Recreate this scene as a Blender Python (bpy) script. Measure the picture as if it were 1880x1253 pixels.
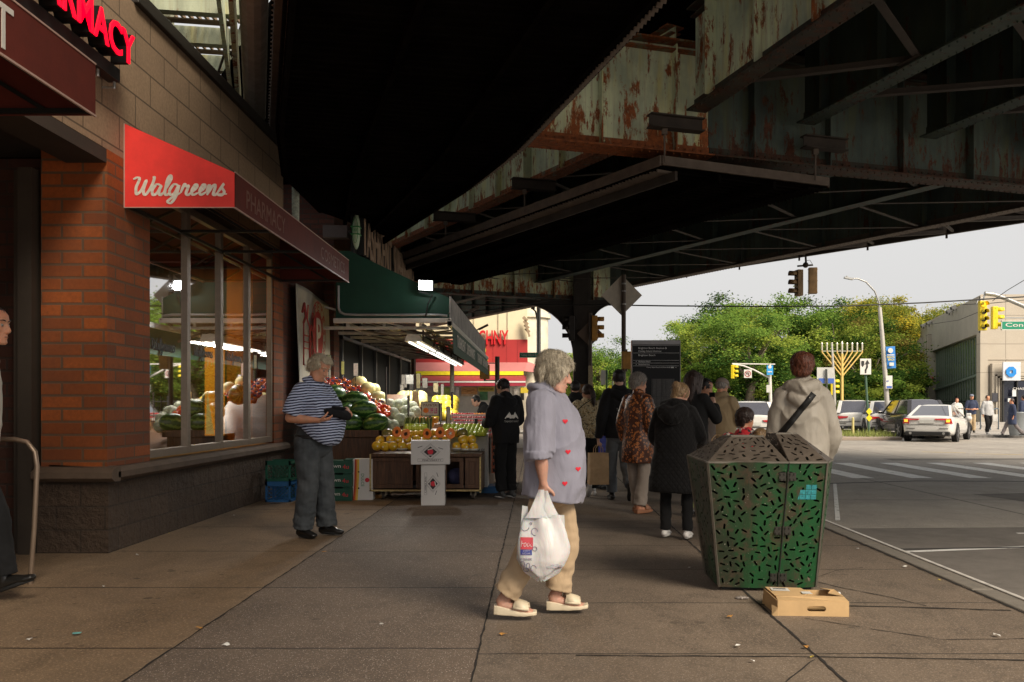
import bpy, bmesh, math, random
from mathutils import Vector, Matrix, noise, geometry, Euler
from mathutils.bvhtree import BVHTree
R = math.radians
random.seed(7)
SC = bpy.context.scene
COL = SC.collection
for o in list(bpy.data.objects): bpy.data.objects.remove(o)

# ------------------------------------------------------------ camera, sky, sun, exposure
EYE = 1.27; F = 1600.0; VX = 985.0; VY = 745.0          # eye height, focal length and vanishing point in photo pixels
cd = bpy.data.cameras.new('camera'); cam = bpy.data.objects.new('camera', cd); COL.objects.link(cam)
cam.location = (0, 0, EYE); cam.rotation_euler = (R(90), 0, 0)
cd.sensor_width = 36; cd.lens = 36 * F / 1880
cd.shift_x = -(VX - 940) / 1880; cd.shift_y = (VY - 626.5) / 1880
cd.clip_start = .05; cd.clip_end = 2000
SC.camera = cam
W = bpy.data.worlds.new('World'); SC.world = W; W.use_nodes = True
wn = W.node_tree; wn.nodes.clear()
sky = wn.nodes.new('ShaderNodeTexSky'); sky.sky_type = 'NISHITA'; sky.sun_disc = False
SUN_EL, SUN_AZ = R(40), R(142)                            # azimuth clockwise from +Y
sky.sun_elevation = SUN_EL; sky.sun_rotation = SUN_AZ; sky.dust_density = 6; sky.air_density = 1.2; sky.ozone_density = .5
hs = wn.nodes.new('ShaderNodeHueSaturation'); hs.inputs['Saturation'].default_value = .05
mixw = wn.nodes.new('ShaderNodeMix'); mixw.data_type = 'RGBA'; mixw.inputs[0].default_value = .75
mixw.inputs[7].default_value = (9.1, 9.0, 8.9, 1)
bgn = wn.nodes.new('ShaderNodeBackground'); bgn.inputs[1].default_value = .05
wo = wn.nodes.new('ShaderNodeOutputWorld')
wn.links.new(sky.outputs[0], hs.inputs['Color']); wn.links.new(hs.outputs[0], mixw.inputs[6])
wn.links.new(mixw.outputs[2], bgn.inputs[0]); wn.links.new(bgn.outputs[0], wo.inputs[0])
sl = bpy.data.lights.new('sun', 'SUN'); sun = bpy.data.objects.new('sun', sl); COL.objects.link(sun)
sl.energy = 2.9; sl.angle = R(30); sl.color = (1, .87, .70)
sun.rotation_euler = Vector((math.sin(SUN_AZ)*math.cos(SUN_EL), math.cos(SUN_AZ)*math.cos(SUN_EL), math.sin(SUN_EL))).to_track_quat('Z', 'Y').to_euler()
vs = SC.view_settings; vs.view_transform = 'Standard'; vs.look = 'None'; vs.gamma = 1; vs.exposure = 1.0
SC.cycles.max_bounces = 8; SC.cycles.diffuse_bounces = 3; SC.cycles.transparent_max_bounces = 12
SC.cycles.sample_clamp_indirect = 4

# ------------------------------------------------------------ placing: plan position for a photo pixel at a known distance
def kk(Y): return F / Y
def PX(px, Y): return (px - VX) * Y / F
def PZ(py, Y): return EYE + (VY - py) * Y / F
def P(px, py, Y): return Vector((PX(px, Y), Y, PZ(py, Y)))

# ------------------------------------------------------------ scene graph
def wm(o):
    m = o.matrix_basis.copy()
    while o.parent: o = o.parent; m = o.matrix_basis @ m
    return m
def uniq(o, label, cat, group=None, kind=None):
    if label: o['label'] = label
    if cat: o['category'] = cat
    if group: o['group'] = group
    if kind: o['kind'] = kind
    return o
def thing(name, label, cat, loc=(0,0,0), rz=0, group=None):
    o = bpy.data.objects.new(name, None); COL.objects.link(o)
    o.location = loc; o.rotation_euler = (0,0,rz); o.empty_display_size = .1
    return uniq(o, label, cat, group)
def link(name, me, parent=None, local=False):
    o = bpy.data.objects.new(name, me); COL.objects.link(o)
    if parent:
        o.parent = parent
        if not local: me.transform(wm(parent).inverted())
    return o
def kids(o): return [c for c in o.children]
def copy_tree(o, loc=None, rz=None, label=None, parent=None, scale=None):
    c = o.copy(); COL.objects.link(c)
    if parent: c.parent = parent
    if loc is not None: c.location = loc
    if rz is not None: c.rotation_euler = (0, 0, rz) if not isinstance(rz, (tuple, Euler)) else rz
    if scale is not None: c.scale = scale if not isinstance(scale, (int, float)) else (scale,)*3
    if label: c['label'] = label
    for ch in list(o.children): copy_tree(ch, parent=c)
    return c

def frame(d, side=None):
    d = Vector(d).normalized()
    s = Vector(side) if side is not None else (Vector((0,0,1)) if abs(d.z) < .9 else Vector((1,0,0))).cross(d)
    s = (s - d * s.dot(d))
    if s.length < 1e-6: s = d.orthogonal()
    s.normalize(); u = d.cross(s)
    return d, s, u

class MB:
    def __init__(s): s.v = []; s.f = []; s.mi = []; s.sm = []
    def add(s, vs, fs, m=0, sm=False, M=None):
        b = len(s.v)
        s.v += [tuple(M @ Vector(v)) for v in vs] if M is not None else [tuple(v) for v in vs]
        s.f += [tuple(b+i for i in f) for f in fs]; s.mi += [m]*len(fs); s.sm += [sm]*len(fs)
        return s
    def box(s, x0, x1, y0, y1, z0, z1, m=0, M=None):
        return s.add([(x0,y0,z0),(x1,y0,z0),(x1,y1,z0),(x0,y1,z0),(x0,y0,z1),(x1,y0,z1),(x1,y1,z1),(x0,y1,z1)],
                     [(0,3,2,1),(4,5,6,7),(0,1,5,4),(1,2,6,5),(2,3,7,6),(3,0,4,7)], m, False, M)
    def cbox(s, c, size, rz=0, m=0, rot=None):
        M = Matrix.Translation(c) @ (rot.to_4x4() if rot is not None else Matrix.Rotation(rz, 4, 'Z'))
        a, b, h = size[0]/2, size[1]/2, size[2]/2
        return s.box(-a, a, -b, b, -h, h, m, M)
    def beam(s, p0, p1, w, h, m=0, up=(0,0,1)):
        p0, p1 = Vector(p0), Vector(p1); d = (p1-p0)
        L = d.length; d.normalize(); sd = d.cross(Vector(up))
        if sd.length < 1e-4: sd = Vector((1,0,0))
        sd.normalize(); u = sd.cross(d)
        vs = [p + sd*a*w/2 + u*b*h/2 for p in (p0, p1) for a, b in ((-1,-1),(1,-1),(1,1),(-1,1))]
        return s.add(vs, [(0,1,2,3),(7,6,5,4),(0,4,5,1),(1,5,6,2),(2,6,7,3),(3,7,4,0)], m)
    def cyl(s, p0, p1, r0, r1=None, n=12, m=0, cap=True, sm=True):
        r1 = r0 if r1 is None else r1
        p0, p1 = Vector(p0), Vector(p1); d, a, b = frame(p1-p0)
        vs = []
        for p, r in ((p0, r0), (p1, r1)):
            for i in range(n):
                t = 2*math.pi*i/n; vs.append(p + (a*math.cos(t)+b*math.sin(t))*r)
        s.add(vs, [(i, (i+1)%n, n+(i+1)%n, n+i) for i in range(n)], m, sm)
        if cap: s.add(vs, [tuple(range(n))[::-1], tuple(range(n, 2*n))], m)
        return s
    def tube(s, pts, r, n=6, m=0, sm=True, cap=True, flat=None):
        pts = [Vector(p) for p in pts]; N = len(pts)
        rr = r if isinstance(r, (list, tuple)) else [r]*N
        vs = []; prev = None
        for i, p in enumerate(pts):
            d = (pts[min(i+1, N-1)] - pts[max(i-1, 0)])
            if d.length < 1e-9: d = Vector((0,0,1))
            d, a, b = frame(d, prev); prev = a
            fl = flat or 1
            for j in range(n):
                t = 2*math.pi*j/n; vs.append(p + (a*math.cos(t) + b*math.sin(t)*fl)*rr[i])
        fs = [(i*n+j, i*n+(j+1)%n, (i+1)*n+(j+1)%n, (i+1)*n+j) for i in range(N-1) for j in range(n)]
        s.add(vs, fs, m, sm)
        if cap: s.add(vs[:n], [tuple(range(n))[::-1]], m); s.add(vs[-n:], [tuple(range(n))], m)
        return s
    def ell(s, c, r, m=0, seg=14, rings=9, rot=None, sm=True):
        r = (r, r, r) if isinstance(r, (int, float)) else r
        M = Matrix.Translation(c) @ (rot.to_4x4() if rot is not None else Matrix())
        vs = [(0,0,r[2])]
        for i in range(1, rings):
            t = math.pi*i/rings
            for j in range(seg):
                u = 2*math.pi*j/seg; vs.append((r[0]*math.sin(t)*math.cos(u), r[1]*math.sin(t)*math.sin(u), r[2]*math.cos(t)))
        vs.append((0,0,-r[2])); L = len(vs)-1
        fs = [(0, 1+j, 1+(j+1)%seg) for j in range(seg)]
        for i in range(rings-2):
            for j in range(seg):
                a = 1+i*seg+j; b = 1+i*seg+(j+1)%seg; fs.append((a, a+seg, b+seg, b))
        fs += [(L, L-seg+(j+1)%seg, L-seg+j) for j in range(seg)]
        return s.add(vs, fs, m, sm, M)
    def lathe(s, prof, c=(0,0,0), n=20, m=0, sm=True, M=None):
        vs = []; k = len(prof)
        for j in range(n):
            u = 2*math.pi*j/n
            for r, z in prof: vs.append((c[0]+r*math.cos(u), c[1]+r*math.sin(u), c[2]+z))
        fs = [(j*k+i, ((j+1)%n)*k+i, ((j+1)%n)*k+i+1, j*k+i+1) for j in range(n) for i in range(k-1)]
        return s.add(vs, fs, m, sm, M)
    def prism(s, poly, a0, a1, axis='y', m=0, M=None, sm=False):
        # poly in the two other axes (x,z for y; y,z for x; x,y for z)
        def mk(p, a):
            return {'y': (p[0], a, p[1]), 'x': (a, p[0], p[1]), 'z': (p[0], p[1], a)}[axis]
        n = len(poly); vs = [mk(p, a0) for p in poly] + [mk(p, a1) for p in poly]
        s.add(vs, [tuple(range(n)), tuple(range(2*n-1, n-1, -1))], m, False, M)
        return s.add(vs, [(i, n+i, n+(i+1)%n, (i+1)%n) for i in range(n)], m, sm, M)
    def quad(s, a, b, c, d, m=0): return s.add([a,b,c,d], [(0,1,2,3)], m)
    def sheet(s, fn, nu, nv, m=0, sm=True, th=0):
        vs = [fn(i/nu, j/nv) for j in range(nv+1) for i in range(nu+1)]
        fs = [(j*(nu+1)+i, j*(nu+1)+i+1, (j+1)*(nu+1)+i+1, (j+1)*(nu+1)+i) for j in range(nv) for i in range(nu)]
        return s.add(vs, fs, m, sm)
    def mesh(s, name, mats):
        me = bpy.data.meshes.new(name); me.from_pydata(s.v, [], s.f)
        for mt in (mats if isinstance(mats, (list, tuple)) else [mats]): me.materials.append(mt)
        me.polygons.foreach_set('material_index', s.mi); me.polygons.foreach_set('use_smooth', s.sm)
        me.update(); return me
    def build(s, name, mats, parent=None, bev=0, local=False, fix=True, solid=0):
        me = s.mesh(name, mats)
        if fix:
            bm = bmesh.new(); bm.from_mesh(me); bmesh.ops.recalc_face_normals(bm, faces=bm.faces); bm.to_mesh(me); bm.free()
        o = link(name, me, parent, local)
        if solid:
            md = o.modifiers.new('thick', 'SOLIDIFY'); md.thickness = solid; md.offset = 0
        if bev:
            md = o.modifiers.new('bevel', 'BEVEL'); md.width = bev; md.segments = 2; md.limit_method = 'ANGLE'; md.angle_limit = R(40)
        return o

# text as real thin geometry -------------------------------------------------
_tc = {}
def text_geo(t, ext=.01, shear=0, bold=0, spacing=1):
    key = (t, ext, shear, bold, spacing)
    if key in _tc: return _tc[key]
    c = bpy.data.curves.new('t', 'FONT'); c.body = t; c.size = 1; c.align_x = 'CENTER'; c.align_y = 'CENTER'
    c.shear = shear; c.offset = bold; c.extrude = ext; c.space_character = spacing; c.resolution_u = 3
    o = bpy.data.objects.new('t', c); COL.objects.link(o)
    dg = bpy.context.evaluated_depsgraph_get(); me = bpy.data.meshes.new_from_object(o.evaluated_get(dg))
    vs = [v.co.copy() for v in me.vertices]; fs = [tuple(p.vertices) for p in me.polygons]
    bpy.data.objects.remove(o); bpy.data.curves.remove(c); bpy.data.meshes.remove(me)
    x0 = min(v.x for v in vs); x1 = max(v.x for v in vs); y0 = min(v.y for v in vs); y1 = max(v.y for v in vs)
    _tc[key] = (vs, fs, (x0, x1, y0, y1)); return _tc[key]
def put_text(mb, t, c, w, h, right=(1,0,0), up=(0,0,1), th=.004, m=0, shear=0, bold=0, spacing=1):
    """text t fitted into width w, height h, centred at c on the plane (right, up), th thick"""
    vs, fs, (x0, x1, y0, y1) = text_geo(t, 1, shear, bold, spacing)
    r = Vector(right).normalized(); u = Vector(up).normalized(); n = r.cross(u); c = Vector(c)
    if w is None: w = h*(x1-x0)/(y1-y0)
    if h is None: h = w*(y1-y0)/(x1-x0)
    out = [c + r*((v.x-(x0+x1)/2)/(x1-x0)*w) + u*((v.y-(y0+y1)/2)/(y1-y0)*h) + n*(v.z*th/2) for v in vs]
    mb.add(out, fs, m)

# ------------------------------------------------------------ materials
_mats = {}
class NT:
    def __init__(s, name):
        s.m = bpy.data.materials.new(name); s.m.use_nodes = True; s.t = s.m.node_tree; s.t.nodes.clear()
        s.out = s.n('ShaderNodeOutputMaterial'); s.b = s.n('ShaderNodeBsdfPrincipled'); s.l(s.b.outputs[0], s.out.inputs[0])
        s._co = None
    def n(s, k, **kw):
        x = s.t.nodes.new(k)
        for a, b in kw.items(): setattr(x, a, b)
        return x
    def l(s, a, b): s.t.links.new(a, b)
    def co(s, world=False):
        if world: return s.n('ShaderNodeNewGeometry').outputs['Position']
        if not s._co: s._co = s.n('ShaderNodeTexCoord').outputs['Object']
        return s._co
    def map(s, src, sc=(1,1,1), loc=(0,0,0), rot=(0,0,0)):
        x = s.n('ShaderNodeMapping'); x.inputs['Scale'].default_value = sc; x.inputs['Location'].default_value = loc; x.inputs['Rotation'].default_value = rot
        s.l(src, x.inputs[0]); return x.outputs[0]
    def noise(s, src, scale, det=4, rough=.6, dist=0):
        x = s.n('ShaderNodeTexNoise'); x.inputs['Scale'].default_value = scale; x.inputs['Detail'].default_value = det
        x.inputs['Roughness'].default_value = rough; x.inputs['Distortion'].default_value = dist; s.l(src, x.inputs['Vector']); return x.outputs[0]
    def vor(s, src, scale, feat='F1', out='Distance', rnd=1, dim='3D'):
        x = s.n('ShaderNodeTexVoronoi'); x.voronoi_dimensions = dim; x.feature = feat; x.inputs['Scale'].default_value = scale; x.inputs['Randomness'].default_value = rnd
        s.l(src, x.inputs['Vector']); return x.outputs[out]
    def ramp(s, src, stops, const=False):
        x = s.n('ShaderNodeValToRGB'); e = x.color_ramp.elements
        if const: x.color_ramp.interpolation = 'CONSTANT'
        while len(e) < len(stops): e.new(.5)
        for el, (p, c) in zip(e, stops):
            el.position = p; el.color = (c, c, c, 1) if isinstance(c, (int, float)) else (*c, 1)
        s.l(src, x.inputs[0]); return x.outputs[0]
    def mix(s, fac, a, b, mode='MIX'):
        x = s.n('ShaderNodeMix', data_type='RGBA', blend_type=mode)
        for v, i in ((fac, 0), (a, 6), (b, 7)):
            if isinstance(v, (int, float)): x.inputs[i].default_value = v if i == 0 else (v, v, v, 1)
            elif isinstance(v, tuple): x.inputs[i].default_value = (*v, 1)
            else: s.l(v, x.inputs[i])
        return x.outputs[2]
    def math(s, op, a, b=0, c=None):
        x = s.n('ShaderNodeMath', operation=op)
        for v, i in ((a, 0), (b, 1)) + (((c, 2),) if c is not None else ()):
            if isinstance(v, (int, float)): x.inputs[i].default_value = v
            else: s.l(v, x.inputs[i])
        return x.outputs[0]
    def bump(s, h, st=.3, dist=.01, prev=None):
        x = s.n('ShaderNodeBump'); x.inputs['Strength'].default_value = st; x.inputs['Distance'].default_value = dist
        s.l(h, x.inputs['Height'])
        if prev is not None: s.l(prev, x.inputs['Normal'])
        s.l(x.outputs[0], s.b.inputs['Normal']); return x.outputs[0]
    def col(s, c):
        if isinstance(c, tuple): s.b.inputs['Base Color'].default_value = (*c, 1)
        else: s.l(c, s.b.inputs['Base Color'])
    def set(s, **kw):
        for a, b in kw.items():
            i = s.b.inputs[a.replace('_', ' ')]
            if isinstance(b, (int, float)): i.default_value = b
            elif isinstance(b, tuple): i.default_value = (*b, 1)
            else: s.l(b, i)
def mul(c, f): return tuple(min(1, x*f) for x in c)
def mat(name, c=(.5,.5,.5), rough=.6, metal=0, var=.12, scale=6, bump=.15, bs=60, bd=.002, spec=.5, second=None, emis=None, es=1, coat=0, world=False, fine=0, sheen=0, trans=0):
    if name in _mats: return _mats[name]
    t = NT(name); co = t.co(world)
    n = t.noise(co, scale, 5, .65)
    base = t.mix(t.ramp(n, [(.3, 0), (.7, 1)]), mul(c, 1-var), second if second else mul(c, 1+var))
    if fine: base = t.mix(fine, base, t.ramp(t.noise(co, 300, 2), [(.35, mul(c, .4)), (.65, mul(c, 1.7))]))
    t.col(base)
    t.set(Roughness=rough, Metallic=metal); t.b.inputs['Specular IOR Level'].default_value = spec
    if bump: t.bump(t.noise(co, bs, 3), bump, bd)
    if emis: t.set(Emission_Color=emis, Emission_Strength=es)
    if coat: t.set(Coat_Weight=coat, Coat_Roughness=.05)
    if sheen: t.set(Sheen_Weight=sheen)
    if trans: t.set(Transmission_Weight=trans)
    _mats[name] = t.m; return t.m
def reg(name, t): _mats[name] = t.m; return t.m
# ------------------------------------------------------------ special materials
def brick_mat(name, c1, c2, mortar, bw, bh, ms=.012, bump=.6, dirt=.4, off=.5, rough=.8, grime=(.03,.02,.015), rel=.008):
    t = NT(name); g = t.co(True)
    s = t.n('ShaderNodeSeparateXYZ'); t.l(g, s.inputs[0])
    u = t.math('ADD', s.outputs[0], s.outputs[1]); cb = t.n('ShaderNodeCombineXYZ'); t.l(u, cb.inputs[0]); t.l(s.outputs[2], cb.inputs[1])
    b = t.n('ShaderNodeTexBrick'); b.offset = off; t.l(cb.outputs[0], b.inputs['Vector'])
    b.inputs['Scale'].default_value = 1; b.inputs['Brick Width'].default_value = bw; b.inputs['Row Height'].default_value = bh
    b.inputs['Mortar Size'].default_value = ms; b.inputs['Mortar Smooth'].default_value = .2; b.inputs['Bias'].default_value = 0
    b.inputs['Color1'].default_value = (*c1, 1); b.inputs['Color2'].default_value = (*c2, 1); b.inputs['Mortar'].default_value = (*mortar, 1)
    n1 = t.noise(g, 1.3, 5, .7); n2 = t.noise(g, 30, 4, .7)
    c = t.mix(t.ramp(n2, [(.35, 0), (.7, .55)]), b.outputs[0], mul(c1, .45))
    c = t.mix(t.ramp(n1, [(.42, 0), (.75, dirt)]), c, grime)
    t.col(c); t.set(Roughness=rough)
    h = t.mix(.25, b.outputs['Fac'], t.noise(g, 50, 4))
    h2 = t.math('SUBTRACT', t.math('MULTIPLY', n2, .35), b.outputs['Fac'])
    t.bump(h2 if rel < .02 else t.math('ADD', h2, t.math('MULTIPLY', t.noise(g, 9, 6, .7), 2.2)), bump, rel); return reg(name, t)
BRICK_OR = brick_mat('orange_brick', (.34,.080,.010), (.17,.042,.008), (.11,.07,.04), .36, .113)
BRICK_DK = brick_mat('dark_red_brick', (.16,.05,.03), (.10,.032,.02), (.07,.05,.04), .28, .09)
BLOCK_TAN = brick_mat('tan_split_block', (.34,.235,.145), (.29,.20,.125), (.08,.055,.035), .62, .295, .009, .25, .3, grime=(.12,.08,.055))
BLOCK_ROUGH = brick_mat('rough_grey_block', (.115,.072,.044), (.085,.053,.033), (.06,.04,.027), .42, .2, .008, 1.0, .5, rel=.05)
PANEL_CON = brick_mat('beige_concrete_panel', (.50,.44,.36), (.47,.42,.34), (.25,.22,.18), 1.9, 1.5, .02, .2, .25, .0, grime=(.3,.26,.2))

def ground_mat(name, c, c2, speck, ss, spk=.5, stain=.5, rough=.75, spots=.0, joints=None, jw=.012, bump=.3):
    t = NT(name); g = t.co(True)
    a = t.mix(t.ramp(t.noise(g, .7, 6, .7), [(.35, 0), (.68, 1)]), c, c2)
    a = t.mix(t.ramp(t.noise(t.map(g, (1,.6,1)), 2.6, 6, .75, .6), [(.46, 0), (.64, stain)]), a, mul(c, .38)); a = t.mix(t.ramp(t.noise(g, .45, 3, .5, .8), [(.5, 0), (.62, .28)]), a, mul(c, .5)); a = t.mix(t.ramp(t.noise(t.map(g,(1,1,1),(5,2,0)), 1.6, 6, .8), [(.58, 0), (.66, .35)]), a, mul(c, 1.5))
    if spk:
        a = t.mix(t.math('MULTIPLY', t.ramp(t.vor(g, ss), [(.14, 1), (.26, 0)]), t.ramp(t.noise(g, ss*.3, 3), [(.38, 0), (.52, spk)])), a, speck)
    fine = t.noise(g, 160, 3, .8)
    a = t.mix(t.ramp(fine, [(.38, .75), (.52, 0)]), a, mul(c, .3)); a = t.mix(t.ramp(t.noise(g, 70, 2, .5), [(.56, 0), (.68, .5)]), a, mul(c, 1.9))
    if spots:
        wv = t.math('MULTIPLY', t.ramp(t.noise(g, 1.1, 3), [(.42, 1), (.6, 0)]), .12); v = t.math('ADD', t.vor(g, 2.3, dim='2D'), wv); v2 = t.math('ADD', t.vor(t.map(g, (1.1,.9,1), (3.3,1.7,0)), 4.6, dim='2D'), wv)
        a = t.mix(t.ramp(v, [(.055, spots), (.085, 0)]), a, mul(c, .3)); a = t.mix(t.ramp(v2, [(.07, spots*.8), (.11, 0)]), a, mul(c, .35))
    ht = t.math('ADD', t.math('MULTIPLY', fine, .5), t.noise(g, 45, 4))
    if joints:
        s = t.n('ShaderNodeSeparateXYZ'); t.l(g, s.inputs[0]); wob = t.math('MULTIPLY', t.math('SUBTRACT', t.noise(g, 3, 4), .5), .03)
        jj = None
        for ax, per, offs in joints:
            p = t.math('ADD', t.math('ADD', s.outputs[ax], offs), wob)
            d = t.math('PINGPONG', p, per/2)
            m_ = t.math('LESS_THAN', d, jw)
            jj = m_ if jj is None else t.math('MAXIMUM', jj, m_)
        jn = t.math('MULTIPLY', jj, t.ramp(t.noise(g, 9, 3), [(.3, .55), (.6, 1)]))
        a = t.mix(jn, a, mul(c, .16)); ht = t.math('SUBTRACT', ht, t.math('MULTIPLY', jj, 1.5))
    t.col(a); t.set(Roughness=t.math('ADD', rough-.15, t.math('MULTIPLY', fine, .3)))
    t.bump(ht, bump, .006); return reg(name, t)
CON_WARM = ground_mat('worn_warm_concrete', (.275,.185,.108), (.20,.135,.08), (.4,.33,.25), 60, .15, .5, spots=.8, joints=[(1, 1.52, -.0)])
AGG = ground_mat('exposed_aggregate_sidewalk', (.178,.130,.094), (.135,.099,.071), (.75,.64,.54), 80, 1, .45, spots=.4, joints=[(1, 1.52, 0.)])
CON_GREY = ground_mat('grey_slab_sidewalk', (.19,.144,.104), (.142,.106,.076), (.55,.47,.4), 85, .6, .6, spots=.45, joints=[(1, 1.15, .14)], jw=.009)
ROAD = ground_mat('worn_road_concrete', (.38,.345,.30), (.30,.27,.235), (.5,.48,.46), 70, .4, .35, joints=[(1, 4.6, 1.0), (0, 3.7, 1.2)], jw=.02)
FARWALK = ground_mat('pale_sidewalk', (.45,.42,.38), (.38,.35,.32), (.5,.5,.5), 40, 0, .3, joints=[(1, 1.5, 0), (0, 1.5, 0)], jw=.02)

def girder_mat(name, paint, rust, amt, dark=1.0, streak=True, rough=.75):
    t = NT(name); g = t.co(True)
    s = t.n('ShaderNodeSeparateXYZ'); t.l(g, s.inputs[0])
    st = t.noise(t.map(g, (3.2,3.2,.4)), 2.0, 6, .65)
    st2 = t.noise(t.map(g, (1,1,.8)), 1.1, 4, .6)
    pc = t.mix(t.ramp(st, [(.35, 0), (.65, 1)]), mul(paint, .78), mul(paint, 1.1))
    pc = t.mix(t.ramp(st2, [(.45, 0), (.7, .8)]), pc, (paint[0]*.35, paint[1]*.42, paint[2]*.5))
    pc = t.mix(t.ramp(t.noise(t.map(g,(3,3,.5)), 1.7, 3), [(.5,0),(.72,.7)]), pc, (paint[0]*1.1, paint[1]*.92, paint[2]*.5))
    rn = t.math('ADD', t.math('MULTIPLY', t.noise(t.map(g, (2.2,2.2,.75)), 2.1, 12, .78, .2), .8), t.math('MULTIPLY', t.noise(t.map(g, (9,9,.5)), 2.0, 8, .7), .2))
    rc = t.mix(t.ramp(t.noise(g, 14, 5, .7), [(.35, 0), (.65, 1)]), mul(rust, .4), rust)
    lowz = t.math('MULTIPLY', t.math('SUBTRACT', 5.55, s.outputs[2]), .08); f = t.ramp(t.math('ADD', rn, t.math('MAXIMUM', lowz, 0)), [(.625-amt*.25, 0), (.66-amt*.25, 1)])
    drip = t.ramp(t.noise(t.map(g, (7,7,.2)), 2.2, 5, .6), [(.55,0),(.75,.45)]); pc = t.mix(drip, pc, mul(rust,.55)); t.col(t.mix(f, pc, rc)); t.set(Roughness=rough)
    t.bump(t.math('ADD', t.math('MULTIPLY', f, -.6), t.noise(g, 40, 4)), .5, .006)
    return reg(name, t)
GIRD = girder_mat('peeling_green_paint', (.72,.78,.54), (.42,.12,.03), .38)  # bright copy of the girder paint, colour raised for light on its face
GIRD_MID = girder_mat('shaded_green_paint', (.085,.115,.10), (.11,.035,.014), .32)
GIRD_DK = girder_mat('deep_shade_green_paint', (.045,.068,.058), (.075,.02,.008), .28)  # this and the mid tone: girder paint with shade darkened into the colour
FLANGE2 = girder_mat('shaded_rusty_flange', (.05,.045,.032), (.085,.03,.012), .4)  # darker copy of the rusty flange, shade painted in
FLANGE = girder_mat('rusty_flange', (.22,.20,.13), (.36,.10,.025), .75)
SHADE_BLACK = mat('shade_black_steel', (.006,.005,.0045), 1.0, 0, .4, 2, .3, 30, .004, spec=.0)  # near-black colour stands in for the shade under the viaduct
STEEL_BR = mat('brown_painted_steel', (.04,.03,.024), .8, 0, .3, 4, .3, 40, .003)
STEEL_GB = mat('grey_brown_edge_steel', (.13,.10,.08), .8, 0, .25, 6, .2, 60, .002)
COLSTEEL = mat('column_brown_black', (.03,.022,.018), .55, .0, .4, 3, .3, 30, .003)

ALU = mat('brushed_aluminium_frame', (.24,.19,.145), .5, .5, .1, 12, .1)
DKFRAME = mat('dark_bronze_frame', (.03,.024,.02), .5, .3)
def glass_mat(name, tint=(.9,.92,.9), tr=.6, rough=.02, base=(.02,.022,.02)):
    t = NT(name); t.t.nodes.remove(t.b)
    tb = t.n('ShaderNodeBsdfTransparent'); tb.inputs[0].default_value = (*tint, 1)
    gb = t.n('ShaderNodeBsdfGlossy'); gb.inputs['Roughness'].default_value = rough; gb.inputs[0].default_value = (1,1,1,1)
    lw = t.n('ShaderNodeFresnel'); lw.inputs[0].default_value = 1.52
    m = t.n('ShaderNodeMixShader'); x = t.math('ADD', t.math('MULTIPLY', lw.outputs[0], 1.9), 1-tr)
    t.l(t.math('MINIMUM', x, 1.0), m.inputs[0]); t.l(tb.outputs[0], m.inputs[1]); t.l(gb.outputs[0], m.inputs[2]); t.l(m.outputs[0], t.out.inputs[0])
    return reg(name, t)
GLASS = glass_mat('shop_window_glass', tr=.50)
GLASS_DK = glass_mat('tinted_glass', (.12,.16,.14), .45)
CARGLASS = mat('car_window_glass', (.09,.09,.11), .08, .5, .1, 3, 0, spec=1, coat=1)

def plain(n, c, r=.6, **k): return mat(n, c, r, **k)
RED_AWN = mat('red_awning_canvas', (.85,.045,.035), .6, 0, .2, 1.6, .25, 90, .003)
RED_DK = mat('maroon_awning_canvas', (.115,.013,.005), .8, 0, .2, 3, .25, 90, .003)
LETTER_W = mat('white_vinyl_letter', (.72,.68,.62), .5)
LETTER_DIM = mat('faded_letter', (.20,.09,.065), .7)
NEON = mat('red_lit_letter', (.6,.01,.02), .4, emis=(1,.0,.02), es=.8, bump=0)
BLACK = mat('matte_black', (.012,.012,.012), .6)
BLACK_GL = mat('gloss_black_panel', (.006,.006,.007), .45, var=.1, bump=0, spec=.2)
GREEN_AWN = mat('green_awning_canvas', (.004,.052,.029), .6, 0, .15, 3, .2, 80, .003)
WHITE_P = mat('white_paint', (.62,.60,.56), .5)
WHITE_DIRTY = mat('dirty_white_metal', (.42,.40,.37), .6, var=.3, scale=3)
CREAM = mat('cream_render', (.66,.59,.40), .8, var=.08, scale=1)
GOLD = mat('gold_paint', (.72,.50,.16), .4, .3)
SILVER = mat('galvanised_steel', (.36,.36,.35), .4, .5)
YELLOW = mat('signal_yellow', (.80,.62,.02), .45)
AMBER = mat('weathered_signal_amber', (.46,.22,.035), .55, var=.3)
BROWN_SIG = mat('brown_signal_housing', (.20,.12,.05), .6, var=.3)
CARD = mat('cardboard', (.50,.33,.16), .8, var=.12, scale=5, bump=.2)
CARD_IN = mat('cardboard_inside', (.10,.06,.03), .9)
KRAFT = mat('kraft_paper', (.42,.28,.15), .8, var=.15, scale=9, bump=.5, bs=14, bd=.01)
WOODM = NT('stained_wood')
_g = WOODM.co(); _n = WOODM.noise(WOODM.map(_g, (9,9,1.0)), 3, 6, .65, .8)
WOODM.col(WOODM.mix(WOODM.ramp(_n, [(.3,0),(.7,1)]), (.050,.022,.010), (.155,.070,.030))); WOODM.set(Roughness=.55); WOODM.bump(_n, .3, .003); WOOD = reg('stained_wood', WOODM)
SKIN = {}
def skin(name, c):
    t = NT(name); g = t.co()
    a = t.mix(t.ramp(t.noise(g, 18, 4, .7), [(.35,0),(.7,1)]), mul(c, .86), (min(1,c[0]*1.12), c[1]*.92, c[2]*.88))
    a = t.mix(t.ramp(t.noise(g, 90, 3), [(.55,0),(.75,.25)]), a, mul(c, .6))
    t.col(a); t.set(Roughness=.55, Subsurface_Weight=.12, Subsurface_Scale=.02)
    t.b.inputs['Subsurface Radius'].default_value = (1,.3,.15); t.bump(t.noise(g, 220, 3), .12, .001); return reg(name, t)
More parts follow.
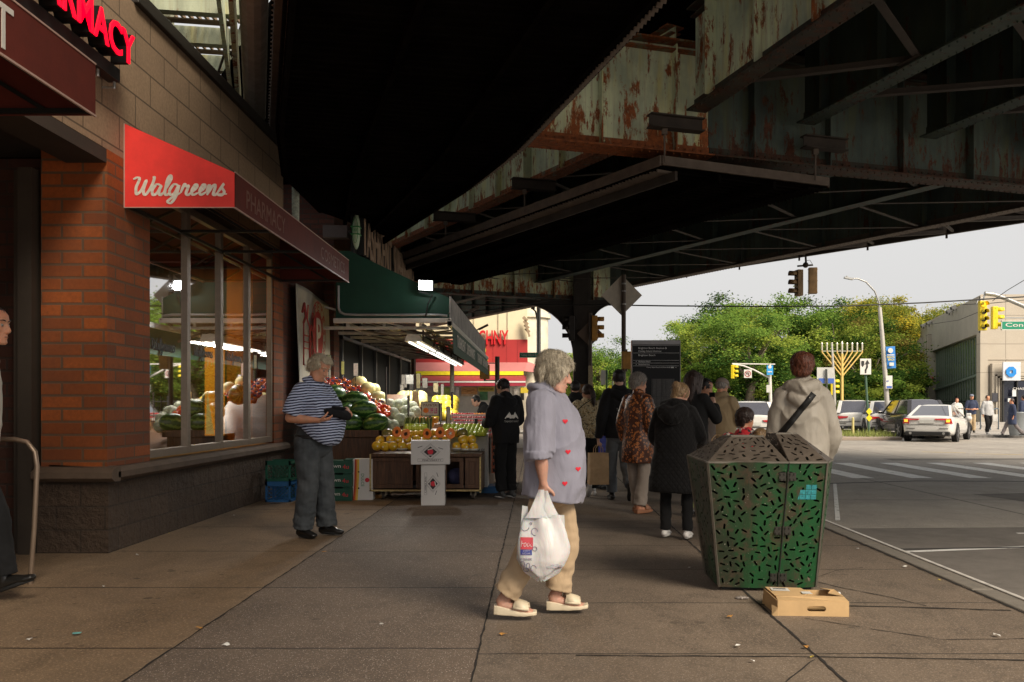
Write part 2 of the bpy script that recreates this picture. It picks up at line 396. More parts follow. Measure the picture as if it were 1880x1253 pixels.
SK_P = skin('skin_pale_pink', (.56,.33,.24)); SK_T = skin('skin_ruddy_tan', (.64,.33,.20)); SK_M = skin('skin_medium', (.42,.235,.15)); SK_L = skin('skin_light', (.58,.38,.28))
def cloth(name, c, var=.12, weave=500, rough=.85, fold=.35, c2=None, sheen=.1):
    if name in _mats: return _mats[name]
    t = NT(name); g = t.co()
    t.col(t.mix(t.ramp(t.noise(g, 5, 4), [(.3,0),(.7,1)]), mul(c, 1-var), c2 or mul(c, 1+var)))
    t.set(Roughness=rough, Sheen_Weight=sheen)
    b1 = t.bump(t.noise(t.map(g, (1,1,.45)), 9, 4, .5, .8), fold, .02); t.bump(t.noise(g, weave, 1), .15, .001, b1); return reg(name, t)
def hair_mat(name, c, c2):
    t = NT(name); g = t.co(); n = t.noise(t.map(g, (60,60,8)), 2, 4, .6, .5)
    t.col(t.mix(t.ramp(n, [(.35,0),(.65,1)]), c2, c)); t.set(Roughness=.5, Sheen_Weight=.1); t.bump(n, .5, .004); return reg(name, t)
# ------------------------------------------------------------ setting: ground, road, pavements
def sheet_obj(name, x0, x1, y0, y1, z, m, th=.0):
    b = MB()
    if th: b.box(x0, x1, y0, y1, z-th, z)
    else: b.quad((x0,y0,z), (x1,y0,z), (x1,y1,z), (x0,y1,z))
    return uniq(b.build(name, m), None, None, kind='structure')
GRASSY = mat('park_ground', (.10,.11,.05), .9, 0, .3, .3, .3)
sheet_obj('ground', -600, 600, -60, 1200, -.16, mat('far_ground', (.22,.21,.19), .9, 0, .2, .05))
sheet_obj('road', -90, 120, -12, 46, -.115, ROAD)
SWALK = [('pavement_by_shops', -14, -1.9, CON_WARM), ('pavement_middle', -1.9, -.3, AGG), ('pavement_by_kerb', -.3, 3.0, CON_GREY)]
for n_, a_, b_, m_ in SWALK: sheet_obj(n_, a_, b_, -8, 26, 0, m_, .14)
KERB = mat('granite_kerb', (.17,.15,.125), .7, 0, .25, 9, .4, 60, .004, fine=.4)
kb = MB()
for i in range(17): kb.box(3.0, 3.16, -8+i*2+.006, -6+i*2-.006, -.3, .006)
kb.box(-14, 3.16, 26.004, 26.16, -.3, .006)
uniq(kb.build('kerb', KERB, bev=.012), None, None, kind='structure')
kb = MB(); kb.box(3.161, 3.20, -8, 26, -.12, .012); uniq(kb.build('kerb_steel_edge', mat('worn_kerb_steel', (.66,.62,.57), .45, .3, .3, 6), bev=.004), None, None, kind='structure')
# cracks and joints worn along lengthwise slab edges
ck = MB()
def crack(pts, w=.012, z=.0035, wob=.008):
    P2 = []
    for i in range(len(pts)-1):
        a, b = Vector((*pts[i], z)), Vector((*pts[i+1], z)); n = max(2, int((b-a).length/.06))
        for j in range(n):
            p = a.lerp(b, j/n); d = (b-a).normalized(); s = Vector((-d.y, d.x, 0))
            P2.append((p + s*noise.noise(p*7)*wob, s*w*(.35+.65*random.random())/2))
    v = [q for p, s in P2 for q in (p+s, p-s)]
    ck.add(v, [(2*i, 2*i+1, 2*i+3, 2*i+2) for i in range(len(P2)-1)])
crack([(-1.9,-6),(-1.9,26)], .016); crack([(-.3,-6),(-.3,26)], .014); crack([(1.42,-6),(1.42,26)], .022)
crack([(2.99,-2),(2.98,12)], .03)
crack([(1.42,5.55),(2.2,5.5),(3.0,5.38)], .03); crack([(.2,4.42),(1.42,4.4),(2.99,4.3)], .02)
crack([(2.15,6.9),(2.0,6.3),(2.1,6.1),(2.35,5.75),(2.5,5.45)], .014); crack([(2.0,6.35),(2.3,6.7),(2.62,6.85)], .01)
crack([(1.9,4.95),(2.2,4.72),(2.9,4.75)], .012); crack([(1.6,5.2),(1.9,4.95)], .01)
crack([(-.3,9.4),(1.3,9.6),(3,9.5)], .014); crack([(.6,3.2),(1.42,4.4)], .012)
uniq(ck.build('pavement_cracks', mat('joint_dirt', (.016,.012,.009), .95)), None, None, kind='structure')
# road markings
MARK = NT('worn_road_paint'); _g = MARK.co(True)
_tb = MARK.n('ShaderNodeBsdfTransparent'); _ms = MARK.n('ShaderNodeMixShader')
MARK.l(MARK.ramp(MARK.noise(_g, 7, 7, .8), [(.33, 0), (.44, 1)]), _ms.inputs[0]); MARK.l(_tb.outputs[0], _ms.inputs[1]); MARK.l(MARK.b.outputs[0], _ms.inputs[2]); MARK.l(_ms.outputs[0], MARK.out.inputs[0])
MARK.col((.74,.73,.70)); MARKM = reg('worn_road_paint', MARK)
mk = MB()
for i in range(15):
    x = 4.9 + i*1.12
    mk.quad((x,16.6,-.111), (x+.42,16.6,-.111), (x+.42,21,-.111), (x,21,-.111))
mk.quad((5.2,9.4,-.111), (12,9.5,-.111), (12,9.56,-.111), (5.2,9.46,-.111))
mk.quad((3.6,10.5,-.111), (3.66,10.5,-.111), (5.3,15.4,-.111), (5.24,15.4,-.111))
mk.quad((3.5,8.2,-.111), (4.9,8.5,-.111), (4.9,8.6,-.111), (3.5,8.28,-.111))
uniq(mk.build('crosswalk_markings', MARKM, fix=False), None, None, kind='structure')
mk = MB()
for i, (x, y) in enumerate([(11.5,26),(12.6,25),(13.8,24.2),(15,23.2)]): mk.quad((x,y,-.111),(x+1.0,y-.6,-.111),(x+1.05,y-.5,-.111),(x+.05,y+.1,-.111))
_y = mat('worn_yellow_paint', (.55,.38,.12), .8, var=.4, scale=9); uniq(mk.build('yellow_markings', _y, fix=False), None, None, kind='structure')
mk = MB(); PATCH_SHADE = mat('asphalt_patch_and_shade', (.14,.125,.11), .85, 0, .3, 4, .4, 90, .003, fine=.3)
for q in [((3.3,-2),(13,-2),(12,10.2),(3.3,9.8)), ((7.5,10.2),(14,10.6),(13.5,14.8),(6.8,13.6)), ((9,22),(24,22.6),(24,23.4),(9,22.7))]: mk.add([(x,y,-.1125) for x,y in q], [(0,1,2,3)])  # first quad paints the viaduct's shade on the near road
uniq(mk.build('asphalt_patches_and_shade', PATCH_SHADE, fix=False), None, None, kind='structure')
mk = MB()
for pts in ([(3.2,8.35),(9,8.9),(16,9.4)], [(3.2,14.9),(7,16.0),(13,15.7),(20,16.2)], [(9,15.9),(13,12.6),(17,10.8)]):
    for i in range(len(pts)-1):
        a, b = pts[i], pts[i+1]; mk.beam((a[0],a[1],-.112), (b[0],b[1],-.112), .06, .004)
uniq(mk.build('road_tar_seams', mat('tar', (.02,.018,.016), .7)), None, None, kind='structure')
# far pavements and park floor
sheet_obj('far_pavement', 17.2, 120, 37.5, 46, 0, FARWALK, .16)
sheet_obj('opposite_pavement', -60, 4, 42, 80, 0, FARWALK, .16)
sheet_obj('park_path', 4.2, 120, 46.2, 60, -.02, FARWALK, .1)
sheet_obj('park_lawn', 4.2, 300, 60.2, 400, -.02, GRASSY)

# ------------------------------------------------------------ elevated railway
via = thing('elevated_railway', 'rusty dark green steel railway viaduct curving overhead across the street', 'viaduct', (2.13, 12.2, 0))
u1 = Vector((-.304,.953,0)); t1 = Vector((.953,.304,0)); u2 = Vector((-.5,.866,0)).normalized(); t2 = Vector((.866,.5,0)).normalized()
Q0 = Vector((2.13,12.2,0))
def girder(p0, p1, z0, z1, parent, web, fl, name='girder', fw=.3, stiff=1.2, t=.02, rivets=True):
    """plate girder with flanges, stiffeners and rivets"""
    p0 = Vector(p0); p1 = Vector(p1); d = p1-p0; L = d.length; d.normalize(); sd = Vector((d.y, -d.x, 0)); up = Vector((0,0,1))
    b = MB(); zm = (z0+z1)/2
    b.beam(p0+up*zm, p1+up*zm, t, z1-z0-.05, 0)
    for z in (z0+.02, z1-.02):
        b.beam(p0+up*z, p1+up*z, fw, .022, 1)
        b.beam(p0+up*(z+(.022 if z < zm else -.1)) + sd*0, p1+up*(z+(.022 if z < zm else -.1)), fw*.62, .02, 1)
    # angle legs on web
    for s in (-1, 1):
        b.beam(p0+sd*s*.022+up*(z0+.1), p1+sd*s*.022+up*(z0+.1), .02, .14, 1)
    n = int(L/stiff)
    for i in range(n+1):
        c = p0 + d*(L*(i+.5)/(n+1))
        for s in (-1, 1):
            b.beam(c+sd*s*.075+up*(z0+.05), c+sd*s*.075+up*(z1-.05), .13 if i % 3 else .2, .018, 0, up=d)
            b.beam(c+d*.055+sd*s*.02+up*(z0+.05), c+d*.055+sd*s*.02+up*(z1-.05), .02, .10, 0, up=d)
            if rivets:
                for k in range(int((z1-z0)/.11)): 
                    q = c + d*.065 + sd*s*.035 + up*(z0+.12+k*.11)
                    b.cyl(q-sd*s*.01, q+sd*s*.012, .016, .009, 6, 0)
    if rivets:
        for k in range(int(L/.12)):
            for s in (-1, 1):
                q = p0 + d*(k*.12+.05) + sd*s*.032 + up*(z0+.11); b.cyl(q, q+sd*s*.016, .015, .008, 5, 1, sm=True)
                q = p0 + d*(k*.12+.05) + sd*s*(fw*.36) + up*(z0+.006); b.cyl(q, q-up*.018, .015, .008, 5, 1, sm=True)
    return b.build(name, [web, fl], parent)
ZB, ZT = 5.3, 6.72
stA = []
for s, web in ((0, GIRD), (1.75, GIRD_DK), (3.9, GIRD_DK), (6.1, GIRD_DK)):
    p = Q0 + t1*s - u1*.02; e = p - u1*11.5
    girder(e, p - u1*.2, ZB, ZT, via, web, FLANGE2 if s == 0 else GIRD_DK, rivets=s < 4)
EA = Q0 + t1*9.9
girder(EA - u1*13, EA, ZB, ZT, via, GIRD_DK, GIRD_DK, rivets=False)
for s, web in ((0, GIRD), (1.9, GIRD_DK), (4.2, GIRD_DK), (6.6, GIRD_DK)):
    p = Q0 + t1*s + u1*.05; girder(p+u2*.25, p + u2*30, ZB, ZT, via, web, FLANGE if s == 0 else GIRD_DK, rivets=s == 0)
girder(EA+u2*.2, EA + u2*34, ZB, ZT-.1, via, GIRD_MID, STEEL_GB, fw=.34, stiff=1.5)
# cross girders
girder(Q0 - t1*3.0, Q0 + t1*.3, 4.73, 6.3, via, GIRD, FLANGE, 'cross_girder', fw=.42, stiff=1.35); girder(Q0 + t1*.31, Q0 + t1*14.5, 4.73, 6.3, via, GIRD_MID, FLANGE2, 'cross_girder', fw=.42, stiff=1.35)
C2 = Vector((1.6, 29.4, 0)); tc = Vector((.915,.404,0)).normalized()
girder(C2 - tc*9, C2 + tc*1.0, 4.78, 6.3, via, GIRD, GIRD_MID, 'cross_girder', fw=.42, stiff=1.6, rivets=False)
# bracing between stringers
b = MB()
for k in range(4):
    for s0, s1 in ((0,1.75),(1.75,3.9),(3.9,6.1),(6.1,9.9)):
        a = Q0 + t1*s0 - u1*(1.2+k*2.6); c = Q0 + t1*s1 - u1*(1.2+k*2.6+1.3); e = Q0 + t1*s0 - u1*(1.2+k*2.6+2.6)
        for p, q in ((a, c), (c, e)): b.beam(p+Vector((0,0,ZB+.06)), q+Vector((0,0,ZB+.06)), .09, .012); b.beam(p+Vector((0,0,ZB+.1)), q+Vector((0,0,ZB+.1)), .012, .08)
        b.cbox(c+Vector((0,0,ZB+.05)), (.4,.34,.014), math.atan2(t1.y, t1.x))
for k in range(9):
    for s0, s1 in ((0,1.9),(1.9,4.2),(4.2,6.6),(6.6,9.9)):
        a = Q0 + t1*s0 + u2*(1+k*3); c = Q0 + t1*s1 + u2*(1+k*3+1.5); e = Q0 + t1*s0 + u2*(1+k*3+3)
        for p, q in ((a, c), (c, e)): b.beam(p+Vector((0,0,ZB+.06)), q+Vector((0,0,ZB+.06)), .09, .012)
b.build('bracing', STEEL_BR, via)
# outer walkway on outriggers, past the last girder
b = MB(); off = 2.35
OA = EA + t1*4.9; po = lambda d: EA + u2*d + t2*(4.92-.149*min(d,22)-.02*max(0,d-22))
for k in range(-5, 15):
    if k < 0: a = EA + u1*(k*2.3+1.1); c = a + t1*4.9
    else: a = EA + u2*(k*2.3+.6); c = po(k*2.3+.6)
    b.beam(a+Vector((0,0,5.45)), c+Vector((0,0,5.98)), .1, .1)
    b.beam(a+Vector((0,0,6.05)), c+Vector((0,0,6.05)), .12, .1)
    d = (u1 if k < 0 else u2)*2.3
    b.beam(a+Vector((0,0,5.6)), c+d+Vector((0,0,6.0)), .06, .06)
    b.cyl(c+Vector((0,0,5.96)), c+Vector((0,0,5.8)), .03, .03, 6)
b.build('outrigger', STEEL_BR, via)
b = MB()
b.beam(OA - u1*12+Vector((0,0,6.05)), OA+Vector((0,0,6.05)), .12, .3); [b.beam(p_+Vector((0,0,6.05)), q_+Vector((0,0,6.05)), .12, .3) for p_, q_ in ((OA, po(0)), (po(0), po(22)), (po(22), po(34)))]
b.build('walkway_edge', STEEL_BR, via)
def slab(pts, z0, z1, m, name):
    b = MB(); b.prism([(p.x, p.y) for p in pts], z0, z1, 'z'); return b.build(name, m, via)
LA = Vector((.17,0,0)); LAe = lambda Y: Vector((.17-.319*Y, Y, 0))
slab([LAe(-9), Vector((3.2,-9,0)), Vector((4.5,2.5,0)), OA-u1*12.5, OA, po(0), po(22), po(34), LAe(12.2)+u2*32+Vector((-1,0,0)), LAe(12.2)], 6.74, 6.95, SHADE_BLACK, 'deck')  # unseen rear outline slanted to darken the left and let light in right
# track ties under deck
b = MB()
for k in range(14):
    p = Q0 - u1*(.6+k*.75); b.beam(p - t1*2.2+Vector((0,0,6.73)), p + t1*12+Vector((0,0,6.73)), .22, .06)
for k in range(36):
    p = Q0 + u2*(.6+k*.8); b.beam(p - t2*2.2+Vector((0,0,6.725)), p + t2*11+Vector((0,0,6.725)), .22, .06)
b.build('ties', SHADE_BLACK, via)
# low dark soffit on the left with its edge angle
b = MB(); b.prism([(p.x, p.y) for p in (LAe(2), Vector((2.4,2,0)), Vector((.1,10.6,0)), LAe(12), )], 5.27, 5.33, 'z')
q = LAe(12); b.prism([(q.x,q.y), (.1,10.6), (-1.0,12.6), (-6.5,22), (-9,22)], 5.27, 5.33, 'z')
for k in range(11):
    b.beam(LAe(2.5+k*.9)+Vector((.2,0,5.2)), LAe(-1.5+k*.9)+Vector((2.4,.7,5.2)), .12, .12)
b.build('soffit', SHADE_BLACK, via)
b = MB(); b.beam(LAe(2)+Vector((0,0,5.26)), LAe(13)+Vector((0,0,5.26)), .03, .16); b.beam(LAe(2)+Vector((.06,0,5.18)), LAe(13)+Vector((.06,0,5.18)), .12, .012)
for k in range(100):
    q = LAe(2+k*.11)+Vector((-.02,0,5.27)); b.cyl(q, q-Vector((.018,0,0)), .014, .008, 5)
b.build('edge_angle', STEEL_GB, via)
# corrugated duct
b = MB(); pts = []; rr = []
for i in range(560):
    y = 2 + i*.0195; pts.append(LAe(y)+Vector((-.22,0,5.5))); rr.append(.15 if i % 2 else .128)
b.tube(pts, rr, 12, sm=False)
b.build('corrugated_duct', mat('duct_grey', (.30,.27,.24), .45, .3, .2), via)
b = MB(); b.beam(LAe(2)+Vector((-.45,0,5.6)), LAe(13)+Vector((-.45,0,5.6)), .05, .5, 0); b.build('fascia_plate', GIRD, via)
# hung protective canopies with corrugated edges
def canopy(pts_r, pts_l, z, name, dark=False):
    b = MB()
    n = len(pts_r)
    for i in range(n-1):
        a, c, e, f = [Vector((*p, z)) for p in (pts_r[i], pts_r[i+1], pts_l[i+1], pts_l[i])]
        b.add([a,c,e,f, a+Vector((0,0,.03)),c+Vector((0,0,.03)),e+Vector((0,0,.03)),f+Vector((0,0,.03))], [(0,1,2,3),(7,6,5,4),(0,4,5,1),(2,6,7,3)], 0)
        for (p, q, sgn) in ((a, c, 1), (f, e, -1)):
            d = (q-p); L = d.length; d.normalize(); sd = Vector((d.y,-d.x,0))*sgn
            b.beam(p+sd*.02+Vector((0,0,.075)), q+sd*.02+Vector((0,0,.075)), .03, .13, 0 if dark else 1)
            lt = .05 if dark else .3
            for k in range(int(L/.075)):     # corrugation ends
                m_ = p + d*(k*.075+.02) - sd*.01 + Vector((0,0,-.012))
                b.add([m_-d*.018, m_+d*.018, m_+d*.004+Vector((0,0,-.035)), m_-sd*lt-d*.018, m_-sd*lt+d*.018, m_-sd*lt+d*.004+Vector((0,0,-.035))], [(0,1,2),(0,2,5,3),(1,4,5,2),(0,3,4,1),(3,5,4)], 1 if sgn == 1 else 0)
        for s in (.33, .66):   # purlins
            b.beam(a.lerp(f, s)+Vector((0,0,-.06)), c.lerp(e, s)+Vector((0,0,-.06)), .05, .1, 0)
        b.beam(a.lerp(f, .08)+Vector((0,0,-.1)), c.lerp(e, .08)+Vector((0,0,-.1)), .04, .12, 2)
        L = (c-a).length
        for k in range(int(L/.16)):
            s = (k+.5)*.16/L; b.beam(a.lerp(c, s)+Vector((0,0,-.012)), f.lerp(e, s)+Vector((0,0,-.012)), .03, .02, 0)
    return b.build(name, [SHADE_BLACK, STEEL_GB, SHADE_BLACK if dark else STEEL_BR], via)
canopy([(2.4,2),(-.17,10.65),(-.8,12.2),(-2.75,16.2)], [(-.4,2),(-2.93,9.9),(-3.45,11.9),(-3.5,14)], 4.4, 'hung_canopy', dark=True)
cA, cB, cC = Vector((1.64,11.4,0)), Vector((4.18,12.5,0)), Vector((-2.8,18.6,0))
dl = (cC-cA).normalized()
canopy([(cC+dl*3).to_2d()[:], cA.to_2d()[:]][::1], [(cC+dl*3+Vector((2.45,1.2,0))).to_2d()[:], cB.to_2d()[:]], 4.4, 'hung_canopy')
b = MB(); b.beam(cA+Vector((0,0,4.475)), cB+Vector((0,0,4.475)), .03, .13); b.beam(cA+Vector((0,-.02,4.42)), cB+Vector((0,-.02,4.42)), .06, .02)
b.build('canopy_end_channel', STEEL_GB, via)
for i, (px, Y, w) in enumerate(((1220,11.4,.55),(963,14.6,.55),(818,17.1,.6),(1497,12.3,.5))):
    x = PX(px, Y); b = MB(); c = Vector((x, Y, 5.0))
    r = t1*w
    for z in (4.9, 5.06): b.beam(c - r*.4+Vector((0,0,z-5)), c + r*1.0+Vector((0,0,z-5)), .16, .016)
    b.beam(c - r*.4+Vector((0,0,-.02)), c + r+Vector((0,0,-.02)), .014, .15)
    b.build('hanger_beam', STEEL_BR, via)
    b = MB(); b.cyl((x,Y,4.88), (x,Y,4.45), .013, n=6); b.cbox((x,Y,4.85), (.07,.07,.07)); b.build('hanger_rod', STEEL_GB, via)
# open platform over the shop roof, slatted, sky between the boards
b = MB()
for k in range(9):
    Y = 12.2+k*1.15; b.beam((-11,Y-.5,7.1), (-4.3,Y+.6,7.1), .16, .26, 0)
    b.beam((-11,Y-.25,6.98), (-4.5,Y+.85,6.98), .16, .02, 1)
    for j in range(46):
        x = -9.5+j*.115; y0 = Y+(x+11)/6.7*1.1-.5
        b.cbox((x, y0+.72, 7.3), (.035,.5,.05), 0, 1)
for x in (-9.3,-6.6): b.beam((x,11,6.8), (x-3,24,6.8), .14, .3, 0)
b.build('open_platform', [girder_mat('pale_platform_paint', (.30,.32,.22), (.20,.09,.03), .2), mat('tan_tie_wood', (.24,.17,.11), .8)], via)
b = MB(); b.beam((-4.2,11.5,6.9), (-8,24,6.9), .06, .5, 0); b.build('platform_fascia', GIRD, via)
b = MB(); b.cbox((PX(303,13),13,PZ(28,13)), (.2,.3,.5), .2); b.build('junction_box', mat('box_cream',(.42,.42,.30),.6), via)
b = MB()
for dx, z in ((0,0),(.12,.03),(.2,0)): b.tube([(PX(395,15)+dx,15,PZ(150,15)),(PX(425,14)+dx,14,PZ(60,14)),(PX(452,12.5)+dx,12.5,PZ(-30,12.5))], .022, 6)
b.tube([(PX(455,12)+.02*math.sin(i),12.+i*.3,PZ(-20+i*22,12.+i*.3)) for i in range(9)], .008, 5)
b.build('cable', STEEL_BR, via)
# column with curved brackets
b = MB()
cx, cy = 1.52, 29.2
for dx in (-.27, .27): b.box(cx+dx-.02, cx+dx+.02, cy-.28, cy+.28, -.12, 6.2)
b.box(cx-.25, cx+.25, cy-.02, cy+.02, -.12, 6.2); b.box(cx-.27,cx+.27,cy-.29,cy-.265,3.8,6.2)
for k in range(44):
    for dx in (-.2,.2): b.cyl((cx+dx,cy-.29,3.9+k*.05),(cx+dx,cy-.305,3.9+k*.05),.014,.01,5) if k<44 else None
b.build('column', COLSTEEL, via)
for s, Rr in ((-1, 1.75), (1, .85)):
    pts = [(cx+s*.29, 4.8)]
    pts += [(cx+s*(.29+Rr+.12), 4.8), (cx+s*(.29+Rr+.12), 4.68), (cx+s*(.29+Rr), 4.68)]
    for i in range(11):
        a = math.pi/2*i/10; pts.append((cx+s*(.29+Rr-Rr*math.sin(a)), 4.68-Rr*(1-math.cos(a))))
    b = MB(); b.prism(pts, cy-.03, cy+.03, 'y')
    arc = [(p[0], cy, p[1]) for p in pts[3:]]
    for i in range(len(arc)-1): b.beam(arc[i], arc[i+1], .26, .02, up=(0,0,1) if i < 5 else (1,0,0))
    b.build('curved_bracket', COLSTEEL, via)
b = MB(); b.box(cx-.36,cx+.36,cy-.36,cy+.36,1.7,1.98); b.build('column_band', mat('orange_brown_band', (.20,.09,.03), .7), via)

# ------------------------------------------------------------ pharmacy building on the left
FX = -3.7
ph = thing('pharmacy_building', 'single storey brick pharmacy with tan block parapet and large corner windows', 'building', (FX, 7.5, 0))
b = MB(); b.box(FX-.35, FX, 7.51, 12.73, 3.48, 4.97, 0); b.box(FX-.35, FX, -6, 7.508, 3.48, 5.6, 0)
b.build('parapet', BLOCK_TAN, ph)
b = MB(); b.box(FX-.4, FX+.05, 8.0, 12.8, 4.97, 5.1, 0); b.box(FX-.4, FX+.05, -6, 7.51, 5.6, 5.72, 0); b.build('coping', DKFRAME, ph, bev=.01)
b = MB(); b.box(-4.27, FX, 7.51, 8.34, .74, 3.48, 0); b.build('brick_pier', BRICK_OR, ph); b = MB(); b.box(FX-.3, FX, 12.28, 12.73, .74, 3.48); b.build('brick_pier', BRICK_OR, ph)
b = MB(); b.box(-4.29, FX+.02, 7.49, 12.75, -.1, .62, 0); b.build('base_course', BLOCK_ROUGH, ph)
b = MB(); b.prism([(FX-.5,.62),(FX+.05,.62),(FX+.10,.65),(FX+.10,.70),(FX+.05,.735),(FX-.5,.76)], 7.51, 12.76, 'y')
b.prism([(7.55,.62),(7.44,.62),(7.39,.65),(7.39,.70),(7.44,.735),(7.55,.75)], -4.29, FX+.1, 'x')
b.build('sill_band', mat('sill_stone', (.10,.066,.043), .8, 0, .25, 5, .4, 40, .004), ph)
# windows: four bays
ys = [8.34, 9.33, 10.31, 11.30, 12.28]
for i in range(4):
    b = MB(); y0, y1 = ys[i], ys[i+1]; x0, x1 = FX-.09, FX-.02
    b.box(x0, x1, y0, y0+.045, .76, 3.4); b.box(x0, x1, y1-.045, y1, .76, 3.4); b.box(x0, x1, y0+.045, y1-.045, .76, .84); b.box(x0, x1, y0+.045, y1-.045, 3.32, 3.4)
    w = b.build('window_frame', ALU, ph, bev=.004)
    b = MB(); b.quad((FX-.055,y0+.04,.83),(FX-.055,y1-.04,.83),(FX-.055,y1-.04,3.33),(FX-.055,y0+.04,3.33)); b.build('pane', GLASS, w, fix=False)
b = MB(); b.box(FX-.3, FX-.01, 8.34, 12.28, 3.4, 3.48); b.build('window_head', DKFRAME, ph)
# vestibule and interior
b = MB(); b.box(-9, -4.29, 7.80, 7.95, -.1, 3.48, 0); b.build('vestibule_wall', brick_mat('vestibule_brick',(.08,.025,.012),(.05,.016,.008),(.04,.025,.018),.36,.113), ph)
b = MB(); b.box(-9, FX-.35, -6, 7.8, 3.49, 3.56); b.box(FX-.35,FX,-6,7.5,3.36,3.475,0); b.build('vestibule_soffit', mat('soffit_brown', (.035,.024,.017), .9), ph)
b = MB(); b.box(-7.2, -7.1, -6, 7.8, -.1, 3.48); b.build('vestibule_back', BLACK, ph)
b = MB(); b.box(-4.42, -4.30, 7.42, 7.56, 0, 3.3); b.box(-4.5,-4.44,7.5,7.56,0,3.3); b.build('door_jamb', mat('jamb_bronze', (.05,.038,.028), .6, .3), ph)
WALLIN = mat('shop_interior_wall', (.30,.26,.20), .8)
b = MB(); b.box(-9, -8.9, 7.95, 20, 0, 3.4); b.box(-4.62, -3.95, 13.0, 13.1, 0, 3.4, 1); b.box(-9, -4.62, 13.0, 13.1, 0, 3.4, 0); b.box(-7.2,-7.0,9.5,9.9,0,2.2,0); b.box(-9, FX-.3, 7.96, 13, -.02, .02, 2); b.box(-9, FX-.3, 7.96, 13, 3.42, 3.47, 0)
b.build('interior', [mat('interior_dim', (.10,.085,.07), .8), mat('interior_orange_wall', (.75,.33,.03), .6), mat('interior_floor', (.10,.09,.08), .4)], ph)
b = MB(); b.box(-9, -8.8, -6, 26, 3.4, 4.9); b.box(-9, FX-.35, -6, 12.7, 4.5, 4.6); b.build('roof', SHADE_BLACK, ph)
ol = bpy.data.lights.new('shop_light', 'AREA'); oo = bpy.data.objects.new('ceiling_shop_light', ol); COL.objects.link(oo)
ol.energy = 34; ol.color = (1,.55,.16); ol.shape = 'RECTANGLE'; ol.size = 1.2; ol.size_y = .6; oo.location = (-4.9,11.9,3.35)
# backlit display inside the window
disp = thing('lit_display_panel', 'glowing orange vertical panel standing inside the pharmacy window', 'display panel', (-4.6,12.47,0))
LITO = mat('lit_orange_panel', (.8,.35,.02), .4, emis=(1,.36,.02), es=.75, bump=0)
b = MB(); b.box(-4.74,-4.47,12.45,12.5,.84,2.1); b.build('panel', LITO, disp)
b = MB(); put_text(b, 'nel', (-4.6,12.44,1.9), .2, .13); b.prism([(-4.72,.86),(-4.6,.86),(-4.7,1.5)], 12.435,12.445,'y'); b.build('lettering', mat('lit_yellow', (.9,.7,.2), .5, emis=(1,.7,.2), es=.5, bump=0), disp)
b = MB(); b.box(-4.76,-4.45,12.4,12.55,.02,.84); b.build('stand', BLACK, disp)
shelf = thing('display_shelf', 'low shelving unit with white cards behind the pharmacy glass', 'shelf', (-4.6,9.6,0))
b = MB(); b.box(-4.95,-4.55,8.6,10.9,.02,.95); b.build('body', mat('shelf_tan',(.22,.19,.15),.7), shelf)
for y, z in ((8.9,1.05),(9.7,1.2),(10.3,1.0)): b = MB(); b.cbox((-4.6,y,z),(.02,.3,.42)); b.build('card', mat('card_grey',(.5,.48,.44),.7), shelf)
b = MB(); put_text(b, 'office supplies', (-4.54,9.75,.84), .95, .10, (0,1,0)); b.build('lettering', mat('maroon_letter',(.3,.02,.03),.6), shelf)
# red awnings
RODK = mat('black_awning_tube', (.02,.018,.016), .5, .5)
def awning(y0, y1, label, words, side_text=False):
    a = thing('shop_awning', label, 'awning', (FX, (y0+y1)/2, 3.05), 0, 'red awnings along the pharmacy front')
    zt, zb, zv, xo = 3.80, 3.05, 3.36, -2.71
    b = MB(); b.add([(FX,y0+.012,zt),(xo,y0+.012,zv),(xo,y1,zv),(FX,y1,zt)], [(0,1,2,3)]); b.build('top_canvas', RED_DK, a, solid=.006)
    b = MB(); b.add([(xo,y0+.012,zb),(xo,y0+.012,zv),(xo,y1,zv),(xo,y1,zb)], [(0,1,2,3)]); b.build('valance', RED_DK, a, solid=.006)
    for y, n in ((y0, 'side_canvas'), (y1, 'side_canvas')):
        b = MB(); b.prism([(FX,zb),(xo,zb),(xo,zv),(FX,zt)], y-.004, y+.004, 'y'); b.build(n, RED_AWN if y == y0 and side_text else RED_DK, a)
    b = MB()
    for y in [y0+.02, y1-.02] + [y0+(y1-y0)*k/4 for k in (1,2,3)]:
        b.beam((FX,y,zb+.02),(xo-.03,y,zb+.02),.03,.03); b.beam((FX,y,zt-.05),(xo-.03,y,zv-.05),.03,.03); b.beam((FX,y,zt-.3),(xo-.3,y,zb+.03),.025,.025)
    b.beam((xo-.02,y0,zb+.02),(xo-.02,y1,zb+.02),.03,.03); b.beam((FX+.02,y0,zb+.02),(FX+.02,y1,zb+.02),.03,.03); b.beam((xo-.02,y0,zv-.02),(xo-.02,y1,zv-.02),.03,.03)
    b.build('frame', RODK, a)
    for w, yc, wd, hh in words:
        b = MB(); put_text(b, w, (xo+.006, yc, (zb+zv)/2-.01), wd, hh, (0,1,0), th=.004); b.build('lettering', LETTER_DIM if wd < 2.5 and w != 'T' else LETTER_W, a)
    b = MB(); b.beam((xo+.003,y0,zb-.004),(xo+.003,y1,zb-.004),.012,.012); b.beam((xo+.003,y0,zv+.005),(xo+.003,y1,zv+.005),.01,.01)
    if side_text: b.beam((FX,y0-.006,zb-.004),(xo,y0-.006,zb-.004),.008,.008); b.beam((FX+.004,y0-.006,zb),(FX+.004,y0-.006,zt),.008,.008)
    b.build('trim', mat('awning_trim_light', (.5,.34,.28), .5), a)
    return a
aw = awning(7.82, 12.57, 'bright red side panel awning with white script lettering over the corner windows', [('PHARMACY', 8.75, 1.25, .17), ('COSMETICS', 11.6, 1.35, .15)], True)
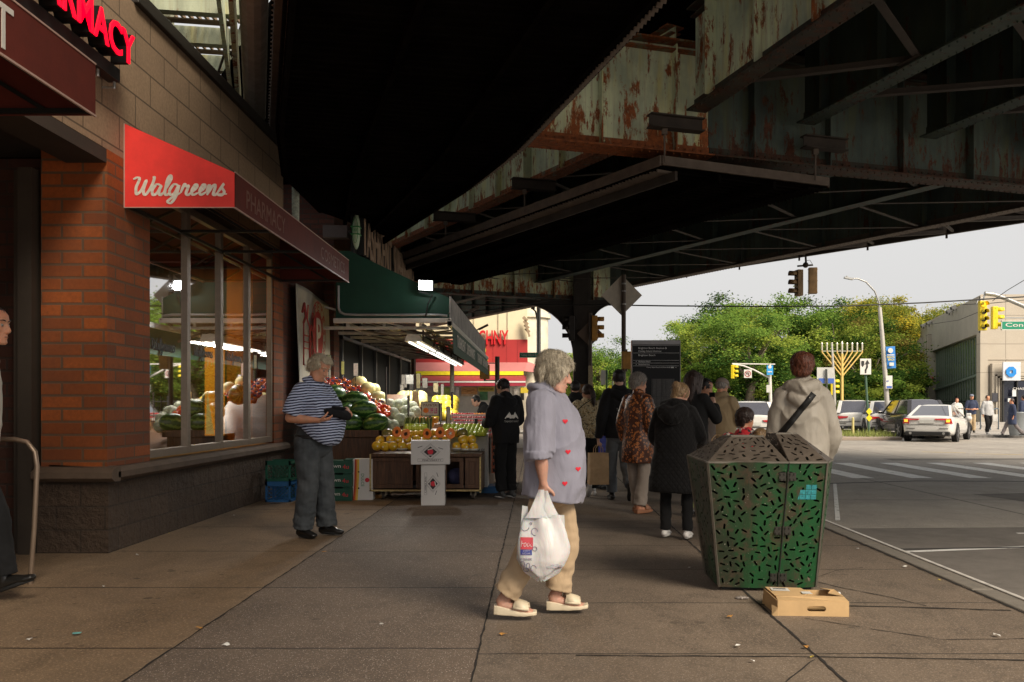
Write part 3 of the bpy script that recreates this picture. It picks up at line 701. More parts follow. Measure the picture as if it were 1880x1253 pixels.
aw2 = awning(.6, 5.35, 'dark maroon awning over the entrance at the top left with a single pale letter', [('T', 4.42, .17, .23)])
# script sign on the side panel: cursive strokes as a flat ribbon
def script(mb, strokes, o, r, u, sc, w, m=0, th=.005, slant=.25, pen=(.8,.6)):
    r = Vector(r); u = Vector(u); n = r.cross(u)
    for st in strokes:
        pts = [Vector((x+y*slant, y)) for x, y in st]; sm = []
        for i in range(len(pts)-1):
            p0, p1, p2, p3 = pts[max(i-1,0)], pts[i], pts[i+1], pts[min(i+2,len(pts)-1)]
            for k in range(6):
                t = k/6; sm.append(.5*((2*p1)+(p2-p0)*t+(2*p0-5*p1+4*p2-p3)*t*t+(3*p1-p0-3*p2+p3)*t**3))
        sm.append(pts[-1]); N = len(sm); v = []
        for i, p in enumerate(sm):
            d = (sm[min(i+1,N-1)]-sm[max(i-1,0)]).normalized(); s = Vector((-d.y, d.x))
            ww = w*(.62+.5*abs(d.y))*(.55+.45*min(1, i/3, (N-1-i)/3+.01))
            for q in (p+s*ww/2, p-s*ww/2):
                v.append(Vector(o)+(r*q.x+u*q.y)*sc+n*(th+.0006*(i%7)))
        mb.add(v, [(2*i,2*i+1,2*i+3,2*i+2) for i in range(N-1)], m)
SCR = [[(-.1,1.0),(.15,1.12),(.3,1.0),(.22,.5),(.35,.05),(.6,.35),(.75,.95),(.72,.3),(.9,.02),(1.15,.5),(1.22,1.1),(1.1,1.12)],
       [(1.75,.62),(1.45,.68),(1.28,.3),(1.42,.0),(1.65,.2),(1.78,.62),(1.72,.2),(1.85,.0),(2.0,.15)],
       [(2.0,.15),(2.28,.95),(2.2,1.25),(2.08,1.0),(2.1,.2),(2.25,.0),(2.4,.15)],
       [(2.85,.62),(2.55,.68),(2.38,.3),(2.52,.0),(2.75,.2),(2.88,.62),(2.85,-.1),(2.65,-.5),(2.42,-.38),(2.7,-.1),(3.1,.15)],
       [(3.1,.15),(3.22,.7),(3.35,.55),(3.5,.6),(3.45,.15),(3.6,.0),(3.75,.15)],
       [(3.7,.15),(3.95,.35),(4.05,.58),(3.92,.68),(3.78,.35),(3.9,.02),(4.2,.15)],
       [(4.2,.15),(4.45,.35),(4.55,.58),(4.42,.68),(4.28,.35),(4.4,.02),(4.7,.2)],
       [(4.7,.2),(4.8,.66),(4.82,.0)],[(4.82,.05),(5.0,.55),(5.15,.66),(5.2,.4),(5.18,.08),(5.3,.0),(5.45,.15)],
       [(5.4,.1),(5.7,.72),(5.62,.5),(5.85,.2),(5.7,-.02),(5.5,.05),(6.05,.08)]]
b = MB(); script(b, SCR, (FX+.065, 7.815, 3.155), (1,0,0), (0,0,1), .142, .17); b.build('lettering', mat('awning_white_letter', (.80,.76,.66), .5, bump=0), aw)
for i, y in enumerate((8.45, 9.5, 10.5)): dc = MB(); script(dc, SCR, (FX-.049, y, 1.82), (0,1,0), (0,0,1), .095, .2); dc.build('window_lettering', BLACK, ph)
# lit channel letters
sg = thing('channel_letter_sign', 'glowing red capital letters mounted on the tan block wall', 'sign', (-3.6, 6.8, 4.1))
b = MB(); put_text(b, 'PHARMACY', (-3.455,6.6,4.30), 1.78, .27, (0,1,0), th=.012, bold=.01); b.build('letter_face', NEON, sg)
b = MB(); put_text(b, 'PHARMACY', (-3.53,6.6,4.30), 1.79, .28, (0,1,0), th=.13, bold=.022); b.build('letter_can', BLACK_GL, sg)
b = MB(); b.box(-3.66,-3.56,5.6,7.45,4.03,4.14); b.build('raceway', BLACK, sg)
b = MB()
for k in range(7): b.cyl((-3.6,5.75+k*.28,4.03),(-3.6,5.75+k*.28,3.97),.012,n=6); b.cyl((-3.7,5.75+k*.28,3.98),(-3.6,5.75+k*.28,3.98),.01,n=6)
b.build('mount', SILVER, sg)
lp = bpy.data.lights.new('sconce', 'POINT'); lo = bpy.data.objects.new('awning_lamp_glow', lp); COL.objects.link(lo); lp.energy = 2; lp.color = (1,.35,.06); lp.shadow_soft_size = .05; lo.location = (-3.5,5.62,3.30)
lam = thing('wall_lamp', 'small amber lamp under the dark maroon awning', 'lamp', (-3.66,5.62,3.5)); b = MB(); b.box(-3.7,-3.62,5.56,5.68,3.5,3.56); b.build('housing', BLACK, lam); b = MB(); b.ell((-3.6,5.62,3.48),.025); b.build('bulb', mat('amber_bulb',(1,.5,.1),.4,emis=(1,.4,.05),es=6), lam)
# handrail by the door
hr = thing('door_handrail', 'worn steel tube handrail curving down beside the dark entrance', 'handrail', (PX(60,6.2),6.2,0))
b = MB(); xr = PX(68,6.2); b.tube([(-5.2,6.2,.95),(-4.2,6.2,1.03),(xr-.16,6.2,1.03),(xr-.07,6.2,1.01),(xr-.015,6.2,.94),(xr,6.2,.84),(xr-.02,6.2,.4),(xr-.05,6.2,0)], .018, 8); b.build('rail', mat('worn_steel_tube',(.30,.22,.16),.4,.6), hr)
pp = thing('peeling_drainpipe', 'pale green peeling pipe at the end of the pharmacy parapet', 'pipe', (-3.55,12.95,3.5))
b = MB(); b.cyl((-3.58,12.95,3.3),(-3.58,12.95,4.95),.055,.055,12); b.cyl((-3.58,12.95,4.7),(-3.58,12.95,4.76),.075,n=12); b.build('pipe', mat('peeling_pale_green',(.45,.5,.42),.8,0,.4,30,1.0,30,.01), pp)

# ------------------------------------------------------------ supermarket with the long green canopy
sm = thing('supermarket_building', 'dark brick supermarket with a long green canopy over its fruit stands', 'building', (-3.6,15.5,0))
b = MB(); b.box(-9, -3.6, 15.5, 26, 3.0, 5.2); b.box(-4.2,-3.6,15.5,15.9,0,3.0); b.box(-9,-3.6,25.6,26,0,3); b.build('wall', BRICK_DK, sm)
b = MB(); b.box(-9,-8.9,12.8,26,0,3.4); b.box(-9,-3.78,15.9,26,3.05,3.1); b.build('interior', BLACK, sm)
b = MB(); b.box(-4.0,-3.78,12.76,15.5,-.05,4.2); b.build('side_wall', BRICK_DK, sm)
b = MB()
for y in (16.1,17.9,19.5,21.2,23,24.8): b.box(-3.66,-3.58,y,y+.07,0,3.0)
b.box(-3.66,-3.58,16.1,24.8,2.5,2.56); b.build('door_frame', mat('shop_door_frame',(.10,.10,.10),.4,.6), sm)
b = MB(); b.box(-3.66,-3.64,16.17,24.8,.0,3.0); b.build('shopfront_shade', mat('dark_shopfront_shade',(.012,.011,.010),.7,spec=.2,bump=0), sm)  # opaque dark panel, paints the shade inside the open shopfront
cp = thing('green_canopy', 'long green fabric canopy with capital letters standing on its roof edge', 'canopy', (-3.5,14.2,2.7))
z0 = 2.69
b = MB(); b.prism([(-3.27,z0),(-1.42,z0),(-1.42,3.02),(-3.05,3.79),(-3.27,3.79)], 14.2, 14.24, 'y'); b.build('side_panel', GREEN_AWN, cp)
b = MB(); b.add([(-3.05,14.24,3.79),(-1.42,14.24,3.02),(-1.42,23.8,3.02),(-3.05,23.8,3.79)],[(0,1,2,3)]); b.build('slope', GREEN_AWN, cp, solid=.01)
b = MB(); b.box(-1.42,-1.40,14.2,23.8,2.64,3.05)
for k in range(95): b.cyl((-1.395,14.25+k*.1,2.66),(-1.395,14.25+k*.1,3.03),.012,n=5)
b.build('fascia', WHITE_DIRTY, cp)
b = MB(); b.box(-3.3,-1.38,14.14,14.2,2.61,2.69); b.build('gutter', mat('light_gutter',(.62,.56,.50),.5), cp, bev=.01)
b = MB(); b.tube([(-3.22,14.17,3.22),(-3.22,14.17,2.86),(-3.19,14.17,2.79),(-3.12,14.17,2.755),(-2.9,14.17,2.745),(-1.6,14.17,2.745),(-1.45,14.17,2.73)], .022, 8); b.build('conduit', SILVER, cp)
b = MB()
for x in (-3.1,-2.5,-1.9): b.beam((x,14.3,2.6),(x,23.7,2.6),.05,.07)
for y in range(10): b.beam((-3.5,14.4+y,2.55),(-1.45,14.4+y,2.55),.05,.05); b.beam((-3.5,14.4+y,2.9),(-2.2,14.4+y,2.57),.03,.03)
b.build('canopy_frame', WHITE_DIRTY, cp)
b = MB(); b.beam((-1.36,13.6,2.55),(-1.36,23.7,2.55),.07,.07); b.tube([(-1.35,13.6,2.56),(-1.35,23.7,2.56)],.045,10); b.build('roller_tube', mat('roller_white',(.62,.60,.56),.4), cp)
b = MB(); b.add([(-1.33,13.75,2.53),(-1.33,23.6,2.53),(-1.31,23.6,2.08),(-1.31,13.75,2.1)],[(0,1,2,3)]); b.build('valance', GREEN_AWN, cp, solid=.006)
for yc in (16.3,21.2):
    b = MB(); put_text(b,'TASHKENT',(-1.30,yc-1.15,2.33),1.7,.2,(0,1,0)); b.build('valance_lettering', LETTER_W, cp); b = MB(); put_text(b,'SUPERMARKET',(-1.30,yc+1.05,2.33),2.2,.2,(0,1,0)); b.build('valance_lettering', LETTER_W, cp)
b = MB()
for y in range(6):
    yy = 14.6+y*1.6; b.tube([(-3.4,yy,2.62),(-2.4,yy+.3,2.45),(-1.5,yy+.8,2.6)], .014, 5); b.beam((-2.3,yy,2.6),(-1.5,yy,2.34),.04,.04); b.beam((-1.9,yy,2.35),(-1.9,yy,2.62),.03,.03)
b.tube([(-1.42+.03*math.sin(i*1.7),14.1+i*.5,2.62+.05*math.cos(i*2.1)) for i in range(20)], .012, 5)
b.tube([(-1.42+.03*math.sin(i*2.7),14.1+i*.5,2.72+.05*math.cos(i*1.3)) for i in range(20)], .010, 5)
b.build('arm', STEEL_GB, cp)
LW = [mat('letter_peach', (.45,.31,.22), .5), BLACK]
lt = thing('roof_letter_sign', 'pale capital letters standing on black cans above the green canopy', 'sign', (-2.95,14.4,3.75))
b = MB(); put_text(b,'TASHKENT',(-2.87,15.85,4.14),2.85,.72,(0,1,0),th=.02); put_text(b,'SUPERMARKET',(-2.87,19.0,4.14),2.9,.72,(0,1,0),th=.02); b.build('letter_face', LW[0], lt)
b = MB(); put_text(b,'TASHKENT',(-2.95,15.85,4.14),2.86,.74,(0,1,0),th=.12,bold=.02); put_text(b,'SUPERMARKET',(-2.95,19.0,4.14),2.95,.74,(0,1,0),th=.12,bold=.02); b.box(-3.05,-3.0,14.3,20.6,3.7,4.5); b.build('letter_can', BLACK, lt)
em = thing('oval_emblem_sign', 'pale green oval emblem sign standing left of the roof letters', 'sign', (-3.0,14.2,4.2))
x, z = PX(654,14.3), PZ(425,14.3)
b = MB(); b.ell((x,14.3,z),(.065,.08,.30),0,24,14); b.build('oval', mat('emblem_pale_green',(.42,.52,.36),.5), em)
b = MB()
for dz in (-.06,.06): b.cbox((x,14.28,z+dz),(.15,.18,.012))
b.tube([(x+.045*math.cos(a*.52),14.215-.0,z+.21*math.sin(a*.52)) for a in range(13)],.004,4); put_text(b,'TASHKENT',(x,14.19,z),.11,.05,(1,0,0))
b.build('emblem_marks', mat('emblem_green',(.03,.25,.07),.5), em)
b = MB(); b.cbox((x-.35,14.4,z-.0),(.4,.2,.2)); b.cbox((x-.1,14.4,z),(.2,.05,.05)); b.build('bracket', mat('bracket_dim',(.10,.08,.08),.5), em)
# flood lamp
fl = thing('flood_lamp', 'glaring white flood lamp clamped on the edge of the green canopy', 'lamp', (PX(782,14.05),14.05,PZ(525,14.05)))
c = Vector((PX(782,14.05),14.0,PZ(525,14.05)))
LAMPW = mat('lamp_white', (1,1,1), .4, emis=(1,1,.97), es=9, bump=0)
b = MB(); b.cbox(c+Vector((0,.04,0)),(.25,.07,.17),.35); b.build('housing', BLACK, fl)
b = MB(); b.cbox(c+Vector((0,-.004,0)),(.22,.012,.145),.35); b.build('lens', LAMPW, fl)
b = MB(); b.tube([c+Vector((-.12,.05,-.1)),c+Vector((0,.06,-.12)),c+Vector((.1,.1,-.14)),c+Vector((.02,.12,-.3)),c+Vector((-.02,.14,-.5))],.012,5); b.build('cable', BLACK, fl)
ll = bpy.data.lights.new('flood', 'SPOT'); lo = bpy.data.objects.new('flood_beam', ll); COL.objects.link(lo); ll.energy = 38; ll.spot_size = R(120); ll.spot_blend = .8; ll.shadow_soft_size = .03
lo.location = c+Vector((.02,-.12,-.02)); lo.rotation_euler = Vector((.05,.62,.75)).to_track_quat('Z','Y').to_euler()
ll2 = bpy.data.lights.new('flood_wash', 'POINT'); lo = bpy.data.objects.new('flood_wash_light', ll2); COL.objects.link(lo); ll2.energy = 1.2; ll2.shadow_soft_size = .03; lo.location = c+Vector((.0,-.16,-.06))
TUBEW = mat('tube_lit', (1,1,.95), .4, emis=(1,.98,.86), es=1.0, bump=0)
for i, (y0_, y1_) in enumerate(((14.5,17.0),(17.3,19.9),(20.2,23.0))):
    f = thing('tube_light_fixture', ['nearest lit fluorescent fixture hanging under the green canopy','middle lit fluorescent fixture hanging under the green canopy','farthest lit fluorescent fixture hanging under the green canopy'][i], 'light fixture', (-2.05,y0_,2.4), 0, 'fluorescent fixtures under the canopy')
    b = MB(); b.prism([(-2.2,2.34),(-1.9,2.34),(-1.95,2.46),(-2.15,2.46)], y0_, y1_, 'y'); b.build('housing', WHITE_P, f)
    for x in (-2.12,-1.98): b = MB(); b.cyl((x,y0_+.05,2.325),(x,y1_-.05,2.325),.02,n=8); b.build('tube', TUBEW, f)
    b = MB(); b.cyl((-2.05,y0_+.3,2.46),(-2.05,y0_+.3,2.62),.01,n=5); b.cyl((-2.05,y1_-.3,2.46),(-2.05,y1_-.3,2.62),.01,n=5); b.build('hanger', SILVER, f)
    al = bpy.data.lights.new('tube', 'AREA'); ao = bpy.data.objects.new('tube_light_glow', al); COL.objects.link(ao); al.shape='RECTANGLE'; al.size=.15; al.size_y=2.2; al.energy=(50,22,20)[i]; al.color=(1,.93,.8); ao.location=(-2.05,(y0_+y1_)/2-(.9 if i == 0 else 0),2.28)
for i, (px, py, Y) in enumerate(((868,569,18.5),(886,601,22))):
    g = thing('gooseneck_lamp', ['nearer small arm lamp sticking out over the canopy edge','farther small arm lamp sticking out over the canopy edge'][i], 'lamp', P(px,py,Y), 0, 'arm lamps over the canopy edge'); c = P(px,py,Y)
    b = MB(); b.tube([c+Vector((-.5,0,-.05)),c+Vector((-.15,0,-.08)),c+Vector((-.05,0,-.02))],.02,6); b.build('arm', STEEL_BR, g); b = MB(); b.beam(c+Vector((-.1,0,-.06)),c+Vector((.14,0,.06)),.1,.05); b.build('head', STEEL_GB, g)
# cloth banner with a round emblem
bn = thing('hanging_banner', 'grey cloth banner with a maroon oval emblem hung on the dark wall', 'banner', (-3.7,13.2,1.4))
def bf(u, v): return (-3.66+.05*math.sin(u*7+v*2)*(.3+v), 13.25+u*2.05, 3.13-.10*u-1.95*v+.03*math.sin(u*3))
b = MB(); b.sheet(bf, 24, 24); b.build('cloth', mat('banner_cloth',(.42,.40,.34),.85,var=.2,scale=3,bump=.5,bs=8,bd=.02), bn, solid=.004)
MAR = mat('maroon_print',(.33,.035,.03),.7,bump=0); b = MB()
def ring(cy, cz, ry0, rz0, ry1, rz1, x, m=0, n=40):
    v = []
    for i in range(n):
        a = 2*math.pi*i/n; v += [(x,cy+ry0*math.cos(a),cz+rz0*math.sin(a)),(x,cy+ry1*math.cos(a),cz+rz1*math.sin(a))]
    b.add(v, [(2*i,2*i+1,(2*i+3)%(2*n),(2*i+2)%(2*n)) for i in range(n)], m)
cy, cz = 14.32, 2.42
ring(cy,cz,.50,.56,.48,.54,-3.585); ring(cy,cz,.335,.40,.0,.0,-3.588)
for i, ch in enumerate('POPEYES'):
    a = math.pi*(.94-i*.147); put_text(b, ch, (-3.585,cy+.41*math.cos(a),cz+.47*math.sin(a)),.10,.13,(0,math.sin(a),-math.cos(a)),(0,math.cos(a),math.sin(a)))
for i, ch in enumerate('LOUISIANA'):
    a = math.pi*(1.1+i*.105); put_text(b, ch, (-3.585,cy+.41*math.cos(a),cz+.47*math.sin(a)),.07,.11,(0,-math.sin(a),math.cos(a)),(0,-math.cos(a),-math.sin(a)))
b.tube([(-3.585,13.42,2.55),(-3.585,13.42,1.9),(-3.585,13.8,1.9),(-3.585,13.78,2.5),(-3.585,13.62,2.62),(-3.585,13.68,2.85)],.012,4)
b.tube([(-3.585,13.35,2.7),(-3.585,13.45,2.85),(-3.585,13.55,2.66),(-3.585,13.42,2.55)],.02,4)
for k in range(3): b.cbox((-3.585,13.6,2.36-k*.1),(.006,.25,.02))
b.cbox((-3.585,13.9,1.55),(.006,.2,.25)); b.cbox((-3.585,14.3,1.3),(.006,.3,.2))
b.build('print', MAR, bn)
b = MB(); put_text(b,'P',(-3.575,cy,cz),.30,.56,(0,1,0),bold=.02); b.build('letter', mat('banner_letter',(.55,.52,.46),.7), bn)
# ------------------------------------------------------------ people
def V(*a): return Vector(a)
def cr(p0, p1, p2, p3, t):
    return .5*((2*p1)+(p2-p0)*t+(2*p0-5*p1+4*p2-p3)*t*t+(3*p1-p0-3*p2+p3)*t**3)
def chain(mb, nodes, side=(1,0,0), n=16, m=0, sub=4, cap0=True, cap1=True, M=None, pw=2.0):
    """smooth elliptical tube through nodes (pos, r_side, r_other)"""
    nd = [(Vector(a[0]), a[1], a[2] if len(a) > 2 else a[1]) for a in nodes]
    pts = []
    for i in range(len(nd)-1):
        q = [nd[max(i-1,0)], nd[i], nd[i+1], nd[min(i+2,len(nd)-1)]]
        for k in range(sub):
            t = k/sub; pts.append((cr(*[x[0] for x in q], t), max(.002, q[1][1]+(q[2][1]-q[1][1])*(3*t*t-2*t**3)), max(.002, q[1][2]+(q[2][2]-q[1][2])*(3*t*t-2*t**3))))
    pts.append(nd[-1])
    def capr(p, r1, r2, d, out):
        h = min(r1, r2)*.9; return [(p+d*h*math.sin(a), r1*math.cos(a), r2*math.cos(a)) for a in ((1.45,1.1,.7,.35) if out else (.35,.7,1.1,1.45))]
    d0 = (pts[0][0]-pts[1][0]).normalized(); d1 = (pts[-1][0]-pts[-2][0]).normalized()
    P = (capr(*pts[0], d0, True) if cap0 else []) + pts + (capr(*pts[-1], d1, False) if cap1 else [])
    vs = []; N = len(P)
    for i in range(N):
        d = P[min(i+1,N-1)][0]-P[max(i-1,0)][0]; d, a, b = frame(d, side)
        for j in range(n):
            t = 2*math.pi*j/n; c, s_ = math.cos(t), math.sin(t)
            if pw != 2: c = math.copysign(abs(c)**(2/pw), c); s_ = math.copysign(abs(s_)**(2/pw), s_)
            vs.append(P[i][0]+a*P[i][1]*c+b*P[i][2]*s_)
    fs = [(i*n+j, i*n+(j+1)%n, (i+1)*n+(j+1)%n, (i+1)*n+j) for i in range(N-1) for j in range(n)]
    fs += [tuple(range(n))[::-1], tuple(range((N-1)*n, N*n))]
    return mb.add(vs, fs, m, True, M)
def remesh(mb, name, mt, parent, vox=.008, it=3, disp=None, fac=.5):
    me = mb.mesh(name, mt)
    o = bpy.data.objects.new('tmp', me); COL.objects.link(o)
    r = o.modifiers.new('r', 'REMESH'); r.mode = 'VOXEL'; r.voxel_size = vox; r.use_smooth_shade = True
    if it: sm_ = o.modifiers.new('s', 'SMOOTH'); sm_.factor = fac; sm_.iterations = it
    dg = bpy.context.evaluated_depsgraph_get(); me2 = bpy.data.meshes.new_from_object(o.evaluated_get(dg))
    bpy.data.objects.remove(o); bpy.data.meshes.remove(me)
    if not me2.materials: me2.materials.append(mt)
    me2.name = name
    if disp:
        ns = [v.normal.copy() for v in me2.vertices]
        for v, n_ in zip(me2.vertices, ns): v.co += n_*disp(v.co, n_)
        me2.update()
    me2.polygons.foreach_set('use_smooth', [True]*len(me2.polygons))
    return link(name, me2, parent, True)
def bone(mb, a, b, ra, rb, **k): chain(mb, [(a, ra), (Vector(a).lerp(Vector(b), .45), ra*.52+rb*.5), (b, rb)], **k)
def hand(mb, w, d, nrm, thumb, curl=.5, s=1.0, tcurl=.3):
    w = Vector(w); d = Vector(d).normalized(); n = Vector(nrm); n = (n-d*n.dot(d)).normalized()
    t = d.cross(n); t = t if t.dot(Vector(thumb)) > 0 else -t
    chain(mb, [(w-d*.01*s, .027*s, .02*s), (w+d*.03*s, .034*s, .017*s), (w+d*.075*s, .039*s, .014*s), (w+d*.09*s, .036*s, .011*s)], side=t, n=12, sub=2)
    for i, (of, L) in enumerate(((.029,.072),(.010,.080),(-.009,.074),(-.027,.058))):
        p = w + d*(.086-.004*abs(i-1))*s + t*of*s; a = curl*(.55+.08*i); pts = [(p-d*.012*s, .0088*s)]; dd = d.copy()
        ax = n
        ang = 0
        for q in (.42,.32,.26):
            ang += a; dd = d*math.cos(ang)+n*math.sin(ang); pts.append((pts[-1][0]+dd*L*q*s+(d*.012*s if len(pts)==1 else V(0,0,0)), .0083*s if q > .3 else .0072*s))
        chain(mb, pts, side=t, n=8, sub=2)
    b0 = w+d*.018*s+t*.024*s; d1 = (d*.62+t*.68+n*.25).normalized(); b1 = b0+d1*.045*s; d2 = (d*.8+t*(.35-tcurl)+n*(.3+tcurl)).normalized(); b2 = b1+d2*.032*s; b3 = b2+(d2+n*tcurl).normalized()*.024*s
    chain(mb, [(b0, .013*s), (b1, .0105*s), (b2, .0095*s), (b3, .0078*s)], n=8, sub=2)
HR = [(-.118,.020,.045,.078),(-.108,.038,.005,.091),(-.084,.052,-.040,.089),(-.055,.061,-.068,.086),(-.020,.068,-.088,.085),(.010,.073,-.097,.083),(.040,.076,-.101,.090),(.070,.073,-.097,.083),(.095,.060,-.080,.061),(.112,.038,-.052,.028),(.119,.012,-.022,-.002)]
def head_geo(mb, M, full=True, jowl=0):
    n = 24; vs = []
    for z, w, yb, yf in HR:
        w = w + jowl*max(0, -z-.02)*1.6
        cy = (yb+yf)/2+ (yf-yb)*.04
        for j in range(n):
            t = 2*math.pi*j/n; c, s_ = math.cos(t), math.sin(t)
            c = math.copysign(abs(c)**.9, c); y = (yf-cy)*abs(s_)**.9 if s_ > 0 else -(cy-yb)*abs(s_)
            vs.append((w*c, cy+y, z))
    N = len(HR)
    fs = [(i*n+j, i*n+(j+1)%n, (i+1)*n+(j+1)%n, (i+1)*n+j) for i in range(N-1) for j in range(n)] + [tuple(range(n))[::-1], tuple(range((N-1)*n, N*n))]
    mb.add(vs, fs, 0, True, M)
    if not full:
        mb.ell((0,.098,-.025),(.012,.018,.022),M and 0,8,6) if False else None
    chain(mb, [((0,.080,.022),.009,.010),((0,.094,-.005),.010,.013),((0,.107,-.028),.012,.013),((0,.104,-.038),.013,.010)], n=10, M=M)
    for s in (-1, 1):
        chain(mb, [((s*.013,.093,-.034),.008),((s*.012,.10,-.038),.008)], n=8, M=M)
        chain(mb, [((s*.012,.082,.027),.008,.008),((s*.034,.080,.031),.010,.007),((s*.055,.064,.024),.008)], n=8, M=M)
        chain(mb, [((s*.036,.058,-.018),.026,.024),((s*.040,.052,-.045),.024,.024)], n=10, M=M)
        chain(mb, [((s*.074,.000,.020),.006,.016),((s*.082,-.012,.004),.006,.017),((s*.076,-.002,-.026),.006,.009)], side=(0,1,0), n=10, M=M)
        chain(mb, [((s*.018,.076,.003),.011,.008),((s*.044,.069,.003),.010,.008)], side=(0,0,1), n=8, M=M)
    chain(mb, [((-.020,.084,-.064),.006,.005),((0,.092,-.063),.008,.006),((.020,.084,-.064),.006,.005)], n=8, M=M)
    chain(mb, [((-.017,.083,-.073),.006,.006),((0,.090,-.074),.008,.007),((.017,.083,-.073),.006,.006)], n=8, M=M)
    chain(mb, [((-.008,.080,-.102),.017,.015),((.008,.080,-.102),.017,.015)], n=10, M=M)
def strands(mb, me, N, L, w, crown, lift=.004, down=.6, wave=.006, seed=1, keep=None):
    rnd = random.Random(seed); polys = me.polygons; nP = len(polys)
    for i in range(N):
        p_ = polys[rnd.randrange(nP)]; c = p_.center.copy(); n = p_.normal
        if keep and not keep(c, n): continue
        away = (c-crown); f = away.normalized()*(1-down)+V(0,0,-1)*down; f += V(rnd.uniform(-.3,.3), rnd.uniform(-.3,.3), rnd.uniform(-.2,.2))
        f = (f-n*f.dot(n));
        if f.length < .05: continue
        f.normalize(); sd = n.cross(f); l = L*rnd.uniform(.5,1.2); ph = rnd.uniform(0,6.28); v = []
        for k in range(5):
            t = k/4; q = c+f*l*(t-.25)+n*(lift*math.sin(t*2.6)*rnd.uniform(.8,1.2)-.0015-.5*l*l*t*t*2.2)+sd*wave*math.sin(ph+t*4)
            ww = w*(1-t*.85); v += [q-sd*ww/2, q+sd*ww/2+n*ww*.2]
        mb.add(v, [(2*k,2*k+1,2*k+3,2*k+2) for k in range(4)], 0, True)
def folds(amp=.008, fz=3.5, fx=7, seed=0, sharp=.5):
    o = V(seed*3.1, seed*1.7, seed*.9)
    def f(p, n):
        a = noise.noise(V(p.x*fx, p.y*fx, p.z*fz)+o); b = 1-abs(noise.noise(V(p.x*fx*1.8+p.z*2, p.y*fx*1.8, p.z*fz*1.6)+o))*2
        c = noise.noise(V(p.x*26, p.y*26, p.z*15)+o)
        rg = max(0, 1-abs(noise.noise(V(p.x*5+p.z*1.5, p.y*5, p.z*3.4-p.x)+o*2))*4.5)**1.4
        return amp*(a*.9+b*sharp*.4+c*.15+rg*.75)
    return f
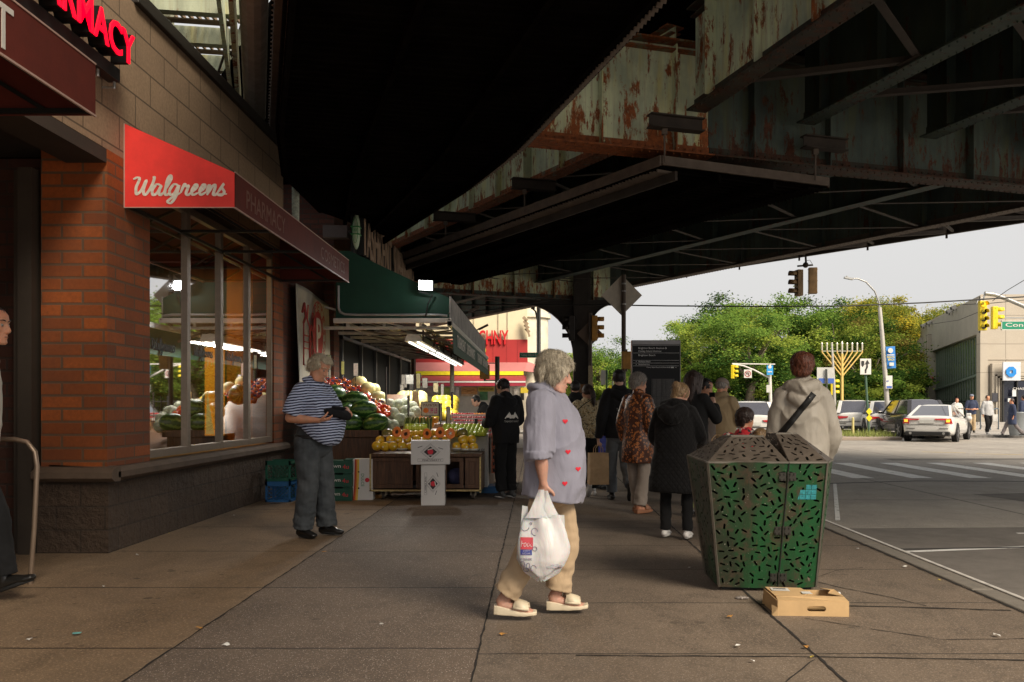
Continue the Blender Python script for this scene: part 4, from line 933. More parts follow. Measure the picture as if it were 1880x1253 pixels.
def person(label, loc, rz, H=1.75, pose=None, w=1.0, sk=None, top=None, pants=None, shoe=None, hair=None, head=(0,0,0), res=.010, eyes=False, hands=True, group=None, seed=0, jowl=0, fullbody=True):
    s = H/1.75
    root = thing('person', label, 'person', loc, rz, group)
    J = dict(pelvis=V(0,0,.95), waist=V(0,0,1.10), chest=V(0,0,1.30), neck=V(0,-.015,1.48), head=V(0,.015,1.635),
             shR=V(.175*w,-.01,1.42), elR=V(.225*w,-.04,1.13), wrR=V(.235*w,.03,.88), shL=V(-.175*w,-.01,1.42), elL=V(-.225*w,-.04,1.13), wrL=V(-.235*w,.03,.88),
             hipR=V(.085*w,0,.93), knR=V(.09,.015,.50), anR=V(.09,-.02,.09), hipL=V(-.085*w,0,.93), knL=V(-.09,.015,.50), anL=V(-.09,-.02,.09),
             hdR=V(0,.1,-1), hdL=V(0,.1,-1), hnR=V(-1,0,0), hnL=V(1,0,0), cuR=.5, cuL=.5, ftR=V(0,1,0), ftL=V(0,1,0))
    for k in J:
        if isinstance(J[k], Vector) and k[:2] not in ('hd','hn','ft'): J[k] = J[k]*s
    for k, v in (pose or {}).items(): J[k] = Vector(v) if isinstance(v, (tuple, list)) else v
    HM = Matrix.Translation(J['head']) @ Euler((head[0], head[1], head[2]), 'XYZ').to_matrix().to_4x4() @ Matrix.Scale(s if s > .9 else .9+.3*(s-.9), 4)
    # body, one continuous surface
    b = MB(); head_geo(b, HM, jowl=jowl)
    chain(b, [(J['neck']-V(0,0,.05)*s, .062*s, .058*s), (J['neck']+V(0,0,.03)*s, .055*s, .055*s), (HM @ V(0,-.02,-.06), .052*s, .055*s)], n=14)
    if fullbody:
        chain(b, [(J['pelvis']-V(0,0,.05)*s,.13*s*w,.09*s),(J['waist'],.12*s*w,.085*s),(J['chest'],.14*s*w,.095*s),(J['neck']-V(0,0,.06)*s,.12*s*w,.07*s),(J['neck']-V(0,0,.01)*s,.06*s,.055*s)], n=18)
        for S in 'RL': bone(b, J['hip'+S], J['kn'+S], .07*s, .048*s, n=12); bone(b, J['kn'+S], J['an'+S], .05*s, .032*s, n=12)
    aw_ = (top or {}).get('arm', 1)
    for S in 'RL':
        bone(b, J['sh'+S], J['el'+S], .048*s*aw_, .038*s*aw_, n=12)
        chain(b, [(J['el'+S], .037*s*aw_), (J['el'+S].lerp(J['wr'+S], .3), .038*s*aw_), (J['wr'+S], .025*s*aw_, .021*s*aw_)], n=12)
        sg_ = 1 if S == 'R' else -1
        hand(b, J['wr'+S], J['hd'+S], J['hn'+S], J.get('th'+S, V(0,1,0)), J['cu'+S], s*(1.05 if aw_ > 1 else 1))
        if shoe and shoe.get('sandal'):
            a = J['an'+S]; f = J['ft'+S].normalized(); fl = f.copy()
            chain(b, [(a+V(0,0,.03),.034,.034),(a-V(0,0,.02)-f*.02,.034,.035),(a+fl*.06+V(0,0,-.035),.040,.026),(a+fl*.12+V(0,0,-.05),.043,.018),(a+fl*.15+V(0,0,-.052),.040,.013)], n=12, side=V(0,0,1).cross(f))
            for i in range(5): chain(b, [(a+fl*.14+V(0,0,-.055)+V(0,0,1).cross(f)*(.032-.016*i), .008), (a+fl*(.176-.006*i)+V(0,0,-.058)+V(0,0,1).cross(f)*(.032-.016*i)*1.05, .0085 if i else .011)], n=8)
    body = remesh(b, 'body', sk or SK_P, root, res, 2)
    if eyes:
        for S in (-1, 1):
            e = MB(); e.ell((S*.031,.0755,.004), .0105, 0, 12, 8); e.ell((S*.031,.0838,.000),(.0055,.003,.0055),1,10,6)
            e.v = [tuple(HM @ Vector(v)) for v in e.v]; e.build('eye', [mat('eye_white',(.36,.32,.28),.2,bump=0), mat('eye_dark',(.03,.025,.02),.2,bump=0)], root, local=True)
            e = MB(); chain(e, [((S*.014,.090,.030),.003),((S*.034,.089,.035),.004),((S*.054,.072,.030),.0025)], n=6)
            e.v = [tuple(HM @ Vector(v)) for v in e.v]; e.build('eyebrow', hair['mat'], root, local=True)
        e = MB(); chain(e, [((-.018,.0915,-.068),.0016),((0,.0985,-.0685),.0018),((.018,.0915,-.068),.0016)], n=6)
        e.v = [tuple(HM @ Vector(v)) for v in e.v]; e.build('mouth_line', mat('lip_line',(.22,.07,.06),.6,bump=0), root, local=True)
    if hair:
        h = MB()
        if hair.get('cap', True): h.ell(hair.get('c',(0,-.018,.030)), hair.get('r',(.086,.102,.099)), 0, 24, 16)
        if hair.get('extra'): hair['extra'](h)
        h.v = [tuple(HM @ Vector(v)) for v in h.v]
        ho = remesh(h, 'hair', hair['mat'], root, hair.get('vox', max(.005, res*.7)), 1, lambda p, n: .004*noise.noise(p*45)+.003*noise.noise(p*90)*hair.get('rough',1))
        if hair.get('N', 500):
            st = MB(); st.v = [tuple(v.co) for v in ho.data.vertices]; st.f = [tuple(p.vertices) for p in ho.data.polygons]; st.mi = [0]*len(st.f); st.sm = [True]*len(st.f)
            IM = HM.inverted(); strands(st, ho.data, hair.get('N', 500), hair.get('L', .05), hair.get('w', .004), HM @ V(0,-.03,.12), hair.get('lift', .005), hair.get('down', .5), hair.get('wave', .004), seed, lambda c, n: (IM @ c).y < .045 or (IM @ c).z > .075)
            me = st.mesh('hair', hair['mat']); old = ho.data; ho.data = me; bpy.data.meshes.remove(old)
    if top:
        t = MB(); tt = top['torso']      # (z, rx, ry, yoff)
        P_ = []
        for q in tt:
            z = q[0]; yo = q[3] if len(q) > 3 else 0; xo = q[4] if len(q) > 4 else 0
            P_.append((V(xo, yo, z), q[1], q[2]))
        chain(t, P_, n=24, sub=4, pw=2.2, cap0=False, cap1=True)
        sr = top.get('sleeve', (.068, .058, .048)); L = top.get('len', 1.0)
        for S in 'RL':
            a, e_, w_ = J['sh'+S], J['el'+S], J['wr'+S]
            if L <= .5: chain(t, [(a-V(.03 if S=='R' else -.03,0,0), sr[0]*1.05), (a.lerp(e_, .35), sr[0]), (a.lerp(e_, L*2), sr[1])], n=16, cap1=False)
            else: chain(t, [(a-V(.03 if S=='R' else -.03,0,0), sr[0]*1.05), (a.lerp(e_, .5), sr[0]*.95), (e_, sr[1]), (e_.lerp(w_, .6), sr[1]*.5+sr[2]*.5), (e_.lerp(w_, L*2-1), sr[2])], n=16, cap1=False)
        if top.get('extra'): top['extra'](t, J, HM)
        topo = remesh(t, top.get('name','shirt'), top['mat'], root, top.get('vox', res), top.get('it', 2), folds(top.get('amp', .008), top.get('fz', 3.5), top.get('fx', 7), seed))
        root['_top'] = 1; del root['_top']
    else: topo = None
    if pants:
        t = MB(); r = pants.get('r', (.088,.066,.058)); hr_ = pants.get('hip', (.165*w*s, .12*s))
        chain(t, [(J['waist']-V(0,0,.02)*s, hr_[0]*.92, hr_[1]*.95), (J['pelvis'], hr_[0], hr_[1]), ((J['hipR']+J['hipL'])/2-V(0,0,.07)*s, hr_[0]*.98, hr_[1]*.9)], n=22, pw=2.2)
        for S in 'RL':
            hp, kn, an = J['hip'+S], J['kn'+S], J['an'+S]; hz = pants.get('hem', .02)
            chain(t, [(hp-V(0,0,.02), r[0]*s, r[0]*1.05*s), (hp.lerp(kn,.5), r[0]*.92*s), (kn, r[1]*s, r[1]*1.05*s), (kn.lerp(an,.5), (r[1]+r[2])/2*s), (an+V(0,0,hz), r[2]*s, r[2]*1.08*s)], n=16, cap1=False, side=(1,0,0))
        def pf(p, n, A=pants.get('amp', .006)):
            k = 1+1.2*math.exp(-((p.z-J['anR'].z-.08)/.1)**2)
            return A*k*(noise.noise(V(p.x*8+seed, p.y*8, p.z*11+p.y*6))+.5*noise.noise(V(p.x*18, p.y*18+seed, p.z*26)))
        remesh(t, 'trousers', pants['mat'], root, pants.get('vox', res), 2, pf)
    if shoe:
        for S in 'RL':
            a = J['an'+S]; f = J['ft'+S].normalized(); sd = V(0,0,1).cross(V(f.x,f.y,0)).normalized()*-1; up = sd.cross(f)*1; up = up if up.z > 0 else -up
            gz = -a.z if not shoe.get('tilt') else 0
            Lh, Lt = .075*s, .185*s
            base = a - up*.075*s
            if shoe.get('sandal'):
                t = MB(); so = shoe['sole']
                N = 14; v = []
                prof = [(-.065,.055,.030),(-.04,.055,.037),(.02,.045,.037),(.08,.030,.043),(.13,.024,.047),(.17,.024,.042),(.19,.026,.026)]
                for (y, h_, w_) in prof:
                    for q in ((-w_,0),(w_,0),(w_*1.04,h_*.5),(w_,h_),(0,h_-.004),(-w_,h_),(-w_*1.04,h_*.5)): v.append(base+f*y+sd*q[0]+up*(q[1]-.012+(0.012*max(0,y-.1)/.09)))
                k = 7
                fs = [(i*k+j, i*k+(j+1)%k, (i+1)*k+(j+1)%k, (i+1)*k+j) for i in range(len(prof)-1) for j in range(k)] + [tuple(range(k))[::-1], tuple(range((len(prof)-1)*k, len(prof)*k))]
                t.add(v, fs, 0, True)
                sh = remesh(t, 'sandal', shoe['mat'], root, .005, 2)
                t = MB(); v = []
                for i in range(15):
                    ang = math.pi*(i/14); x = .050*math.cos(ang); z = .022+.052*math.sin(ang)
                    for y in (.045+.035*(i/14), .13+.02*(i/14)): 
                        zz = z*(1-max(0,(y-.05))*3.4)+.012; v.append(base+f*y+sd*x+up*zz)
                t.add(v, [(2*i,2*i+1,2*i+3,2*i+2) for i in range(14)], 0, True)
                v = []
                for i in range(15):
                    ang = math.pi*(i/14); x = .049*math.cos(ang); z = .026+.056*math.sin(ang)
                    for y in (.065-.035*(i/14), .145-.03*(i/14)): v.append(base+f*y+sd*x+up*(z*(1-max(0,(y-.04))*3.2)+.012))
                t.add(v, [(2*i,2*i+1,2*i+3,2*i+2) for i in range(14)], 0, True)
                t.build('strap', shoe['mat'], sh, local=True, solid=.006)
                continue
            t = MB()
            chain(t, [(base-f*.055*s+up*.035*s, .034*s, .036*s), (base+up*.045*s, .037*s, .046*s), (base+f*.06*s+up*.038*s, .040*s, .036*s), (base+f*.12*s+up*.026*s, .045*s, .026*s), (base+f*.165*s+up*.022*s, .036*s, .020*s)], side=sd, n=14, m=0)
            chain(t, [(a+V(0,0,.02)*s, .040*s), (a-up*.02*s, .040*s, .044*s)], n=12)
            sh = remesh(t, 'shoe', shoe['mat'], root, max(.006, res*.8), 2)
            t = MB(); out = []
            for i in range(20):
                an_ = 2*math.pi*i/20; y = math.cos(an_); x = math.sin(an_); out.append((x*(.040+.006*y)*s, (.052+.118*y)*s))
            v = [base+sd*x+f*y+up*z*s for z in (-.002,.020) for x, y in out]
            t.add(v, [tuple(range(20)), tuple(range(39,19,-1))]+[(i,(i+1)%20,20+(i+1)%20,20+i) for i in range(20)], 0, True)
            t.build('sole', shoe.get('sole', BLACK), sh, local=True)
    return root, J, HM, topo
def stick(target, pts2, plane, off, origin_dir, name, m, parent, th=.002):
    """lay a small flat outline on a surface by casting it along origin_dir (local space)"""
    bvh = BVHTree.FromPolygons([v.co for v in target.data.vertices], [tuple(p.vertices) for p in target.data.polygons])
    d = Vector(origin_dir).normalized(); vs = []
    for p in pts2:
        q = plane(p); h = bvh.ray_cast(q - d*1.0, d)
        if h[0] is None: return None
        vs.append(h[0]-d*off)
    n = len(vs); c = sum(vs, V(0,0,0))/n
    b = MB(); b.add(vs+[c-d*.002], [(i,(i+1)%n,n) for i in range(n)], 0)
    return b.build(name, m, parent, local=True)
def lay(target, fn, nu, nv, d, off, name, m, parent):
    """drape a strip fn(u,v) onto a surface"""
    bvh = BVHTree.FromPolygons([v.co for v in target.data.vertices], [tuple(p.vertices) for p in target.data.polygons])
    d = Vector(d).normalized(); b = MB(); last = None; vs = []
    for j in range(nv+1):
        for i in range(nu+1):
            q = fn(i/nu, j/nv); h = bvh.ray_cast(q-d*1.0, d); last = (h[0]-d*off) if h[0] is not None else (last or q); vs.append(last)
    b.add(vs, [(j*(nu+1)+i, j*(nu+1)+i+1, (j+1)*(nu+1)+i+1, (j+1)*(nu+1)+i) for j in range(nv) for i in range(nu)], 0, True)
    return b.build(name, m, parent, local=True, solid=.004)
HEART = []
for i in range(18):
    t = 2*math.pi*i/18; HEART.append((16*math.sin(t)**3/17, (13*math.cos(t)-5*math.cos(2*t)-2*math.cos(3*t)-math.cos(4*t))/17))

H_GREY = hair_mat('hair_ash_grey', (.66,.58,.44), (.24,.20,.14)); H_WHITE = hair_mat('hair_white', (.72,.62,.44), (.34,.28,.19)); H_BLACK = hair_mat('hair_black', (.014,.011,.010), (.004,.004,.004))
H_AUB = hair_mat('hair_auburn', (.20,.055,.022), (.06,.018,.009)); H_BLOND = hair_mat('hair_dark_blond', (.42,.27,.13), (.14,.08,.04)); H_SALT = hair_mat('hair_salt_pepper', (.42,.38,.33), (.07,.06,.055)); H_BROWN = hair_mat('hair_dark_brown', (.05,.025,.018), (.014,.008,.006))
BEIGE_T = cloth('beige_trouser_cloth', (.47,.34,.21), .1)
LILAC = cloth('lilac_grey_chambray', (.265,.26,.32), .07, fold=.5)
BLK_CL = cloth('black_cloth', (.0035,.0035,.004), .3, rough=.95, sheen=0); BLK_CL2 = cloth('washed_black_cloth', (.006,.006,.007), .3, rough=.95, sheen=0)
DENIM = cloth('dark_worn_denim', (.035,.042,.048), .25, 700, c2=(.075,.082,.086), sheen=.03); DENIM_G = cloth('grey_denim', (.10,.11,.12), .2)
TAUPE = cloth('taupe_trouser_cloth', (.30,.25,.21), .1); TAN_H = cloth('tan_hoodie_fleece', (.40,.29,.16), .1); GREY_J = cloth('stone_grey_jacket', (.40,.36,.30), .06, 800, .55, .5, sheen=0)
SHOE_W = mat('white_sneaker', (.72,.70,.68), .5); SHOE_B = mat('black_shoe_leather', (.012,.011,.010), .35); CREAM_S = mat('cream_sandal_leather', (.66,.56,.40), .5, var=.06)
SOLE_W = mat('white_rubber', (.6,.58,.55), .6)
def mk_pat(name, fn, rough=.8):
    t = NT(name); g = t.co(); fn(t, g); t.set(Roughness=rough, Sheen_Weight=.1); return reg(name, t)
def _str(t, g):
    s = t.n('ShaderNodeSeparateXYZ'); t.l(g, s.inputs[0]); wob = t.math('MULTIPLY', t.noise(g, 4, 3), .05)
    sl_ = t.math('ADD', t.math('ADD', s.outputs[2], wob), t.math('MULTIPLY', s.outputs[1], -.10))
    t.col(t.mix(t.math('GREATER_THAN', t.math('FRACT', t.math('MULTIPLY', sl_, 38)), .52), (.012,.018,.058), (.52,.59,.76))); t.bump(t.noise(t.map(g,(1,1,.5)), 9, 4), .3, .02)
STRIPE = mk_pat('navy_white_stripe_knit', _str)
def _leo(t, g):
    v = t.vor(g, 30); e = t.vor(g, 30, 'DISTANCE_TO_EDGE'); n = t.noise(g, 60, 3)
    sp = t.ramp(t.math('ADD', v, t.math('MULTIPLY', n, .25)), [(.30,1),(.36,0),(.50,0),(.56,1)], False)
    f = t.mix(sp, (.62,.21,.05), (.055,.016,.008)); f = t.mix(t.ramp(t.noise(g, 3, 3), [(.4,0),(.7,.55)]), f, (.10,.03,.012)); t.col(f); t.bump(t.noise(t.map(g,(1,1,.5)), 9, 4), .4, .02)
LEOP = mk_pat('leopard_print_satin', _leo, .4)
def _flo(t, g):
    c = t.vor(g, 55, 'F1', 'Color'); s = t.n('ShaderNodeSeparateXYZ'); t.l(c, s.inputs[0])
    t.col(t.ramp(s.outputs[0], [(0,(.60,.48,.28)),(.35,(.14,.11,.06)),(.5,(.70,.60,.38)),(.68,(.38,.27,.12)),(.85,(.48,.42,.28))], True)); t.bump(t.noise(g, 8, 4), .4, .02)
FLORAL = mk_pat('tan_floral_cotton', _flo)
def _qui(t, g):
    s = t.n('ShaderNodeSeparateXYZ'); t.l(g, s.inputs[0]); u = t.math('ADD', t.math('MULTIPLY', s.outputs[0], 1), t.math('MULTIPLY', s.outputs[1], .7))
    a = t.math('ABSOLUTE', t.math('SINE', t.math('MULTIPLY', t.math('ADD', u, t.math('MULTIPLY', s.outputs[2], .75)), 62))); b_ = t.math('ABSOLUTE', t.math('SINE', t.math('MULTIPLY', t.math('SUBTRACT', u, t.math('MULTIPLY', s.outputs[2], .75)), 62)))
    h = t.math('POWER', t.math('MINIMUM', a, b_), .5); t.col(t.mix(h, (.002,.002,.002), (.010,.0095,.010))); t.b.inputs['Specular IOR Level'].default_value=.12; b1 = t.bump(h, .5, .006); t.bump(t.noise(g, 7, 4), .3, .02, b1)
QUILT = mk_pat('black_quilted_nylon', _qui, .7)
def _redsc(t, g):
    c = t.vor(g, 38, 'F1', 'Color'); s = t.n('ShaderNodeSeparateXYZ'); t.l(c, s.inputs[0]); t.col(t.ramp(s.outputs[1], [(0,(.5,.01,.02)),(.5,(.02,.02,.025)),(.66,(.6,.02,.03)),(.88,(.5,.45,.4))], True))
REDSC = mk_pat('red_patterned_blouse', _redsc)

# 1 grey haired woman crossing in front
def hx1(h):
    chain(h, [((0,.045,.085),.070,.030),((0,.078,.066),.064,.020),((0,.088,.045),.056,.012)], n=16)
    for s in (-1,1): chain(h, [((s*.055,.05,.08),.04,.05),((s*.082,.03,.02),.022,.048),((s*.084,-.005,-.030),.018,.038),((s*.078,-.02,-.058),.014,.028)], n=14, side=(1,0,0))
    chain(h, [((0,-.06,.06),.09,.06),((0,-.092,.0),.088,.042),((0,-.084,-.045),.074,.032),((0,-.072,-.066),.060,.022)], n=16)
    h.ell((0,-.02,.055),(.098,.118,.098),0,24,14)
def tx1(t, J, HM):   # collar, chest pocket line, hem tails
    chain(t, [(V(.055,.035,1.335),.018,.03),(V(.075,-.03,1.365),.016,.032),(V(0,-.07,1.385),.016,.034),(V(-.075,-.03,1.365),.016,.032),(V(-.055,.035,1.335),.018,.03)], n=10, side=(0,0,1))
    chain(t, [(V(.05,.04,1.335),.02,.012),(V(.05,.10,1.28),.022,.010)], n=10)
    chain(t, [(V(.235,-.045,1.005),.074,.070),(V(.235,-.043,.965),.074,.070)], n=16, cap0=False, cap1=False)
w1, J1, M1, T1 = person('grey haired woman in a lilac shirt with red hearts walking past with a white bag', (.06,5.25,0), R(-90), 1.62,
    pose=dict(pelvis=(0,.03,.86), waist=(0,.05,.98), chest=(0,.035,1.18), neck=(0,-.005,1.345), head=(0,.052,1.462), shR=(.165,-.035,1.285), elR=(.225,-.035,.985), wrR=(.205,-.02,.815), hdR=(-.1,-.02,-1), hnR=(-.9,.4,0), thR=(0,1,0), cuR=1.9,
              shL=(-.165,-.02,1.285), elL=(-.22,.0,1.0), wrL=(-.2,.12,.82), hdL=(0,.3,-1), hipR=(.085,.0,.84), hipL=(-.085,.06,.84), knR=(.09,-.09,.45), anR=(.09,-.245,.115), ftR=(0,1,-.06), knL=(-.08,.12,.46), anL=(-.08,.065,.105), ftL=(0,1,0)),
    w=1.02, sk=SK_P, res=.0055, eyes=True, jowl=.28, head=(R(-13),0,0),
    hair=dict(mat=H_GREY, extra=hx1, N=3600, L=.058, w=.0034, down=.62, lift=.009, wave=.007, rough=1.2),
    top=dict(mat=LILAC, name='shirt', arm=1.12, torso=[(.715,.20,.185,.03),(.80,.205,.19,.042),(.92,.198,.185,.05),(1.05,.188,.172,.045),(1.17,.183,.158,.035),(1.27,.175,.125,.01),(1.335,.105,.085,-.01),(1.365,.07,.07,-.01)], sleeve=(.082,.078,.07), len=.48, amp=.017, fz=2.6, fx=7, extra=tx1, it=3),
    pants=dict(mat=BEIGE_T, r=(.092,.085,.086), hip=(.175,.15), hem=.045, amp=.008), shoe=dict(mat=CREAM_S, sole=CREAM_S, sandal=True), seed=3)
RED_H = mat('red_heart_print', (.62,.01,.03), .7, bump=0)
for px, py in ((1038,774),(1043,830),(1062,862),(1037,888)):
    yl = PX(px,5.05)-.06; zl = PZ(py,5.05)
    stick(T1, HEART, lambda p: V(0, yl+p[0]*.017, zl+p[1]*.017), .003, (-1,0,0), 'heart_print', RED_H, w1)
b = MB(); chain(b, [(V(.20,-.06,.80),.02,.03),(V(.14,-.1,.74),.02,.04)], n=8); 
# white shopping bag in her hand
bg = thing('plastic_bag', 'bulging white plastic shopping bag with a red and blue food print hanging from her hand', 'bag', (.06,4.99,.3))
BAGM = NT('thin_white_plastic'); _g = BAGM.co(); BAGM.col(BAGM.mix(BAGM.ramp(BAGM.noise(_g, 5, 5), [(.35,0),(.7,1)]), (.70,.67,.66), (.82,.80,.80))); BAGM.set(Roughness=.32, Transmission_Weight=.12); BAGM.b.inputs['Subsurface Weight'].default_value=.3
_w = BAGM.bump(BAGM.noise(BAGM.map(_g,(1,1,.4)), 8, 3, .5, 1.0), .5, .02); BAGM.bump(BAGM.noise(BAGM.map(_g,(3,3,.8)), 14, 3, .5, 1), .25, .004, _w); BAGP = reg('thin_white_plastic', BAGM)
def bagpt(u, v):   # v 0 bottom, 1 top
    a = 2*math.pi*u; Z = PZ(1062,5)+(PZ(945,5)-PZ(1062,5))*v
    cxp = 994+3*v; wx = [.02,.088,.125,.145,.15,.147,.14,.13,.118,.105,.092][min(10,int(v*10))]; wx2 = [.02,.088,.125,.145,.15,.147,.14,.13,.118,.105,.092][min(10,int(v*10)+1)]; fr = v*10-int(v*10); rx = wx*(1-fr)+wx2*fr; ry = rx*(.62-.35*v)
    cr_ = .012*math.sin(a*5+v*4)*(.4+v)+.010*noise.noise(V(math.cos(a)*2,math.sin(a)*2,v*5))
    return (PX(cxp,5)+(rx+cr_)*math.cos(a), 5.0+(ry+cr_*.6)*math.sin(a), Z-(.02*math.sin(a*3) if v < .15 else 0))
b = MB(); b.sheet(bagpt, 64, 30); v0 = [bagpt(i/64,0) for i in range(64)]; b.add(v0, [tuple(range(64))]); 
hz = PZ(905,5)
for (xa, ya, sx) in ((.955,-.012,-1),(1.0,.012,1)):
    pass
def strapb(p0, p1, w0, w1, nm=0):
    n = 8; v = []
    for i in range(n+1):
        t = i/n; p = Vector(p0).lerp(Vector(p1), t); ww = w0+(w1-w0)*t**.7; v += [p-V(ww,.01*math.sin(t*5),0), p+V(0,-.012,0), p+V(ww,.01*math.sin(t*5),0)]
    b.add(v, [(3*i+j,3*i+j+1,3*i+4+j,3*i+3+j) for i in range(n) for j in (0,1)], 0, True)
X = lambda px: PX(px,5)
strapb((X(985),4.97,PZ(950,5)), (X(994),4.965,PZ(898,5)), .066, .016); strapb((X(1008),4.99,PZ(950,5)), (X(1001),4.97,PZ(900,5)), .058, .014)
strapb((X(987),5.06,PZ(950,5)), (X(994),5.03,PZ(905,5)), .05, .012); strapb((X(1012),5.05,PZ(950,5)), (X(1002),5.03,PZ(905,5)), .05, .012)
b.add([(X(955),5.0,PZ(975,5)),(X(959),4.99,PZ(928,5)),(X(969),4.99,PZ(930,5)),(X(972),4.985,PZ(975,5))],[(0,1,2,3)]); b.add([(X(1018),5.0,PZ(975,5)),(X(1026),5.0,PZ(946,5)),(X(1036),5.0,PZ(946,5)),(X(1038),5.0,PZ(985,5))],[(0,1,2,3)])
bo = b.build('bag_sheet', BAGP, bg, fix=False)
bvh = BVHTree.FromPolygons([wm(bo) @ v.co for v in bo.data.vertices], [tuple(p.vertices) for p in bo.data.polygons])
def bag_print(mb, name, m):
    out = []
    for v in mb.v:
        x = v[0]+.018; h = (None,)
        for _ in range(12):
            h = bvh.ray_cast(V(x, 4.0, v[2]), V(0,1,0))
            if h[0]: break
            x += .006
        out.append(tuple(h[0]-V(0,.003,0)) if h[0] else v)
    mb.v = out; mb.build(name, m, bg, fix=False)
def flat(x0, x1, z0_, z1_, mb, m=0, n=8):
    vs = [(x0+(x1-x0)*i/n, 4.5, z0_+(z1_-z0_)*j/4) for j in range(5) for i in range(n+1)]
    mb.add(vs, [(j*(n+1)+i,j*(n+1)+i+1,(j+1)*(n+1)+i+1,(j+1)*(n+1)+i) for j in range(4) for i in range(n)], m)
b = MB(); flat(X(950),X(973),PZ(1006,5),PZ(985,5),b); bag_print(b, 'red_print', mat('print_red',(.55,.06,.08),.5,bump=0))
b = MB(); flat(X(950),X(971),PZ(1016,5),PZ(1006.6,5),b); put_text(b,'AT YOUR HOME',(X(960),4.5,PZ(1024,5)),.065,.014); bag_print(b, 'blue_print', mat('print_blue',(.06,.07,.28),.5,bump=0))
b = MB(); put_text(b,'Food',(X(962),4.5,PZ(996,5)),.07,.035,shear=.2); put_text(b,'CITY',(X(961),4.5,PZ(1009,5)),.04,.010); put_text(b,'BAZAAR',(X(961),4.5,PZ(1013.3,5)),.045,.009); bag_print(b, 'white_print', mat('print_white',(.85,.82,.8),.5,bump=0))
bvhoff = .004
b = MB()
def loop(cx_, cz_, rx, rz_, a0=0, a1=6.3, n=12): b.tube([(cx_+rx*math.cos(a0+(a1-a0)*i/n),4.5,cz_+rz_*math.sin(a0+(a1-a0)*i/n)) for i in range(n+1)], .0016, 3)
for (px, py, rx, rz_, a0, a1) in ((958,968,.022,.018,3.1,6.3),(969,961,.006,.006,0,6.3),(976,975,.018,.02,0,5),(954,1034,.012,.02,0,6.3),(964,1036,.01,.017,0,6.3),(974,1041,.016,.02,0,4),(976,1005,.012,.012,0,6.3),(960,1046,.015,.012,0,6.3)): loop(X(px),PZ(py,5),rx,rz_,a0,a1)
put_text(b,'THANK YOU',(X(1011),4.5,PZ(1034,5)),.05,.006); put_text(b,'PLEASE REUSE THIS BAG',(X(1012),4.5,PZ(1040,5)),.09,.006); flat(X(997),X(1026),PZ(1037.4,5),PZ(1036.9,5),b); bag_print(b,'line_print',mat('print_violet',(.16,.15,.32),.6,bump=0))
b = MB(); b.ell((X(1005),5.0,PZ(1022,5)),(.09,.05,.085)); b.build('wrapped_goods', mat('goods_pink',(.55,.40,.34),.6), bg)
# 2 man in the striped polo shirt
def tx2(t, J, HM):
    chain(t, [(V(.075,.06,1.475),.016,.026),(V(.085,-.02,1.515),.015,.028),(V(0,-.07,1.535),.015,.030),(V(-.085,-.02,1.515),.015,.028),(V(-.075,.06,1.475),.016,.026)], n=10, side=(0,0,1))
w2, J2, M2, T2 = person('heavy white haired man in a navy striped polo looking down into a black pouch', (-2.17,8.47,0), R(-112), 1.77,
    pose=dict(pelvis=(0,.0,.95), waist=(0,.05,1.08), chest=(0,.05,1.27), neck=(0,.02,1.475), head=(0,.075,1.640), shR=(.20,.0,1.41), elR=(.265,-.075,1.15), wrR=(.205,.215,1.13), hdR=(-.55,.8,.15), hnR=(-.2,-.1,1), thR=(0,.2,1), cuR=.75,
              shL=(-.20,.0,1.41), elL=(-.27,.08,1.15), wrL=(-.15,.28,1.235), hdL=(.75,.5,-.25), hnL=(.3,-.3,-1), thL=(0,.6,.5), cuL=.7, hipR=(.10,0,.93), hipL=(-.10,0,.93), knR=(.11,.02,.5), knL=(-.10,.05,.5), anR=(.12,-.03,.09), anL=(-.12,.07,.09), ftR=(.25,1,0), ftL=(-.1,1,0)),
    w=1.12, sk=SK_T, res=.0065, eyes=True, jowl=.32, head=(R(-28),0,R(0)),
    hair=dict(mat=H_WHITE, extra=lambda h: (chain(h, [((0,.06,.085),.062,.028),((.0,.035,.10),.075,.03)], n=14), chain(h, [((0,-.08,.02),.082,.045),((0,-.085,-.05),.066,.03)], n=14), [chain(h, [((s*.076,.01,.05),.02,.05),((s*.078,-.03,-.02),.016,.035)], n=12) for s in (-1,1)]), N=1600, L=.06, w=.004, down=.45, lift=.008),
    top=dict(mat=STRIPE, name='polo_shirt', arm=1.15, torso=[(1.005,.195,.205,.06),(1.04,.21,.235,.08),(1.12,.21,.25,.085),(1.22,.205,.225,.065),(1.32,.205,.165,.025),(1.42,.19,.125,.005),(1.475,.11,.09,.01),(1.51,.075,.07,.01)], sleeve=(.085,.088,.06), len=.43, amp=.008, extra=tx2),
    pants=dict(mat=DENIM, r=(.122,.098,.094), hip=(.185,.165), hem=.0, amp=.010), shoe=dict(mat=SHOE_B), seed=11)
b = MB(); chain(b, [(V(0,.035,.955),.203,.196),(V(0,.035,.99),.205,.20)], n=28, cap0=False, cap1=False); b.build('belt', BLACK, w2, local=True)
b = MB(); b.cyl(HMp := (M2 @ V(.004,.098,-.068)), M2 @ V(.012,.150,-.082), .0042, n=8); b.build('cigarette', mat('cigarette_paper',(.8,.78,.72),.7,bump=0), w2, local=True)
c2 = wm(w2) @ V(.06,.335,1.195)
pch = thing('black_pouch', 'soft black zip pouch held open in both hands of the striped man', 'pouch', c2, R(-112))
b = MB(); chain(b, [(V(.10,-.06,.02),.05,.03),(V(0,.0,.0),.075,.04),(V(-.10,.03,-.02),.06,.035)], n=16, pw=3); chain(b, [(V(.05,-.02,.06),.04,.012),(V(-.05,.03,.05),.05,.012)], n=10)
remesh(b, 'pouch_body', cloth('pouch_nylon',(.003,.003,.004),.2,rough=.9,sheen=0), pch, .007, 2)

